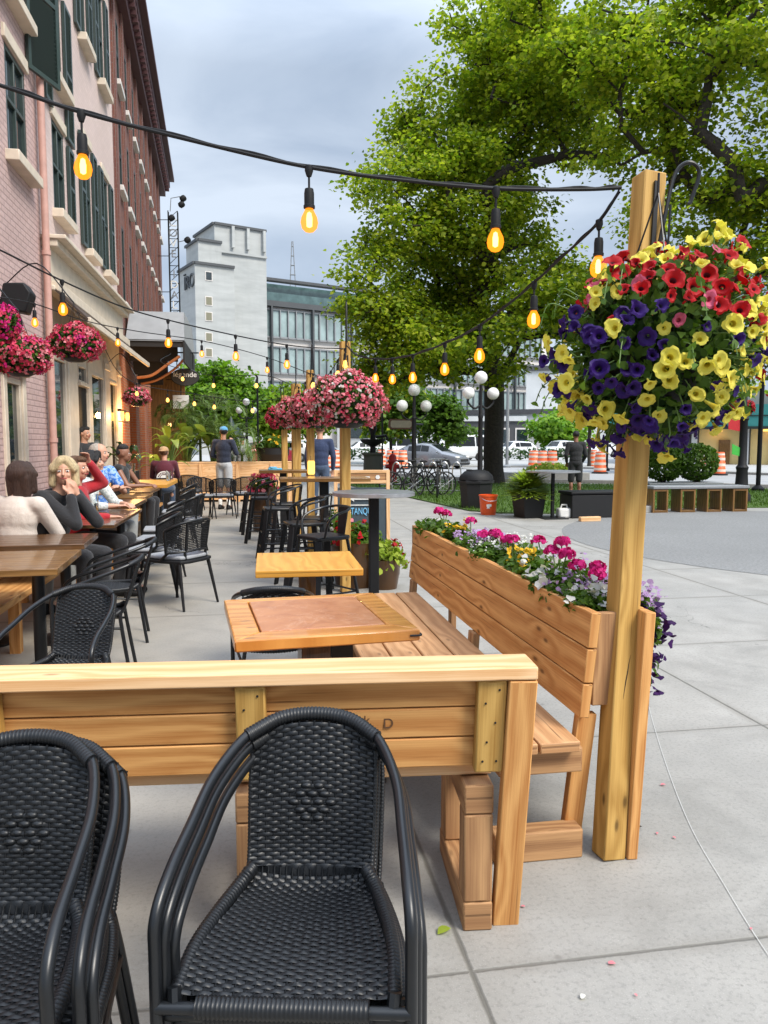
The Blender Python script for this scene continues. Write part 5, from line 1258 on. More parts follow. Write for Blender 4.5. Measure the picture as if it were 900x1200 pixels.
# jar candle by the third post
t = empty('candle_jar', on_y(363,560,9.62), 0, 'glowing yellow candle jar beside the third timber post', 'candle'); t.location.z = 1.075
m = MB(); m.lathe([(.035,0),(.045,.02),(.045,.15),(.04,.165),(.04,.17)],16); m.build('jar', mat_emit('candle_glow',(1,.55,.12),1.3,.75), t); m = MB(); m.lathe([(.03,.01),(.03,.08),(.001,.085)],12); cj = m.build('candle', M['bulb_far'], t)
t.location = (.70,9.55,0); 
for o in kids(t): o.location.z = 0
m = MB(); m.lathe([(.06,1.06),(.06,1.07),(.02,1.07)],14); m.tube([(0,0,1.07),(0,.05,1.3)],.004,5); m.build('hanger', M['black'], t)
for o in kids(t):
    if o.name.startswith(('jar','candle')): o.location.z = 1.07
# glassware and the pink napkin on the glossy table
def glass_on(label, c, h=.17, r=.035):
    t = empty('drinking_glass', c, 0, label, 'glass'); m = MB(); m.lathe([(r*.7,0),(r*.75,.012),(r*.9,.02),(r,h),(r*.93,h),(r*.8,.03)],16)
    gm_ = bpy.data.materials.get('clear_glass')
    if gm_ is None:
        q = NT('clear_glass'); q.bsdf((.9,.93,.93), .03, trans=1.0, spec=.6); gm_ = q.mat
    m.build('glass_body', gm_, t); m = MB(); m.lathe([(.001,.022),(r*.8,.022),(r*.88,h*.55),(.001,h*.55)],14); m.build('water', gm_, t)
c = on_z(110,603,.752); glass_on('clear tall glass of water on the pink napkin', (c.x,c.y,.7535), .2, .05)
c = on_z(108,605,.752); m = MB(); m.box((c.x,c.y-.02,.7515),(.34,.3,.0025),.1); tag(m.build('napkin', M['pet_hot'], bevel=0), 'pink paper napkin under the glass on the glossy table', 'napkin')
c = on_z(150,566,.785); glass_on('large clear glass jug on the yellow table', (c.x+.02,c.y,.783), .34, .11)
c = on_z(170,575,.785); glass_on('small clear glass at the left of the maroon sweater', (c.x,14.4,.783), .18, .05)
# ---- sandwich board
t = empty('sandwich_board', (1.335,9.55,0), R_(-6), 'wooden framed chalkboard sign with blue lettering behind the glass bar table', 'sign')
m = MB(); Wd, H_ = .33, 1.12
for x in (-Wd,Wd): m.beam((x,-.03,0),(x,.06,H_),.045,.03,side=(1,0,0))
for z in (.12,.97,1.10): m.beam((-Wd+.02,-.03+z*.08+.002,z),(Wd-.02,-.03+z*.08+.002,z),.04,.028,side=(0,0,1))
m.build('frame', M['cedar2'], t, bevel=.003)
m = MB(); m.block((0,.018,.52),[(2*Wd-.045,0,0),(0,.012,0),(0,.055,.76)]); bd = m.build('board', mat_plain('slate_blackboard',(.045,.065,.08),.6), t, smooth=False)
m = MB(); m.block((0,.056,1.03),[(2*Wd-.045,0,0),(0,.012,0),(0,.01,.10)]); bd2 = m.build('header_panel', M['rawend'], t, smooth=False)
text_mesh('lettering', 'PÉTANQUE', mat_plain('sky_blue_letter',(.2,.55,.85),.5), bd, (-.03,.004,.60), .12, (PI/2,0,0), .003, sx=.62)
m = MB(); m.prism([(-.16,0),(-.10,.035),(-.10,.012),(.2,.012),(.2,-.012),(-.10,-.012),(-.10,-.035)],(0,.012,.76),(1,0,0),(0,0,1),(0,-.004,0)); m.box((.02,.008,.68),(.36,.004,.012)); m.build('arrow', wl, bd, smooth=False)
m = MB(); m.box((-.1,.046,1.03),(.4,.006,.02)); m.lathe([(.001,0),(.03,.0),(.03,.006),(.001,.006)],6,(.2,.046,1.03),0,Matrix.Rotation(PI/2,3,'X')); m.build('arrow', wl, bd2, smooth=False)
m = MB(); 
for x in (-Wd,Wd): m.beam((x,.30,0),(x,.07,H_),.04,.025,side=(1,0,0))
m.build('rear_leg', M['cedar2'], t, bevel=.003)
# fallen petals and leaves on the concrete
def petal(loc, mat, s_, label, rz, cat='petal'):
    m = MB(); n = 10; pts = [(math.cos(2*PI*k/n)*s_*(1+.2*math.sin(3*k)), math.sin(2*PI*k/n)*s_*.7, .004+.4*s_*abs(math.sin(2*PI*k/n))) for k in range(n)]
    m.poly(pts); m.v = [tuple(v) for v in m.v]; o = m.build('fallen_'+cat, M[mat]); o.location = (*Vector(loc).xy,.001); o.rotation_euler = (0,0,rz); tag(o, label, cat, 'petals and leaves fallen on the concrete')
for i, (px, py, s_, lb) in enumerate([(777,921,.013,'pink petal right of the post, farthest of the fallen petals'),(770,978,.008,'pink petal just right of the foot of the post'),(790,983,.008,'pink petal beside another one near the foot of the post'),(717,1131,.012,'pink petal on bare concrete in front of the post'),(683,1170,.012,'pale pink petal at the bottom of the view'),(745,1168,.006,'tiny petal near the bottom of the view'),(613,1064,.008,'dark pink petal beside the bench foot'),(880,1090,.006,'tiny petal at the right edge of the view')]):
    petal(on_z(px,py), 'pet_salmon' if i != 4 else 'pet_white', s_*.85, lb, i)
petal(on_z(520,1093), 'foliage_lime', .022, 'yellow green leaf lying left of the bench foot', .5, 'leaf'); petal(on_z(748,971), 'soil', .014, 'dark curled leaf touching the foot of the post', .2, 'leaf')
# thin chalk line across the pavement
m = MB(); pts = curve([on_z(750,790),on_z(772,870),on_z(805,960),on_z(850,1040),on_z(900,1120),on_z(960,1200)],10)
for a, b in zip(pts[:-1],pts[1:]):
    d = (b-a).normalized(); s_ = Vector((-d.y,d.x,0))*.0012; m.poly([(*(a-s_).xy,.004),(*(b-s_).xy,.004),(*(b+s_).xy,.004),(*(a+s_).xy,.004)])
o = m.build('chalk_line', mat_plain('chalk',(.47,.47,.45),.9), smooth=False); o['kind'] = 'structure'
# ================================================================ street furniture
def globe_lamp(label, loc, h, sc=1.0, basket=False, n=3):
    t = empty('street_lamp', loc, 0, label, 'street lamp', 'black lamp posts with white globes'); m = MB()
    m.lathe([(.20*sc,0),(.20*sc,.08),(.16*sc,.12),(.13*sc,.5),(.10*sc,.6),(.12*sc,.64),(.085*sc,.7),(.07*sc,h-1.0),(.085*sc,h-.95),(.06*sc,h-.9),(.05*sc,h-.25)],16); m.build('pole', M['matblk'], t)
    for k in range(n-1):
        a = PI*k*(2/(n-1) if n > 3 else 1)+.15; dx, dy = math.cos(a)*.42*sc, math.sin(a)*.42*sc; m = MB()
        m.tube(curve([(0,0,h-.95*sc),(dx*.5,dy*.5,h-1.0*sc-.05),(dx,dy,h-.9*sc),(dx,dy,h-.78*sc)],6), .025, 8); m.build('arm', M['matblk'], t)
        m = MB(); m.ell((dx,dy,h-.60*sc),.19*sc,18); m.build('globe', M['globe'], t)
    m = MB(); m.ell((0,0,h-.08),.20*sc,18); m.build('globe', M['globe'], t); return t
def place_d(px, pyb): return on_z(px, pyb)
p = on_z(562,595); globe_lamp('three-globe street lamp in front of the large tree trunk', (p.x,p.y,0), 1.45+(520-440)*p.length/900/1.0, .72)
p = on_z(485,574); globe_lamp('three-globe street lamp by the bicycles', (p.x,p.y,0), 1.45+(520-455)*p.length/900, .95)
p = on_z(290,563); globe_lamp('small three-globe street lamp behind the standing man', (p.x,p.y,0), 1.45+(520-470)*p.length/900, .68)
p = on_z(868,590)
t = empty('lamp_post', (p.x,p.y,0), 0, 'thick black lamp post with small flags at the right side', 'lamp post'); m = MB()
m.lathe([(.22,0),(.22,.2),(.16,.3),(.13,.8),(.15,.88),(.10,.95),(.09,2.0),(.12,2.05),(.06,2.15),(.05,3.6),(.001,3.7)],16); m.build('pole', M['matblk'], t)
m = MB(); m.tube([(-.1,0,2.1),(-.45,0,2.0)],.02,6); m.build('flag_pole', M['black'], t); m = MB(); m.prism([(-.42,2.05),(-.12,2.12),(-.12,1.75),(-.42,1.8)],(0,-.02,0),(1,0,0),(0,0,1),(0,.01,0)); m.build('flag', M['hydrant'], t, smooth=False)
m = MB(); m.prism([(-.3,1.45),(-.08,1.35),(-.1,1.15),(-.3,1.2)],(0,-.02,0),(1,0,0),(0,0,1),(0,.01,0)); m.build('flag', mat_plain('green_flag',(.05,.4,.05),.7), t, smooth=False)
for lb, px, py, h, r in [('slim grey sign pole behind the large tree trunk',594,548,6.6,.09),('slim black pole to the right of the lamp post with flags',888,576,3.6,.07),('slim dark pole beside the parked white car',711,552,4.4,.06),('thin dark pole with a small yellow sign left of the street lamp by the bicycles',448,560,4.4,.04),('thin dark street pole between the white tower building and the posts',303,556,4.6,.05)]:
    p = on_z(px,py); t = empty('pole', (p.x,p.y,0), 0, lb, 'pole'); m = MB(); m.tube([(0,0,0),(0,0,h)], r, 10); m.lathe([(r*2.6,0),(r*2.6,.1),(r,.2)],10); m.build('pole_shaft', M['galv'] if r > .08 else M['matblk'], t)
    if 'yellow' in lb: m = MB(); m.box((.15,-.06,3.9),(.26,.03,.75)); m.build('sign_plate', mat_plain('yellow_sign',(.75,.5,.03),.5), t)
    if r > .08:
        m = MB(); m.tube([(-.5,0,5.6),(.5,0,5.6)],.06,6); m.tube([(-.4,0,6.2),(.4,0,6.2)],.06,6); m.build('crossbar', M['galv'], t)
t = empty('street_name_sign', on_y(470,497,30), 0, 'small brown oval street sign hanging by the street lamp near the bicycles', 'sign')
m = MB(); m.prism([(-.5,-.12),(-.42,-.2),(.42,-.2),(.5,-.12),(.5,.12),(.42,.2),(-.42,.2),(-.5,.12)],(0,0,0),(1,0,0),(0,0,1),(0,.04,0)); m.build('board', mat_plain('brown_sign',(.22,.10,.06),.5), t)
m = MB(); m.prism([(-.42,-.09),(-.36,-.14),(.36,-.14),(.42,-.09),(.42,.09),(.36,.14),(-.36,.14),(-.42,.09)],(0,-.006,0),(1,0,0),(0,0,1),(0,.004,0)); m.build('sign_face', M['cream'], t)
m = MB(); m.tube([(.5,0,0),(.95,.3,0)],.03,6); m.build('bracket', M['black'], t)
# lantern and fountain-like cast iron ornaments
p = on_z(272,569); t = empty('lantern_post', (p.x,p.y,0), 0, 'dark green cast iron lantern post behind the standing man', 'lantern'); m = MB(); hh = 1.45+(520-488)*p.length/900; hg = mat_plain('green_cast_iron',(.015,.035,.03),.5)
m.lathe([(.34,0),(.34,.3),(.2,.45),(.14,1.2),(.2,hh-1.6),(.36,hh-1.45),(.36,hh-1.38),(.3,hh-1.35)],12); m.lathe([(.36,hh-.75),(.40,hh-.7),(.30,hh-.45),(.12,hh-.3),(.05,hh-.1),(.001,hh)],12)
for k in range(6): a = PI*k/3; m.tube([(math.cos(a)*.3,math.sin(a)*.3,hh-1.38),(math.cos(a)*.34,math.sin(a)*.34,hh-.74)],.02,5)
m.build('post', hg, t); m = MB(); m.lathe([(.2,hh-1.34),(.24,hh-1.0),(.22,hh-.78)],10); m.build('lantern_glass', M['globe'], t)
p = on_z(437,566); t = empty('drinking_fountain', (p.x,p.y,0), 0, 'dark cast iron fountain on a stone base in front of the orange road barrels', 'fountain'); s_ = p.length/900
m = MB(); m.lathe([(.48,0),(.48,.12),(.36,.16),(.36,.5),(.34,1.0),(.42,1.06),(.42,1.12)],10); m.build('stone_base', mat_plain('mossy_stone',(.10,.10,.085),.9), t)
m = MB(); m.lathe([(.12,1.1),(.1,1.35),(.42,1.5),(.48,1.62),(.10,1.6),(.08,1.8),(.16,2.0),(.13,2.2),(.22,2.35),(.26,2.5),(.08,2.52),(.06,2.6),(.001,2.7)],14); m.tube([(.1,0,1.7),(.5,0,1.75),(.55,0,1.6)],.05,6); m.build('fountain_basin', M['matblk'], t)
# fire hydrant
p = on_z(457,566); t = empty('fire_hydrant', (p.x+.1,p.y,0), 0, 'red fire hydrant beside the bicycles', 'hydrant'); m = MB()
m.lathe([(.2,0),(.2,.06),(.15,.08),(.15,.75),(.19,.78),(.19,.84),(.15,.86),(.13,1.0),(.06,1.08),(.001,1.1)],16); m.tube([(-.27,0,.62),(.27,0,.62)],.075,10); m.tube([(0,-.25,.55),(0,0,.55)],.09,10); m.build('hydrant_body', M['hydrant'], t)
m = MB(); m.tube([(0,0,1.1),(0,0,1.18)],.04,6); m.build('cap_nut', M['matblk'], t)
# construction barrels
def make_barrel():
    root = empty('traffic_barrel'); m = MB(); m.lathe([(.30,.08),(.29,.32),(.275,.34),(.27,.58),(.255,.60),(.25,.82),(.235,.84),(.225,1.0),(.19,1.02)],20); m.build('barrel_body', M['orange_plastic'], root)
    m = MB()
    for z0, z1, r in ((.16,.27,.297),(.40,.52,.277),(.66,.77,.258),(.88,.96,.236)): m.lathe([(r+.004,z0),(r+.002,z1)],20)
    m.build('reflective_band', M['reflect'], root); m = MB(); m.lathe([(.40,0),(.40,.05),(.31,.09),(.2,.09)],20); m.build('rubber_base', M['matblk'], root); m = MB(); m.tube([(-.07,0,1.02),(-.05,0,1.1),(.05,0,1.1),(.07,0,1.02)],.018,6); m.build('handle', M['matblk'], root); return root
bs = [(625,551,'left of three orange striped barrels beyond the lawn'),(635.5,552,'middle of three orange striped barrels beyond the lawn'),(647,552,'right of three orange striped barrels beyond the lawn'),(694.5,548,'farther of the two orange barrels right of the dark standing figure'),(703,555,'nearer of the two orange barrels right of the dark standing figure'),
 (828,549,'left orange barrel before the parking garage'),(842,557,'right orange barrel before the parking garage'),(503,549,'left of two orange barrels just left of the tree trunk'),(513.5,549,'right of two orange barrels just left of the tree trunk'),(447,547,'leftmost orange barrel of the group behind the fountain'),(458,549,'second orange barrel from the left behind the fountain'),(465,549,'third orange barrel from the left behind the fountain'),(472,550,'rightmost orange barrel of the group behind the fountain'),(322,545,'orange barrel seen between pink flower bowl and posts'),(385,549,'left orange barrel seen between the second and third timber posts'),(393,549,'right orange barrel seen between the second and third timber posts')]
for i, (px, py, lb) in enumerate(bs):
    p = on_z(px,py)
    if i == 0: br = make_barrel(); br.location = p; tag(br, lb, 'traffic barrel', 'orange construction barrels'); br.scale = (1,1,1.05)
    else: dup(br, p, i*.7, lb)
# litter bin, bucket, box, white container
t = empty('waste_bin', (on_z(560,597).x, on_z(560,597).y+.15, 0), 0, 'large black lidded waste bin at the lawn edge', 'bin'); m = MB()
m.lathe([(.33,0),(.38,.56),(.42,.58),(.42,.63),(.37,.65)],8,(0,0,0),0,None,1.0,.8); m.build('bin_body', M['pot'], t, ang=20); m = MB(); m.lathe([(.40,.65),(.38,.74),(.27,.84),(.16,.87),(.001,.88)],10,(0,0,0),0,None,1.0,.8); m.box((-.15,0,.83),(.1,.25,.1)); m.box((.17,0,.81),(.1,.2,.08)); m.build('lid', M['matblk'], t)
p = on_z(572,603); t = empty('bucket', p, 0, 'orange plastic bucket in front of the black waste bin', 'bucket'); m = MB(); m.lathe([(.15,0),(.185,.38),(.195,.38),(.195,.41),(.18,.41),(.16,.05)],20); m.build('bucket_body', M['bucket'], t)
m = MB(); m.block((-.04,-.183,.2),[(.1,0,0),(0,.004,0),(0,0,.05)]); m.prism([(-.09,.14),(-.02,.14),(-.055,.22)],(0,-.186,0),(1,0,0),(0,0,1),(0,.004,0)); m.build('label_mark', wl, t, smooth=False); m = MB(); m.tube(curve([(-.19,0,.38),(-.1,-.19,.3),(.1,-.19,.3),(.19,0,.38)],5),.005,5); m.build('handle', M['steel'], t)
t = empty('storage_box', (6.62,14.35,0), .05, 'black storage chest on the ground right of the metal bar table', 'chest'); m = MB(); B(m,-.56,.56,-.28,.28,0,.46); m.build('chest_body', M['pot'], t, bevel=.02); m = MB(); B(m,-.59,.59,-.3,.3,.465,.52); m.build('lid', M['matblk'], t, bevel=.015)
p = on_z(663,607); t = empty('plastic_canister', (5.98,14.2,0), 0, 'small off-white canister left of the black chest', 'canister'); m = MB(); B(m,-.14,.14,-.1,.1,0,.2); m.build('canister_body', M['globe'], t, bevel=.04); m = MB(); m.tube([(-.07,0,.19),(-.05,0,.26),(.05,0,.26),(.07,0,.19)],.018,6); m.build('handle', M['globe'], t)
m = MB(); p = on_z(691,611); m.box((p.x,p.y,.045),(.42,.1,.09),.1); tag(m.build('timber_offcut', M['cedar2'], bevel=.01), 'pale timber offcut lying in front of the black chest', 'timber')
# stone slab and benches on the court edge
t = empty('stone_bench', (9.35,15.1,0), -.02, 'long dark slab bench on wooden box legs beside the gravel court', 'bench'); m = MB(); B(m,-1.1,1.1,-.22,.22,.50,.56); m.build('seat_slab', M['galv'], t, bevel=.01)
for x in (-.92,-.30,.30,.90):
    m = MB()
    for (a,b_,z0,z1) in ((-.17,-.13,0,.5),(.13,.17,0,.5),(-.13,.13,0,.05),(-.13,.13,.45,.5)): B(m,x+a,x+b_,-.2,.2,z0,z1-.001)
    m.build('box_leg', M['brwood'], t, bevel=.004)
m = MB(); p = on_z(750,601); m.box((p.x,p.y+.3,.07),(.6,.6,.14)); tag(m.build('concrete_block', M_kerb, bevel=.01), 'low pale concrete block beside the nearest post in the distance', 'block')
# shrub bed by the road on the right
sp0 = on_z(795,572)
t = empty('shrub', (sp0.x,sp0.y,0), 0, 'pair of dense round green shrubs in a low slate bed by the road', 'shrub')
m = MB(); m.box((.0,0,.1),(2.6,1.0,.2),.0); m.build('bed_edge', M['galv'], t, bevel=.02)
for dx in (-.55,.6):
    P, D = ball_points(1700, (dx,0,.85), (.75,.6,.62), .75); leaves('foliage', P, D, .13, M['foliage_a'], t, jitter=.8)
    m = MB(); 
    for k in range(7): a = k*.9; m.tube([(dx,0,.1),(dx+math.cos(a)*.3,math.sin(a)*.3,.7)],.025,5)
    m.build('stem', M['bark'], t)
m = MB(); p = on_z(640,563); m.box((p.x,p.y,.16),(3.2,1.0,.32),-.1); b_ = m.build('raised_bed', M_kerb, bevel=.02); tag(b_, 'low dark edged flower bed across the road edge behind the metal bar table', 'flower bed')
P, D = ball_points(500, (p.x+.2,p.y,.35), (1.2,.5,.35), .5, 0); leaves('foliage', P, D, .14, M['foliage_lime'], b_).matrix_parent_inverse = Matrix()
# bicycles in a rack
def make_bike():
    root = empty('bicycle'); fr_ = MB(); 
    def wheel(x):
        m = MB(); n = 28; pts = [(x+.33*math.cos(2*PI*k/n),0,.34+.33*math.sin(2*PI*k/n)) for k in range(n+1)]; m.tube(pts,.022,6,caps=False); w = m.build('wheel', M['matblk'], root)
        m = MB()
        for k in range(12): a = 2*PI*k/12; m.tube([(x,0,.34),(x+.31*math.cos(a),0,.34+.31*math.sin(a))],.004,4)
        m.tube([(x,-.04,.34),(x,.04,.34)],.03,8); m.build('spokes', M['steel'], w)
    wheel(-.52); wheel(.52)
    A = Vector((-.52,0,.34)); Bq = Vector((0,0,.30)); S = Vector((-.18,0,.82)); H = Vector((.36,0,.80)); F = Vector((.52,0,.34))
    for a, b in ((A,Bq),(A,S),(Bq,S),(Bq,H),(S,H),(H+Vector((0,0,.08)),F)): fr_.tube([a,b],.018,6)
    fr_.build('frame', M['black'], root)
    m = MB(); m.tube([H+Vector((0,0,.08)),H+Vector((.02,0,.22))],.015,6); m.tube([(.34,-.27,1.02),(.40,-.1,1.03),(.40,.1,1.03),(.34,.27,1.02)],.014,6); m.build('handlebar', M['steel'], root)
    m = MB(); m.tube([S,S+Vector((-.03,0,.13))],.014,6); m.ell(S+Vector((-.04,0,.15)),(.13,.07,.035),10); m.build('saddle', M['matblk'], root); return root
bk = make_bike()
for i, (px, py, rz, lb) in enumerate([(478,581,12,'leftmost black bicycle in the rack'),(492,581,-8,'second black bicycle in the rack'),(504,582,20,'third black bicycle in the rack'),(513,583,75,'black bicycle seen end on at the right of the rack')]):
    p = on_z(px,py)
    if i == 0: bk.location = p; bk.rotation_euler = (0,0,R_(rz)); tag(bk, lb, 'bicycle', 'bicycles in the rack')
    else: dup(bk, p, R_(rz), lb)
t = empty('bicycle_rack', on_z(495,577), R_(-10), 'curved tubular steel rack holding the bicycles', 'bicycle rack'); m = MB()
for k in range(6): x = -.9+k*.36; m.tube(curve([(x,0,0),(x,0,.7),(x+.12,0,.9),(x+.24,0,.7),(x+.24,0,0)],5),.02,6)
m.build('rack_hoops', M['steel'], t); m = MB(); m.tube([(-1,0,.05),(1.3,0,.05)],.02,6); m.build('base_bar', M['steel'], t)

# ================================================================ cars
CW = mat_plain('car_glass', (.01,.012,.014), .15, spec=.4); CT = mat_plain('tyre_rubber', (.015,.015,.015), .8); CR = mat_plain('alloy_rim', (.4,.4,.42), .3, metal=.8); HL = mat_plain('headlight_glass', (.7,.68,.6), .1); TL = mat_plain('tail_light', (.35,.01,.01), .2)
def paint(name, c, metal=.3): return mat_plain(name, c, .28, metal=metal, coat=.6, scale=2, var=.03)
def make_car(name, label, mat, L=4.4, W=1.78, H=1.48, kind='hatch', cat='car', group='cars on the road and in the car park', rough=False):
    root = empty(name, (0,0,0), 0, label, cat, group)
    # stations: x, roof/hood height, belt height
    if kind == 'van': st = [(0,.55,.5),(.02,.95,.7),(.10,1.05,.95),(.22,H*.93,1.0),(.35,H,1.0),(.75,H,1.0),(.97,H*.97,1.0),(1.0,H*.8,.9)]
    elif kind == 'suv': st = [(0,.55,.5),(.015,.85,.7),(.06,.95,.88),(.26,1.06,.98),(.40,H*.95,1.0),(.52,H,1.0),(.85,H*.96,1.02),(.97,1.15,1.05),(1.0,.8,.7)]
    else: st = [(0,.45,.4),(.015,.68,.6),(.06,.78,.72),(.25,.98,.88),(.44,H*.95,.93),(.56,H,.95),(.76,H*.95,.98),(.93,1.05,.98),(.99,.85,.8),(1.0,.6,.6)]
    n = len(st); m = MB(); vs = []; hw_ = W/2
    for i, (u, top, belt) in enumerate(st):
        x = -L/2+u*L; e = 1-.10*max(0,(.12-u)/.12)**1.5-.08*max(0,(u-.92)/.08)**1.5; hb = min(belt,top-.0); cab = max(0,(top-hb)/.55)
        sec = [(.0,.20),(hw_*.86,.20),(hw_*.98,.34),(hw_,hb*.72),(hw_*.95,hb),(hw_*(.95-.22*min(1,cab)),max(hb+.001,top-.07)),(hw_*(.80-.2*min(1,cab)),top),(0,top+.02)]
        for y, z in sec: vs.append((x,y*e,z))
        for y, z in sec[-2:0:-1]: vs.append((x,-y*e,z))
    k = 14; fs = []; mi = []
    for i in range(n-1):
        for j in range(k): fs.append((i*k+j,(i+1)*k+j,(i+1)*k+(j+1)%k,i*k+(j+1)%k))
    fs.append(tuple(range(k))); fs.append(tuple((n-1)*k+j for j in reversed(range(k))))
    m._add(vs, fs); o = m.build('body', mat, root, ang=60); s = o.modifiers.new('bevel','BEVEL'); s.width = .03; s.segments = 2; s.limit_method = 'ANGLE'; s.angle_limit = .5
    def V(i,j): return Vector(vs[i*k+j])
    # side windows between belt line (index 4) and roof edge (index 5)
    ca = [i for i, (u, top, belt) in enumerate(st) if top-belt > .25 and 0 < i < n-1]; i0, i1 = ca[0], ca[-1]
    for sgn, a_, b_ in ((1,4,5),(-1,10,9)):
        for a, b in zip(range(i0,i1),range(i0+1,i1+1)):
            q = [V(a,a_).lerp(V(a,b_),.12),V(b,a_).lerp(V(b,b_),.12),V(b,a_).lerp(V(b,b_),.92),V(a,a_).lerp(V(a,b_),.92)]; c = sum(q,Vector())/4
            q = [c+(p-c)*.93+Vector((0,sgn*.018,.0)) for p in q]; w_ = MB(); w_.prism([(0,0),(1,0),(1,1),(0,1)],(0,0,0),(1,0,0),(0,1,0),(0,0,1)) if False else w_._add([*q,*[p-Vector((0,sgn*.03,0)) for p in q]],[(0,1,2,3),(7,6,5,4),(0,4,5,1),(1,5,6,2),(2,6,7,3),(3,7,4,0)]); w_.build('side_window', CW, root, smooth=False)
    for (a, b, nm) in ((i0-1,i0,'windscreen'),(i1,i1+1,'rear_window')):
        q = [V(a,6),V(a,8),V(b,8),V(b,6)]; c = sum(q,Vector())/4; nrm = (q[1]-q[0]).cross(q[2]-q[0]).normalized(); 
        if nrm.z < 0: nrm = -nrm
        q = [c+(p-c)*.9+nrm*.02 for p in q]; w_ = MB(); w_._add([*q,*[p-nrm*.03 for p in q]],[(0,1,2,3),(7,6,5,4),(0,4,5,1),(1,5,6,2),(2,6,7,3),(3,7,4,0)]); w_.build(nm, CW, root, smooth=False)
    for x in (-L*.31,L*.30):
        for sgn in (-1,1):
            y = sgn*(hw_-.09); w_ = MB(); Mx = Matrix.Rotation(PI/2*sgn*-1,3,'X'); w_.lathe([(.2,-.02),(.31,-.02),(.33,.02),(.33,.16),(.31,.2)][::1],22,(x,y-sgn*.08,.33),0,Mx)
            wo_ = w_.build('wheel', CT, root); r_ = MB(); r_.lathe([(.001,.13),(.05,.14),(.2,.11),(.22,.13),(.22,.0)][::-1],14,(x,y+sgn*.02-sgn*.02,.33),0,Mx); r_.build('rim', CR, wo_)
    for sgn in (-1,1):
        h = MB(); h.ell((-L/2+.16,sgn*hw_*.72,st[1][1]*.98),(.17,.17,.07),10); h.build('headlight', HL, root); h = MB(); h.ell((L/2-.06,sgn*hw_*.78,.9 if kind!='hatch' else .85),(.08,.14,.1),8); h.build('tail_light', TL, root)
        h = MB(); h.ell((-L/2+L*.30,sgn*(hw_+.08),.98),(.06,.09,.06),8); h.build('side_mirror', mat, root)
    h = MB(); h.box((-L/2+.0,0,.50),(.06,W*.55,.14)); h.box((-L/2-.01,0,.30),(.06,W*.7,.10)); h.build('grille', CT, root, bevel=.02)
    return root
def put_car(c, px, py, rz): p = on_z(px,py); c.location = (p.x,p.y,.008); c.rotation_euler = (0,0,R_(rz)); return c
put_car(make_car('parked_car','dark silver hatchback on the road between bicycles and tree', paint('silver_grey_paint',(.20,.21,.23)), 4.3,1.8,1.48), 505, 549, 140)
wp = paint('white_car_paint',(.62,.63,.64),0)
c0_ = make_car('parked_car','white SUV in the car park above the three orange barrels', wp, 4.6,1.85,1.68,'suv'); put_car(c0_, 655, 537, 28); c0_.location.z=.1
cs = [('van','white van parked beyond the silver hatchback',535,541,10,'van',wp,2.1),('car','silver car parked right of the white SUV',765,538,150,'hatch',paint('pale_silver_paint',(.42,.43,.45)),1.48),('car','white car parked beside the silver car, left of the flowers',700,537,25,'hatch',wp,1.5),('car','white car parked behind the tree trunk',602,538,20,'suv',wp,1.6),('car','light grey car parked just left of the tree trunk',552,538,165,'hatch',paint('light_grey_paint',(.3,.31,.33)),1.45),
 ('car','white car seen under the second pink flower basket',352,541,10,'suv',wp,1.6),('car','grey car seen between the second and third timber posts',380,538,170,'hatch',paint('mid_grey_paint',(.2,.21,.22)),1.5),('car','dark red car seen beside the small street lamp',301,547,25,'hatch',paint('dark_red_paint',(.28,.01,.03)),1.48),('car','white car behind the fountain',425,539,5,'suv',wp,1.6),('car','dark car parked inside the parking garage',838,535,5,'hatch',paint('black_paint',(.02,.02,.022)),1.5),('van','white van parked behind the orange barrels left of the fountain',470,538,8,'van',wp,2.2),('car','white hatchback at the far left of the car park, right of the posts',330,543,5,'suv',wp,1.55),('car','red car parked behind the dark standing figure',672,537,100,'hatch',paint('red_paint',(.35,.02,.03)),1.5)]
for nm, lb, px, py, rz, kd, mt, H in cs:
    c_ = make_car('parked_van' if nm=='van' else 'parked_car', lb, mt, 5.2 if nm=='van' else 4.4, 1.95 if nm=='van' else 1.8, H, kd, 'van' if nm=='van' else 'car'); put_car(c_, px, py, rz); c_.location.z = .1
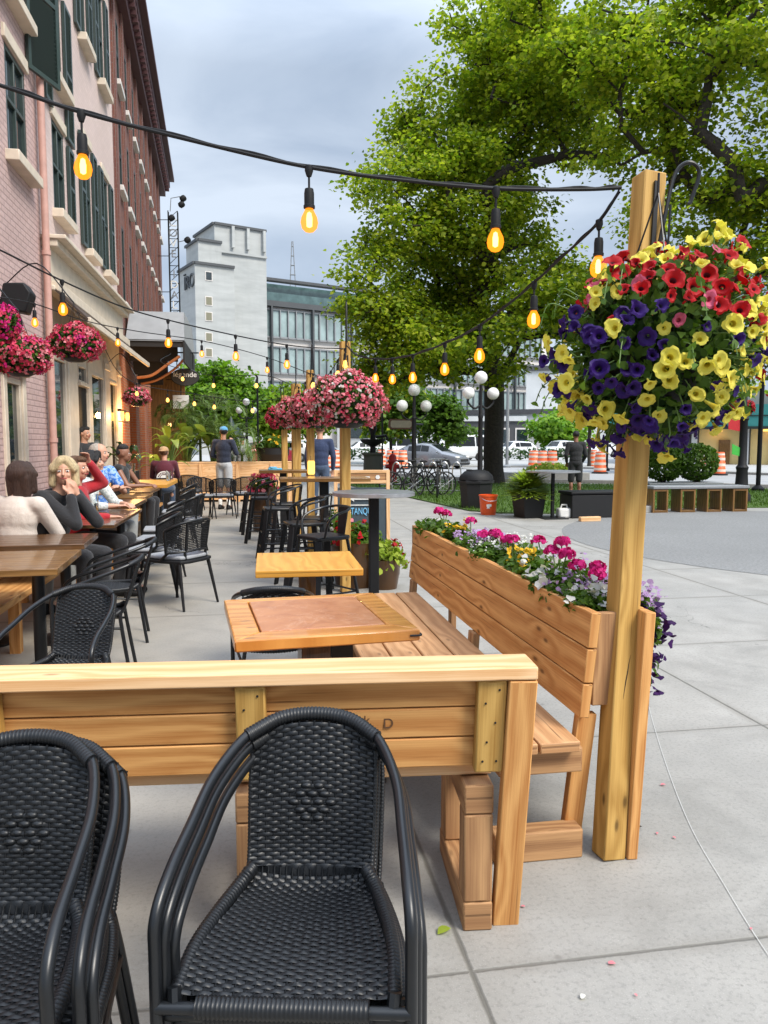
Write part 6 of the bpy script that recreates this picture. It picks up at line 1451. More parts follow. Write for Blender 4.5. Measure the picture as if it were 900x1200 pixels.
# ================================================================ trees
def make_tree(name, label, base, lobes, nclump, per, leaf, seed, mat, trunk_h, trunk_r, clump_r=.75, step=.55, group=None, cat='tree', fork=None, mat2=None, flat=.55, lean=(0,0), gaps=None):
    rg = np.random.default_rng(seed); base = np.array(base, float); t = empty(name, tuple(base), 0, label, cat, group)
    vol = np.array([l[1][0]*l[1][1]*l[1][2]*(l[2] if len(l) > 2 else 1) for l in lobes]); vol /= vol.sum(); A = []
    while len(A) < nclump:
        i = rg.choice(len(lobes), p=vol); c, r = np.array(lobes[i][0]), np.array(lobes[i][1]); d = rg.normal(0,1,3); d /= np.linalg.norm(d); q = c+d*r*rg.uniform(.25,1)**.5
        if len(A) and min(np.linalg.norm(np.array(A)-q,axis=1)) < clump_r*.55: 
            if rg.random() < .8: continue
        if q[2] < base[2]+trunk_h*.75: continue
        if gaps and math.sin(q[0]*.95+seed)*math.sin(q[1]*.8+1)*math.sin(q[2]*1.15+seed*2)+.25*math.sin(q[0]*2.3)*math.sin(q[2]*2.7) > gaps: continue
        A.append(q)
    A = np.array(A)-base
    top = np.array([lean[0],lean[1],trunk_h]); nodes = [np.zeros(3)]; par = [-1]; k = 6
    for j in range(1,k+1): nodes.append(top*j/k+np.array([rg.normal(0,.04),rg.normal(0,.04),0])*trunk_h*.15); par.append(j-1)
    order = np.argsort(np.linalg.norm(A-top,axis=1)); ends = []
    for a in A[order]:
        Nn = np.array(nodes[k:]); dv = a-Nn; dist = np.linalg.norm(dv,axis=1); cost = dist*(1+.9*np.clip(-dv[:,2]/np.maximum(dist,.01),0,1))+.25*np.linalg.norm(Nn-top,axis=1)
        b = int(np.argmin(cost))+k; p = nodes[b]; L = np.linalg.norm(a-p); ns = max(1,int(L/step)); cur = b; mid = (p+a)/2+np.array([0,0,.12*L])
        for s_ in range(1,ns+1):
            u = s_/ns; q = (1-u)**2*p+2*u*(1-u)*mid+u*u*a+(rg.normal(0,.05,3)*step if s_ < ns else 0); nodes.append(q); par.append(cur); cur = len(nodes)-1
        ends.append(cur)
    n = len(nodes); w_ = np.zeros(n); 
    for e in ends: w_[e] += 1
    for i in range(n-1,0,-1): w_[par[i]] += w_[i]
    rad = trunk_r*(np.maximum(w_,1)/w_[0])**.46; rad = np.maximum(rad,.018)
    ch = [[] for _ in range(n)]
    for i in range(1,n): ch[par[i]].append(i)
    tm_, bm = MB(), MB(); stack = [(0,[0])]
    def run(start, prev):
        path = ([prev] if prev is not None else [])+[start]; cur = start
        while ch[cur]:
            c2 = sorted(ch[cur], key=lambda j: -w_[j]); nxt = c2[0]
            for o in c2[1:]: todo.append((o,cur))
            path.append(nxt); cur = nxt
        return path
    todo = []; first = run(0,None); pts = [Vector(nodes[i]) for i in first]; rr = [rad[i] for i in first]; rr[0] *= 1.35
    tm_.tube(pts, rr, 12); tm_.build('trunk', M['bark'], t)
    while todo:
        s_, pv = todo.pop(); pa = run(s_,pv); pts = [Vector(nodes[i]) for i in pa]; rr = [min(rad[i],rad[pa[1]]) for i in pa]; bm.tube(pts, rr, 6 if rr[0] > .06 else 4)
    bm.build('branches', M['bark'], t)
    # leaves in layered sprays around each clump and along the last twigs
    C = []; D = []; S_ = []
    for a in A:
        m_ = int(per*rg.uniform(.5,1.4)); k_ = rg.integers(3,6); sub = a+rg.normal(0,clump_r*.55,(k_,3))*np.array([1,1,.6]); idx = rg.integers(0,k_,m_)
        q = sub[idx]+rg.normal(0,clump_r*.38,(m_,3))*np.array([1,1,flat]); C.append(q); D.append(np.tile([0,0,1.0],(m_,1))+(q-a)*.35)
    C = np.concatenate(C); D = np.concatenate(D); global rng; old = rng; rng = rg
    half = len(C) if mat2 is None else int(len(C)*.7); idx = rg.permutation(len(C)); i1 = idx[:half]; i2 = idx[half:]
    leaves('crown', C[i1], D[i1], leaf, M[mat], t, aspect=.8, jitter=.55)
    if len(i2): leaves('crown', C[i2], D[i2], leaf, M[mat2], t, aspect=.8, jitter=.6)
    rng = old; return t
def lobe(px, py, rx, ry, d, dep=1.0, wgt=1.0):
    c = far(px,py,d); k = math.hypot(d,c.z)/900*1.0; return (tuple(c), (rx*k, rx*k*dep, ry*k), wgt)
b = on_z(577,567); d1 = b.length
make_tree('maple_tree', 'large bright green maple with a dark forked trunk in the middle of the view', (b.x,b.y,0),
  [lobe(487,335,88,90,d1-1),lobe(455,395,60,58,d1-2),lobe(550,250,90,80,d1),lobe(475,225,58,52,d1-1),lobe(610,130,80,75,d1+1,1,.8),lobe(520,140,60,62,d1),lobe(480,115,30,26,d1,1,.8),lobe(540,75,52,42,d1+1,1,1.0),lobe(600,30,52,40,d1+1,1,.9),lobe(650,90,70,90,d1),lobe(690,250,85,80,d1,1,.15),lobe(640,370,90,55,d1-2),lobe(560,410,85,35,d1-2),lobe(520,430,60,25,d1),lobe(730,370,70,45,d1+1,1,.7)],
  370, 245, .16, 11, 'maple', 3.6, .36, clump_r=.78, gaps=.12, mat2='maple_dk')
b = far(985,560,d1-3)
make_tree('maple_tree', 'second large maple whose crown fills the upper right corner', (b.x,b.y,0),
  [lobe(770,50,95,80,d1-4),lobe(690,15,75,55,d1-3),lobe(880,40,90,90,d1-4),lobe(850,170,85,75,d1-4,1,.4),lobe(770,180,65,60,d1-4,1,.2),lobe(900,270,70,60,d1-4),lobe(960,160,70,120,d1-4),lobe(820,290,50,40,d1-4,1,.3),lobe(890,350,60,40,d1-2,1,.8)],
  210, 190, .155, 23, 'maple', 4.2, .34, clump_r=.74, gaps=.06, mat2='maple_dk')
def bg_tree(label, px, pyb, pyt, wpx, d, mat, seed, n=60, per=110, leaf=.3, cr=.9, tr=.14, mat2=None, name='street_tree', crown_from=.35):
    b = far(px,pyb,d); top = far(px,pyt,d).z; h = top; k = d/900
    zc = h*(crown_from+1)/2; rz_ = h*(1-crown_from)/2
    make_tree(name, label, (b.x,b.y,0), [((b.x,b.y,zc),(wpx*k,wpx*k,rz_*.9),1),((b.x-wpx*k*.3,b.y,zc-rz_*.3),(wpx*k*.7,wpx*k*.7,rz_*.5),1),((b.x+wpx*k*.35,b.y,zc-rz_*.2),(wpx*k*.7,wpx*k*.7,rz_*.6),1)], n, per, leaf, seed, mat, h*crown_from*.8, tr, clump_r=cr, mat2=mat2)
bg_tree('feathery lime green locust tree behind the terrace planters', 250, 560, 424, 52, 42, 'locust', 31, 70, 170, .26, .8, flat_ if False else .14, 'foliage_a') if False else bg_tree('feathery lime green locust tree behind the terrace planters', 250, 560, 424, 50, 42, 'locust', 31, 75, 170, .24, .8, .12, 'foliage_a')
bg_tree('darker green tree right of the locust tree', 322, 548, 452, 34, 55, 'maple_dk', 32, 45, 120, .34, 1.0)
bg_tree('dark green tree behind the row of timber posts', 362, 548, 458, 22, 60, 'maple_dk', 33, 30, 120, .34, 1.0)
bg_tree('bright young street tree above the fountain', 458, 550, 438, 42, 52, 'foliage_a', 34, 50, 120, .34, 1.0, .1, 'maple', crown_from=.3)
bg_tree('young street tree right of the globe lamp by the bicycles', 515, 550, 462, 24, 50, 'foliage_a', 35, 28, 120, .32, .8, .08)
bg_tree('small street tree between the tree trunk and the white building', 690, 552, 440, 26, 48, 'maple_dk', 36, 30, 120, .3, .8, .1, crown_from=.5)
bg_tree('pale green tree in front of the tall white building', 655, 552, 480, 30, 85, 'locust', 37, 30, 100, .5, 1.4, .12, crown_from=.2)
bg_tree('small dark tree left of the thick lamp post', 800, 556, 415, 45, 40, 'maple_dk', 38, 45, 130, .28, .8, .1, crown_from=.55)
# low hedges around the car park
for i, (x0, x1, py, h, lb) in enumerate([(560,690,541,.9,'low green hedge in front of the car park behind the barrels'),(400,450,543,.9,'low green hedge behind the drinking fountain'),(720,760,545,.8,'low green hedge at the right of the car park')]):
    a = on_z(x0,py); c = on_z(x1,py); c.y = a.y+(c.y-a.y)*1.0; L = (c-a).length; t = empty('hedge', (a.x,a.y,.1), math.atan2(c.y-a.y,c.x-a.x), lb, 'hedge'); k = int(L*70)
    P = np.stack([rng.uniform(0,L,k), rng.uniform(-.5,.5,k), rng.uniform(.05,1,k)**.7*h*(1+.15*np.sin(rng.uniform(0,1,k)))],1); leaves('foliage', P, np.tile([0,-.5,1],(k,1)), .26, M['foliage_dk'], t, jitter=.8)
    for q in range(0,int(L),3): m = MB(); m.tube([(q+.4,0,0),(q+.5,.1,h*.7)],.04,5); m.build('stem', M['bark'], t)
# ================================================================ terrace planter wall with tropical plants
t = empty('timber_planter', (0,19.6,0), 0, 'long low timber planter wall at the far end of the terrace', 'planter')
m = MB()
for z0, z1 in ((.05,.33),(.34,.62),(.63,.97)): B(m,-2.1,.95,-.02,.02,z0,z1)
m.build('front_plank', M['cedar2'], t, bevel=.006)
m = MB(); B(m,-2.1,.95,-.03,.5,.972,1.0); m.build('top_rail', M['cedar2'], t, bevel=.005); m = MB(); B(m,-2.1,.95,.5,.54,0,.97); m.build('back_plank', M['rawend'], t)
for x in (-2.05,-1.3,-.4,.45,.9): m = MB(); B(m,x-.05,x+.05,-.05,-.021,.0,.96); m.build('upright', M['cedar2'], t)
def blade(m, base, tip, w_, arch, n=8, fold=.25, mi=0):
    base = Vector(base); tip = Vector(tip); d = tip-base; side = d.cross(Vector((0,0,1)));
    side = side.normalized() if side.length > 1e-4 else Vector((1,0,0)); vs = []
    for i in range(n+1):
        u = i/n; p = base+d*u+Vector((0,0,arch*math.sin(u*PI*.95)-arch*.4*u*u)); ww = w_*math.sin(PI*min(1,.06+u*.94))**.7*(1-.3*u); vs += [p-side*ww+Vector((0,0,ww*fold)), p, p+side*ww+Vector((0,0,ww*fold))]
    fs = []
    for i in range(n): fs += [(i*3,i*3+1,i*3+4,i*3+3),(i*3+1,i*3+2,i*3+5,i*3+4)]
    m._add(vs, fs, mi)
def mat_bigleaf(name, a, b_):
    t = NT(name); oc = t.n('ShaderNodeTexCoord').outputs['Object']; g = t.n('ShaderNodeNewGeometry').outputs['Random Per Island']
    c = t.ramp(t.math('ADD', t.math('MULTIPLY', g, .7), t.math('MULTIPLY', t.noise(oc, 9, 3), .4)), [(.1,a),(.9,b_)])
    pb = t.n('ShaderNodeBsdfPrincipled'); t.l(c, pb.inputs['Base Color']); pb.inputs['Roughness'].default_value = .35
    tr = t.n('ShaderNodeBsdfTranslucent'); t.l(c, tr.inputs[0]); mx_ = t.n('ShaderNodeMixShader'); mx_.inputs[0].default_value = .4
    t.l(pb.outputs[0], mx_.inputs[1]); t.l(tr.outputs[0], mx_.inputs[2]); t.l(mx_.outputs[0], t.out.inputs[0]); return t.mat
ML = mat_bigleaf('broad_leaf', (.07,.16,.015), (.30,.38,.05)); MP = mat_bigleaf('palm_leaf', (.06,.14,.02), (.2,.28,.06))
def broadleaf(label, x, y, z, h, n, lw_, seed, spread=.55, name='broad_leaved_plant', mat=None):
    rd = random.Random(seed); t = empty(name, (x,y,z), 0, label, 'plant', 'plants in the far terrace planter'); st = MB(); m = MB()
    for i in range(n):
        a = rd.uniform(0,2*PI); r = rd.uniform(.15,1)*spread; hh = h*rd.uniform(.45,1); p = Vector((math.cos(a)*r*.5, math.sin(a)*r*.4, hh*.7)); st.tube(curve([(0,0,0),p*.5+Vector((0,0,.05)),p],4),.012,5)
        tip = p+Vector((math.cos(a)*r*.9, math.sin(a)*r*.6-.1, rd.uniform(-.15,.35)*h)); blade(m, p, tip, lw_*rd.uniform(.7,1.2), .10)
    st.build('stem', M['stem'], t); m.build('leaf_blades', mat or ML, t)
def palm(label, x, y, z, h, n, fl, seed, name='palm_plant'):
    rd = random.Random(seed); t = empty(name, (x,y,z), 0, label, 'plant', 'plants in the far terrace planter'); m = MB(); st = MB(); st.tube([(0,0,0),(0,0,h)],.035,8)
    for i in range(n):
        a = 2*PI*i/n+rd.uniform(-.3,.3); e = rd.uniform(.1,1.1); d = Vector((math.cos(a)*math.cos(e),math.sin(a)*math.cos(e)*.8,math.sin(e))); P = curve([Vector((0,0,h)),Vector((0,0,h))+d*fl*.5,Vector((0,0,h))+d*fl*.85+Vector((0,0,-fl*.15)),Vector((0,0,h))+d*fl+Vector((0,0,-fl*.42))],5); st.tube(P,.006,4)
        for j, p in enumerate(P[2:]):
            u = (j+2)/len(P); tg = (P[min(j+3,len(P)-1)]-P[j+1]).normalized(); sd = tg.cross(Vector((0,0,1))).normalized()
            for sg in (-1,1): blade(m, p, p+(sd*sg*.8+tg*.7+Vector((0,0,-.25)))*fl*.34*math.sin(PI*min(1,.15+u*.8)), .012, .02, 3)
    st.build('stem', M['stem'], t); m.build('fronds', MP, t)
broadleaf('broad glossy leaves beside the orange brick pillar', -1.95, 18.8, .9, 1.0, 16, .13, 1)
broadleaf('large bright green broad leaved plant in the middle of the planter wall', -1.65, 19.9, .9, 1.25, 22, .14, 2, .75)
broadleaf('second broad leaved plant left of the palm', -1.05, 20.0, .9, 1.05, 18, .13, 3, .7)
palm('feathery palm behind the maroon sweater', -1.35, 20.3, .9, .75, 22, 1.0, 4)
palm('feathery palm left of the man in the blue cap', -.72, 20.0, .9, .45, 24, 1.05, 5)
palm('tall thin palm rising in front of the locust tree', -1.0, 21.2, .8, 1.5, 16, .9, 6)
palm('low fern palm right behind the man in the blue cap', -.3, 20.3, .85, .3, 20, .8, 7)
broadleaf('yellow green leaves at the foot of the brick pillar', -2.0, 17.6, .6, .75, 14, .10, 8, .5)
broadleaf('dark leaves with red blooms in the shop doorway by the pilaster', -2.35, 14.9, .95, .6, 14, .07, 9, .35, mat=mat_bigleaf('dark_leaf',(.02,.05,.012),(.07,.12,.02)))
palm('hanging dark fern above the planter by the striped screen', -1.9, 20.5, 1.9, .2, 20, .7, 10)
m = MB(); B(m,-2.5,-1.6,17.3,18.0,0,.6); tag(m.build('plant_trough', M['matblk'], bevel=.02), 'black trough at the foot of the orange brick pillar', 'planter')
m = MB(); B(m,-2.55,-2.15,14.6,15.2,0,.95); tag(m.build('plant_trough', M['matblk'], bevel=.02), 'tall black trough beside the shop doorway', 'planter')
# shop bench along the wall
t = empty('wall_bench', (0,0,0), 0, 'long timber wall bench with an upright back under the pink wall', 'bench')
m = MB(); B(m,-2.2,-1.55,3.9,13.6,.40,.45); m.build('seat', M['cedar'], t, bevel=.006); m = MB(); B(m,-2.3,-2.2,3.9,13.6,.75,.80); B(m,-2.28,-2.24,3.9,13.6,.45,.75); m.build('backrest', M['cedar'], t, bevel=.006)
for y in (4.2,5.6,7.4,9.2,11,12.8): [ (lambda mm: (B(mm,xx-.035,xx+.035,y-.035,y+.035,0,.39), mm.build('leg', M['cedar'], t)))(MB()) for xx in (-2.1,-1.65)]
# ================================================================ people
def bake(mb, name, mat, parent, vox=.012, smooth=6):
    o = mb.build('tmp', mat, None); r = o.modifiers.new('r','REMESH'); r.mode = 'VOXEL'; r.voxel_size = vox; r.use_smooth_shade = True
    s = o.modifiers.new('s','SMOOTH'); s.iterations = smooth; s.factor = .5
    dg = bpy.context.evaluated_depsgraph_get(); me = bpy.data.meshes.new_from_object(o.evaluated_get(dg)); bpy.data.objects.remove(o)
    me.name = name; me.materials.clear(); me.materials.append(mat); me.polygons.foreach_set('use_smooth',[True]*len(me.polygons))
    return put(bpy.data.objects.new(name, me), parent)
def cloth(name, c, c2=None, sc=8):
    t = NT(name); oc = t.n('ShaderNodeTexCoord').outputs['Object']; f = t.noise(oc, 7, 5, .6, 1.0); g = t.noise(oc, 220, 2)
    if c2: col = t.ramp(t.noise(oc, sc*4, 3, .6), [(.47,c),(.53,c2)])
    else: col = t.ramp(f, [(.3,tuple(x*.85 for x in hx(c))),(.7,c)])
    return t.bsdf(col, .85, bump=t.math('ADD', f, t.math('MULTIPLY', g, .15)), bstr=.6, bdist=.02, sheen=.2)
def lerpv(a,b,t): return Vector(a).lerp(Vector(b),t)
def hand(m, wrist, dirv, palm_n, curl=.5, sc=1.0, side=1):
    w_ = Vector(wrist); d = Vector(dirv).normalized(); n = Vector(palm_n); n = (n-d*n.dot(d)).normalized(); s_ = d.cross(n)*side
    pc = w_+d*.045*sc
    for k in (-1,0,1): m.cap(w_+s_*k*.012*sc, w_+d*.085*sc+s_*k*.026*sc, .017*sc, .0125*sc, 8)
    for k, (off, ln) in enumerate(((-.033,.062),(-.011,.074),(.011,.070),(.033,.055))):
        a = w_+d*.085*sc+s_*off*sc; d1 = (d+n*curl*.5).normalized(); b = a+d1*ln*.5*sc; d2 = (d+n*curl*1.6).normalized(); c = b+d2*ln*.5*sc; m.cap(a,b,.0098*sc,.009*sc,8); m.cap(b,c,.009*sc,.0075*sc,8)
    a = w_+d*.025*sc-s_*.026*sc; b = a+(d*.6-s_*.8+n*.2).normalized()*.04*sc; m.cap(a,b,.0125*sc,.0105*sc,8); m.cap(b,b+(d+n*.4).normalized()*.032*sc,.0105*sc,.0085*sc,8)
def person(label, loc, rz, pose, skin, top, bottom=None, hair=None, hairstyle='short', sleeves='long', shoes=None, scale=1.0, headturn=0.0, nod=0.0, cap=None, vox=.012, beard=False, extras=None, socks=None, legs='trousers', leanf=0.0, apron=None, hr=1.0):
    t = empty('person', loc, rz, label, 'person'); t.scale = (scale,)*3
    P = {k: Vector(v) for k, v in pose.items()}
    pel, chest, neck, head = P['pelvis'], P['chest'], P['neck'], P['head']
    body = MB(); HR = Matrix.Rotation(headturn,3,'Z')@Matrix.Rotation(nod,3,'X')
    body.ell(head+HR@Vector((0,.012,.02)), (.076*hr,.092*hr,.092*hr), 16, 0, HR); body.ell(head+HR@Vector((0,-.022,-.045)), (.056*hr,.066*hr,.068*hr), 14, 0, HR)
    body.ell(head+HR@Vector((0,-.045,-.085)), (.030,.032,.026), 10, 0, HR)
    body.cap(head+HR@Vector((0,-.088,.012)), head+HR@Vector((0,-.104,-.022)), .009, .014, 8)
    for s_ in (-1,1): body.ell(head+HR@Vector((s_*.077,.01,-.005)), (.010,.020,.030), 8, 0, HR); body.ell(head+HR@Vector((s_*.035,-.075,-.028)), (.022,.016,.020), 8, 0, HR)
    body.cap(neck+Vector((0,.01,-.03)), head+Vector((0,.015,-.06)), .058, .054); body.ell(chest, (.145,.080,.16)); body.cap(chest, pel, .085, .095)
    arms = []
    for s_, L in ((-1,'r'),(1,'l')):
        sh, el, wr = P['sh_'+L], P['el_'+L], P['wr_'+L]; body.cap(neck+Vector((0,.01,-.05)), sh, .05, .05); body.cap(sh, el, .05, .037); body.cap(el, wr, .038, .025); hd = P.get('hd_'+L, (wr-el).normalized()); pn = P.get('pn_'+L, Vector((0,0,-1))); hand(body, wr, hd, pn, .7 if L+'c' not in pose else 1.3, 1.0, s_)
        hp, kn, an = P['hip_'+L], P['kn_'+L], P['an_'+L]; body.cap(hp, kn, .078, .055); body.cap(kn, an, .054, .036); body.cap(an, an+Vector((0,-.14,-.045)), .035, .03); body.ell(lerpv(kn,an,.3)+Vector((0,.018,0)),(.048,.05,.10),10)
    b = bake(body, 'body', skin, t, vox*.8, 4)
    # shirt
    s = MB(); s.ell(chest+Vector((0,0,.02)), (.185,.128,.18), 16); s.ell(lerpv(chest,pel,.35), (.168,.13,.18), 14); s.ell(lerpv(chest,pel,.78), (.165,.132,.17), 14); s.cap(chest,pel,.118,.125); s.cap(neck+Vector((0,.015,-.055)), neck+Vector((0,.015,-.03)), .066,.058)
    for L in 'rl':
        sh, el, wr = P['sh_'+L], P['el_'+L], P['wr_'+L]
        s.cap(neck+Vector((0,.012,-.06)), sh, .058, .068)
        if sleeves == 'long': s.cap(sh, el, .069, .054); s.cap(el, lerpv(el,wr,.9), .054, .042)
        elif sleeves == 'short': s.cap(sh, lerpv(sh,el,.62), .070, .062)
        elif sleeves == 'pulled': s.cap(sh, el, .069, .054); s.cap(el, lerpv(el,wr,.45), .052, .046)
    bake(s, 'shirt', top, t, vox)
    if bottom is not None:
        s = MB(); s.ell(pel+Vector((0,0,-.01)), (.172,.132,.12), 14); e = {'trousers':.95,'shorts':.98}[legs]
        for L in 'rl':
            hp, kn, an = P['hip_'+L], P['kn_'+L], P['an_'+L]
            if legs == 'shorts': s.cap(hp, lerpv(hp,kn,.92), .098, .088)
            else: s.cap(hp, kn, .092, .070); s.cap(kn, lerpv(kn,an,.93), .068, .052)
        bake(s, 'trousers' if legs == 'trousers' else 'shorts', bottom, t, vox)
    for L in 'rl':
        an = P['an_'+L]; s = MB(); s.cap(an+Vector((0,.03,-.055)), an+Vector((0,-.16,-.06)), .044, .036); s.cap(an+Vector((0,.01,-.01)), an+Vector((0,-.06,-.045)), .045, .04); bake(s, 'shoe', shoes or M['matblk'], t, vox)
        if socks: s = MB(); s.cap(an+Vector((0,0,.10)), an+Vector((0,0,.0)), .046, .044); bake(s, 'sock', socks, t, vox)
    # face
    for s_ in (-1,1):
        e = MB(); e.ell(head+HR@Vector((s_*.031,-.077,.006)), (.0135,.008,.0075), 10, 0, HR); eo = e.build('eye', M['globe'], t); e = MB(); e.ell(head+HR@Vector((s_*.031,-.0835,.006)), (.006,.004,.006), 8, 0, HR); e.build('iris', M['matblk'], eo)
        e = MB(); e.cap(head+HR@Vector((s_*.016,-.088,.026)), head+HR@Vector((s_*.046,-.077,.027)), .0035, .0025, 6); e.build('eyebrow', hair or M['matblk'], t)
    e = MB(); e.cap(head+HR@Vector((-.02,-.088,-.052)), head+HR@Vector((.02,-.088,-.052)), .006, .006, 8); e.build('lips', M['lip'], t)
    if hair is not None:
        h = MB(); R0 = Vector((0,.022,.036))
        if hairstyle == 'short':
            h.ell(head+HR@Vector((0,.030,.040)), (.086*hr,.092*hr,.086*hr), 16, 0, HR); h.ell(head+HR@Vector((0,-.03,.085)), (.062*hr,.055*hr,.04*hr), 12, 0, HR)
        elif hairstyle == 'thin': h.ell(head+HR@Vector((0,.036,.030)), (.087*hr,.088*hr,.086*hr), 16, 0, HR)
        elif hairstyle == 'afro_top': h.ell(head+HR@Vector((0,.01,.085)), (.078,.085,.062), 14, 0, HR); h.ell(head+HR@Vector((0,.04,.02)), (.08,.075,.075), 12, 0, HR)
        elif hairstyle == 'bob':
            h.ell(head+HR@Vector((0,.030,.036)), (.104,.106,.100), 16, 0, HR)
            for s_ in (-1,1):
                h.cap(head+HR@Vector((s_*.075,.015,.03)), head+HR@Vector((s_*.088,.0,-.10)), .046, .034); h.cap(head+HR@Vector((s_*.05,.06,.0)), head+HR@Vector((s_*.055,.05,-.13)), .05, .038); h.cap(head+HR@Vector((s_*.02,-.05,.095)), head+HR@Vector((s_*.082,-.045,.02)), .034, .028)
            h.cap(head+HR@Vector((0,.07,.0)), head+HR@Vector((0,.065,-.14)), .05, .042)
        ho = bake(h, 'hair', hair, t, vox*.8, 2)
    if cap is not None:
        h = MB(); h.ell(head+HR@Vector((0,.02,.05)), (.092,.104,.078), 16, 0, HR); fo = Vector((0,-1,0)) if cap[1] == 'front' else Vector((0,1,0)); c0 = head+HR@Vector((0,fo.y*.07+.02,.045)); 
        h.ell(c0+HR@Vector((0,fo.y*.07,-.005)), (.068,.075,.012), 14, 0, HR); bake(h, 'cap', cap[0], t, vox*.8, 2)
    if extras: extras(t, P, HR, head)
    return t
M['lip'] = mat_plain('lips', (.38,.08,.07), .5)
def sit(lean=.0, el_r=None, wr_r=None, el_l=None, wr_l=None, hx_=0.0, hy=0.0, seat=.47, **kw):
    p = dict(pelvis=(0,.02,seat+.10), chest=(0,.04-lean*.5,seat+.42), neck=(0,.03-lean,seat+.60), head=(hx_,.005-lean+hy,seat+.755))
    p['sh_r'] = (-.185,.03-lean*.9,seat+.545); p['sh_l'] = (.185,.03-lean*.9,seat+.545)
    p['el_r'] = el_r or (-.24,-.12-lean,seat+.30); p['el_l'] = el_l or (.24,-.12-lean,seat+.30); p['wr_r'] = wr_r or (-.12,-.34-lean*.6,seat+.30); p['wr_l'] = wr_l or (.12,-.34-lean*.6,seat+.30)
    for s_, L in ((-1,'r'),(1,'l')): p['hip_'+L] = (s_*.09,-.02,seat+.08); p['kn_'+L] = (s_*.11,-.45,seat+.07); p['an_'+L] = (s_*.11,-.42,.09)
    p.update(kw); return p
def stand(el_r=None, wr_r=None, el_l=None, wr_l=None, lean=0.0, feet=((-.10,.02),(.10,-.02)), **kw):
    p = dict(pelvis=(0,0,.98), chest=(0,0-lean*.5,1.30), neck=(0,.0-lean,1.50), head=(0,-.02-lean,1.655)); p['sh_r'] = (-.19,0-lean,1.44); p['sh_l'] = (.19,0-lean,1.44)
    p['el_r'] = el_r or (-.25,.02,1.16); p['el_l'] = el_l or (.25,.02,1.16); p['wr_r'] = wr_r or (-.24,-.06,.92); p['wr_l'] = wr_l or (.24,-.06,.92)
    for s_, L, f in ((-1,'r',feet[0]),(1,'l',feet[1])): p['hip_'+L] = (s_*.09,0,.93); p['kn_'+L] = (f[0]*1.0,f[1]-.02,.50); p['an_'+L] = (f[0],f[1]+.02,.09)
    p.update(kw); return p
beige = cloth('beige_blouse', (.62,.54,.47)); blackc = cloth('black_knit', (.012,.012,.014)); redc = cloth('red_sweater', (.42,.012,.022)); whitep = cloth('white_patterned_blouse', (.66,.68,.66), (.42,.47,.47), 10); bluep = cloth('blue_patterned_shirt', (.03,.16,.55), (.3,.45,.7), 8)
maroon = cloth('maroon_sweater', (.10,.010,.025)); navy = cloth('navy_jacket', (.012,.018,.04)); greyc = cloth('grey_hoodie', (.36,.36,.36)); denim = cloth('jeans', (.05,.08,.14)); khaki = cloth('khaki', (.34,.35,.34)); blackp = cloth('black_trousers', (.015,.015,.018)); tank = cloth('black_tank_top', (.012,.012,.012))
def mat_hair(name, c, **kw):
    t = NT(name); oc = t.n('ShaderNodeTexCoord').outputs['Object']; n_ = t.noise(t.mapv(oc,(1,1,.10),(0,0,0),(.15,.1,0)), 130, 4, .7, .4); b_ = t.noise(t.mapv(oc,(1,1,.3)), 18, 4, .6, .6); c = hx(c)
    col = t.mix(.5, t.ramp(n_,[(.3,tuple(x*.45 for x in c)),(.7,tuple(min(1,x*1.45) for x in c))]), t.ramp(b_,[(.3,tuple(x*.5 for x in c)),(.7,tuple(min(1,x*1.3) for x in c))]))
    return t.bsdf(col, .5, bump=t.math('ADD', n_, b_), bstr=1.0, bdist=.012)
hb = mat_hair('brown_hair', (.045,.020,.012)); hbl = mat_hair('blonde_hair', (.62,.48,.27)); hbk = mat_hair('black_hair', (.008,.007,.007)); hg_ = mat_hair('grey_hair', (.45,.40,.34)); hbr = mat_hair('light_brown_hair', (.12,.06,.03))
def px_at(px, y): return on_y(px, 520, y).x
# seated people along the terrace wall (facing the tables = +X, so rz about 90 degrees)
def bracelet(t, P, HR, head): pass
def P_(px, py, y): return (px_at(px,y), y, 0)
person('woman with brown bob hair in a beige blouse seen from behind at the second table', P_(17,0,6.42), R_(155), sit(lean=.05, seat=.43, hy=-.02, wr_r=(-.05,-.30,.80), wr_l=(.14,-.30,.80)), M['skin'], beige, khaki, hb, 'bob', headturn=R_(14), vox=.011, hr=1.12)
person('blonde woman in black resting her chin on her hands, looking at the camera', P_(57,0,6.80), R_(58), sit(lean=.13, seat=.465, hy=-.03, el_r=(-.12,-.38,.80), wr_r=(-.06,-.275,1.03), el_l=(.10,-.40,.80), wr_l=(.01,-.285,1.025), hd_r=(.25,.12,1), hd_l=(-.25,.12,1), pn_r=(.4,1,0), pn_l=(-.4,1,0)), M['skin'], blackc, blackp, hbl, 'bob', headturn=R_(-48), vox=.009, hr=1.04)
person('person in a red sweater leaning back with a raised arm behind the blonde woman', P_(89,0,7.75), R_(78), sit(lean=.02, seat=.46, el_l=(.32,-.12,1.06), wr_l=(.08,-.08,1.28), hd_l=(-.6,0,.7)), M['skin'], redc, blackp, hbr, 'short', headturn=R_(-10))
person('dark haired woman in a white patterned blouse seen in profile', P_(96,0,8.62), R_(75), sit(lean=.12, seat=.50), M['skin'], whitep, khaki, hbk, 'bob', sleeves='pulled', headturn=R_(15))
person('grey haired older man in a blue patterned shirt at the third table', P_(111,0,9.5), R_(55), sit(lean=.08, seat=.58, wr_r=(.02,-.34,.93), wr_l=(-.02,-.36,.95)), M['skin'], bluep, khaki, hg_, 'thin', sleeves='short', headturn=R_(20), hr=1.08)
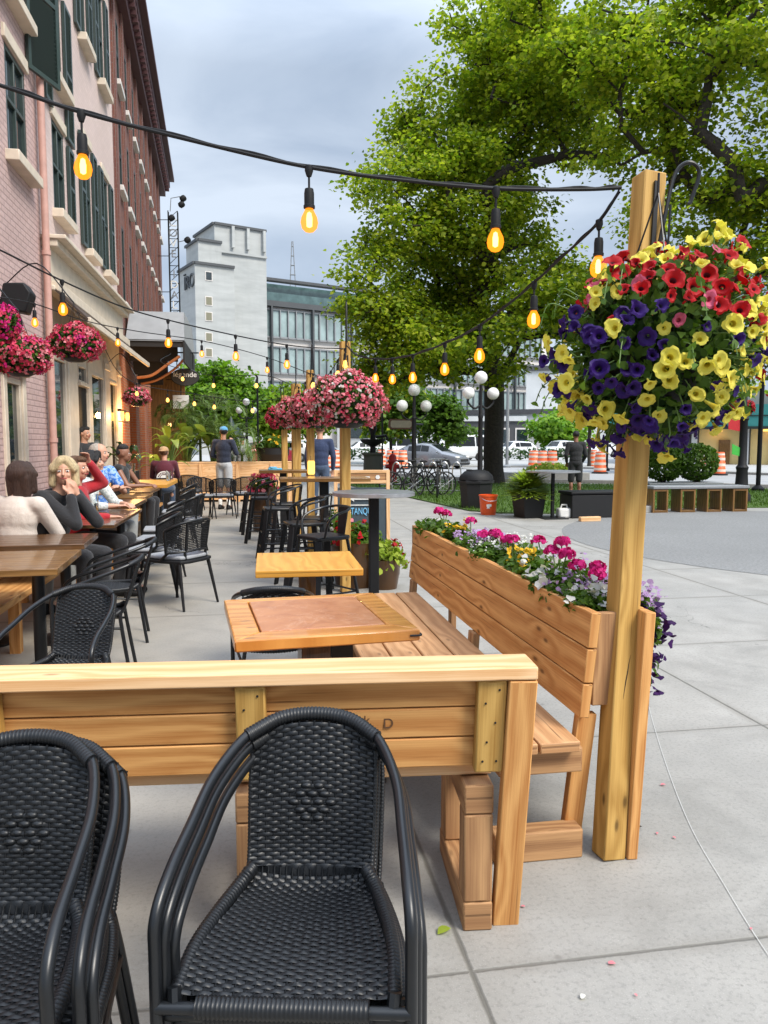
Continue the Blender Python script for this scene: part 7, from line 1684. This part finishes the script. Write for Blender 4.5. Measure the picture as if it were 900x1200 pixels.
person('young man in a black tank top with short dark curls looking right', P_(141,0,11.6), R_(80), sit(lean=.05, seat=.55), M['skin_dk'], tank, blackp, hbk, 'afro_top', sleeves='none', headturn=R_(12), hr=1.08)
def logo(t, P, HR, head):
    m = MB(); pts = [(math.cos(a)*.14, math.sin(a)*.13) for a in [PI*i/18 for i in range(19)]]; m.prism(pts, (0,.167,.80),(1,0,0),(0,-.03,1),(0,.006,0)); o = m.build('back_print', wl, t)
    m = MB()
    for i in range(9): a = PI*(i+1)/10; m.box((math.cos(a)*.108,.176-.0,.80+math.sin(a)*.10),(.016,.004,.026),rot=Matrix.Rotation(-(a-PI/2),3,'Y'))
    m.tube([(math.cos(a)*.075,.175,.80+math.sin(a)*.07) for a in [PI*i/10 for i in range(11)]],.005,4); m.build('print_detail', maroon, o)
person('man in maroon sweater with white back print and tan cap, sitting back to the camera', (px_at(192,15.3),15.3,0), R_(183), sit(lean=.03, seat=.52), M['skin'], maroon, denim, hbr, 'thin', cap=(cloth('tan_cap',(.5,.3,.14)),'back'), headturn=R_(-12), extras=logo)
# standing people
person('man in a light blue cap, navy sweatshirt and pale grey shorts standing in the aisle', (px_at(262,17.35),17.35,0), R_(160), stand(el_r=(-.28,-.02,1.20), wr_r=(-.10,-.24,1.42), el_l=(.27,.0,1.16), wr_l=(.14,-.2,1.1), hd_r=(.3,-.3,1)), M['skin_tan'], navy, cloth('pale_grey_shorts',(.45,.46,.47)), hbk, 'thin', legs='shorts', cap=(cloth('light_blue_cap',(.10,.32,.55)),'front'), shoes=M['matblk'], socks=M['globe'], headturn=R_(20), scale=1.03)
person('person in a light grey hoodie standing behind the man in the blue cap', (px_at(284,21.5),21.5,0), R_(200), stand(), M['skin_tan'], greyc, denim, hbk, 'short', scale=.95)
person('person in a dark navy jacket standing behind the timber posts', (px_at(375,14.9),14.9,0), R_(175), stand(), M['skin'], cloth('dark_blue_jacket',(.02,.035,.09)), denim, hbr, 'short', scale=1.03)
person('person all in black standing on the lawn behind the black chest', (px_at(675,18.2),18.2,.03), R_(170), stand(wr_r=(-.2,-.12,.98), wr_l=(.2,-.12,.98)), M['skin_dk'], blackc, cloth('black_shorts',(.012,.012,.014)), hbk, 'short', legs='shorts', shoes=M['galv'], scale=.98)
person('woman in dark clothes standing in the shop doorway', (px_at(97,13.6),13.75,0), R_(60), stand(el_r=(-.22,-.1,1.18), wr_r=(-.05,-.28,1.15), el_l=(.22,-.1,1.18), wr_l=(.05,-.28,1.15)), M['skin'], blackc, blackp, hbk, 'short', scale=.98)
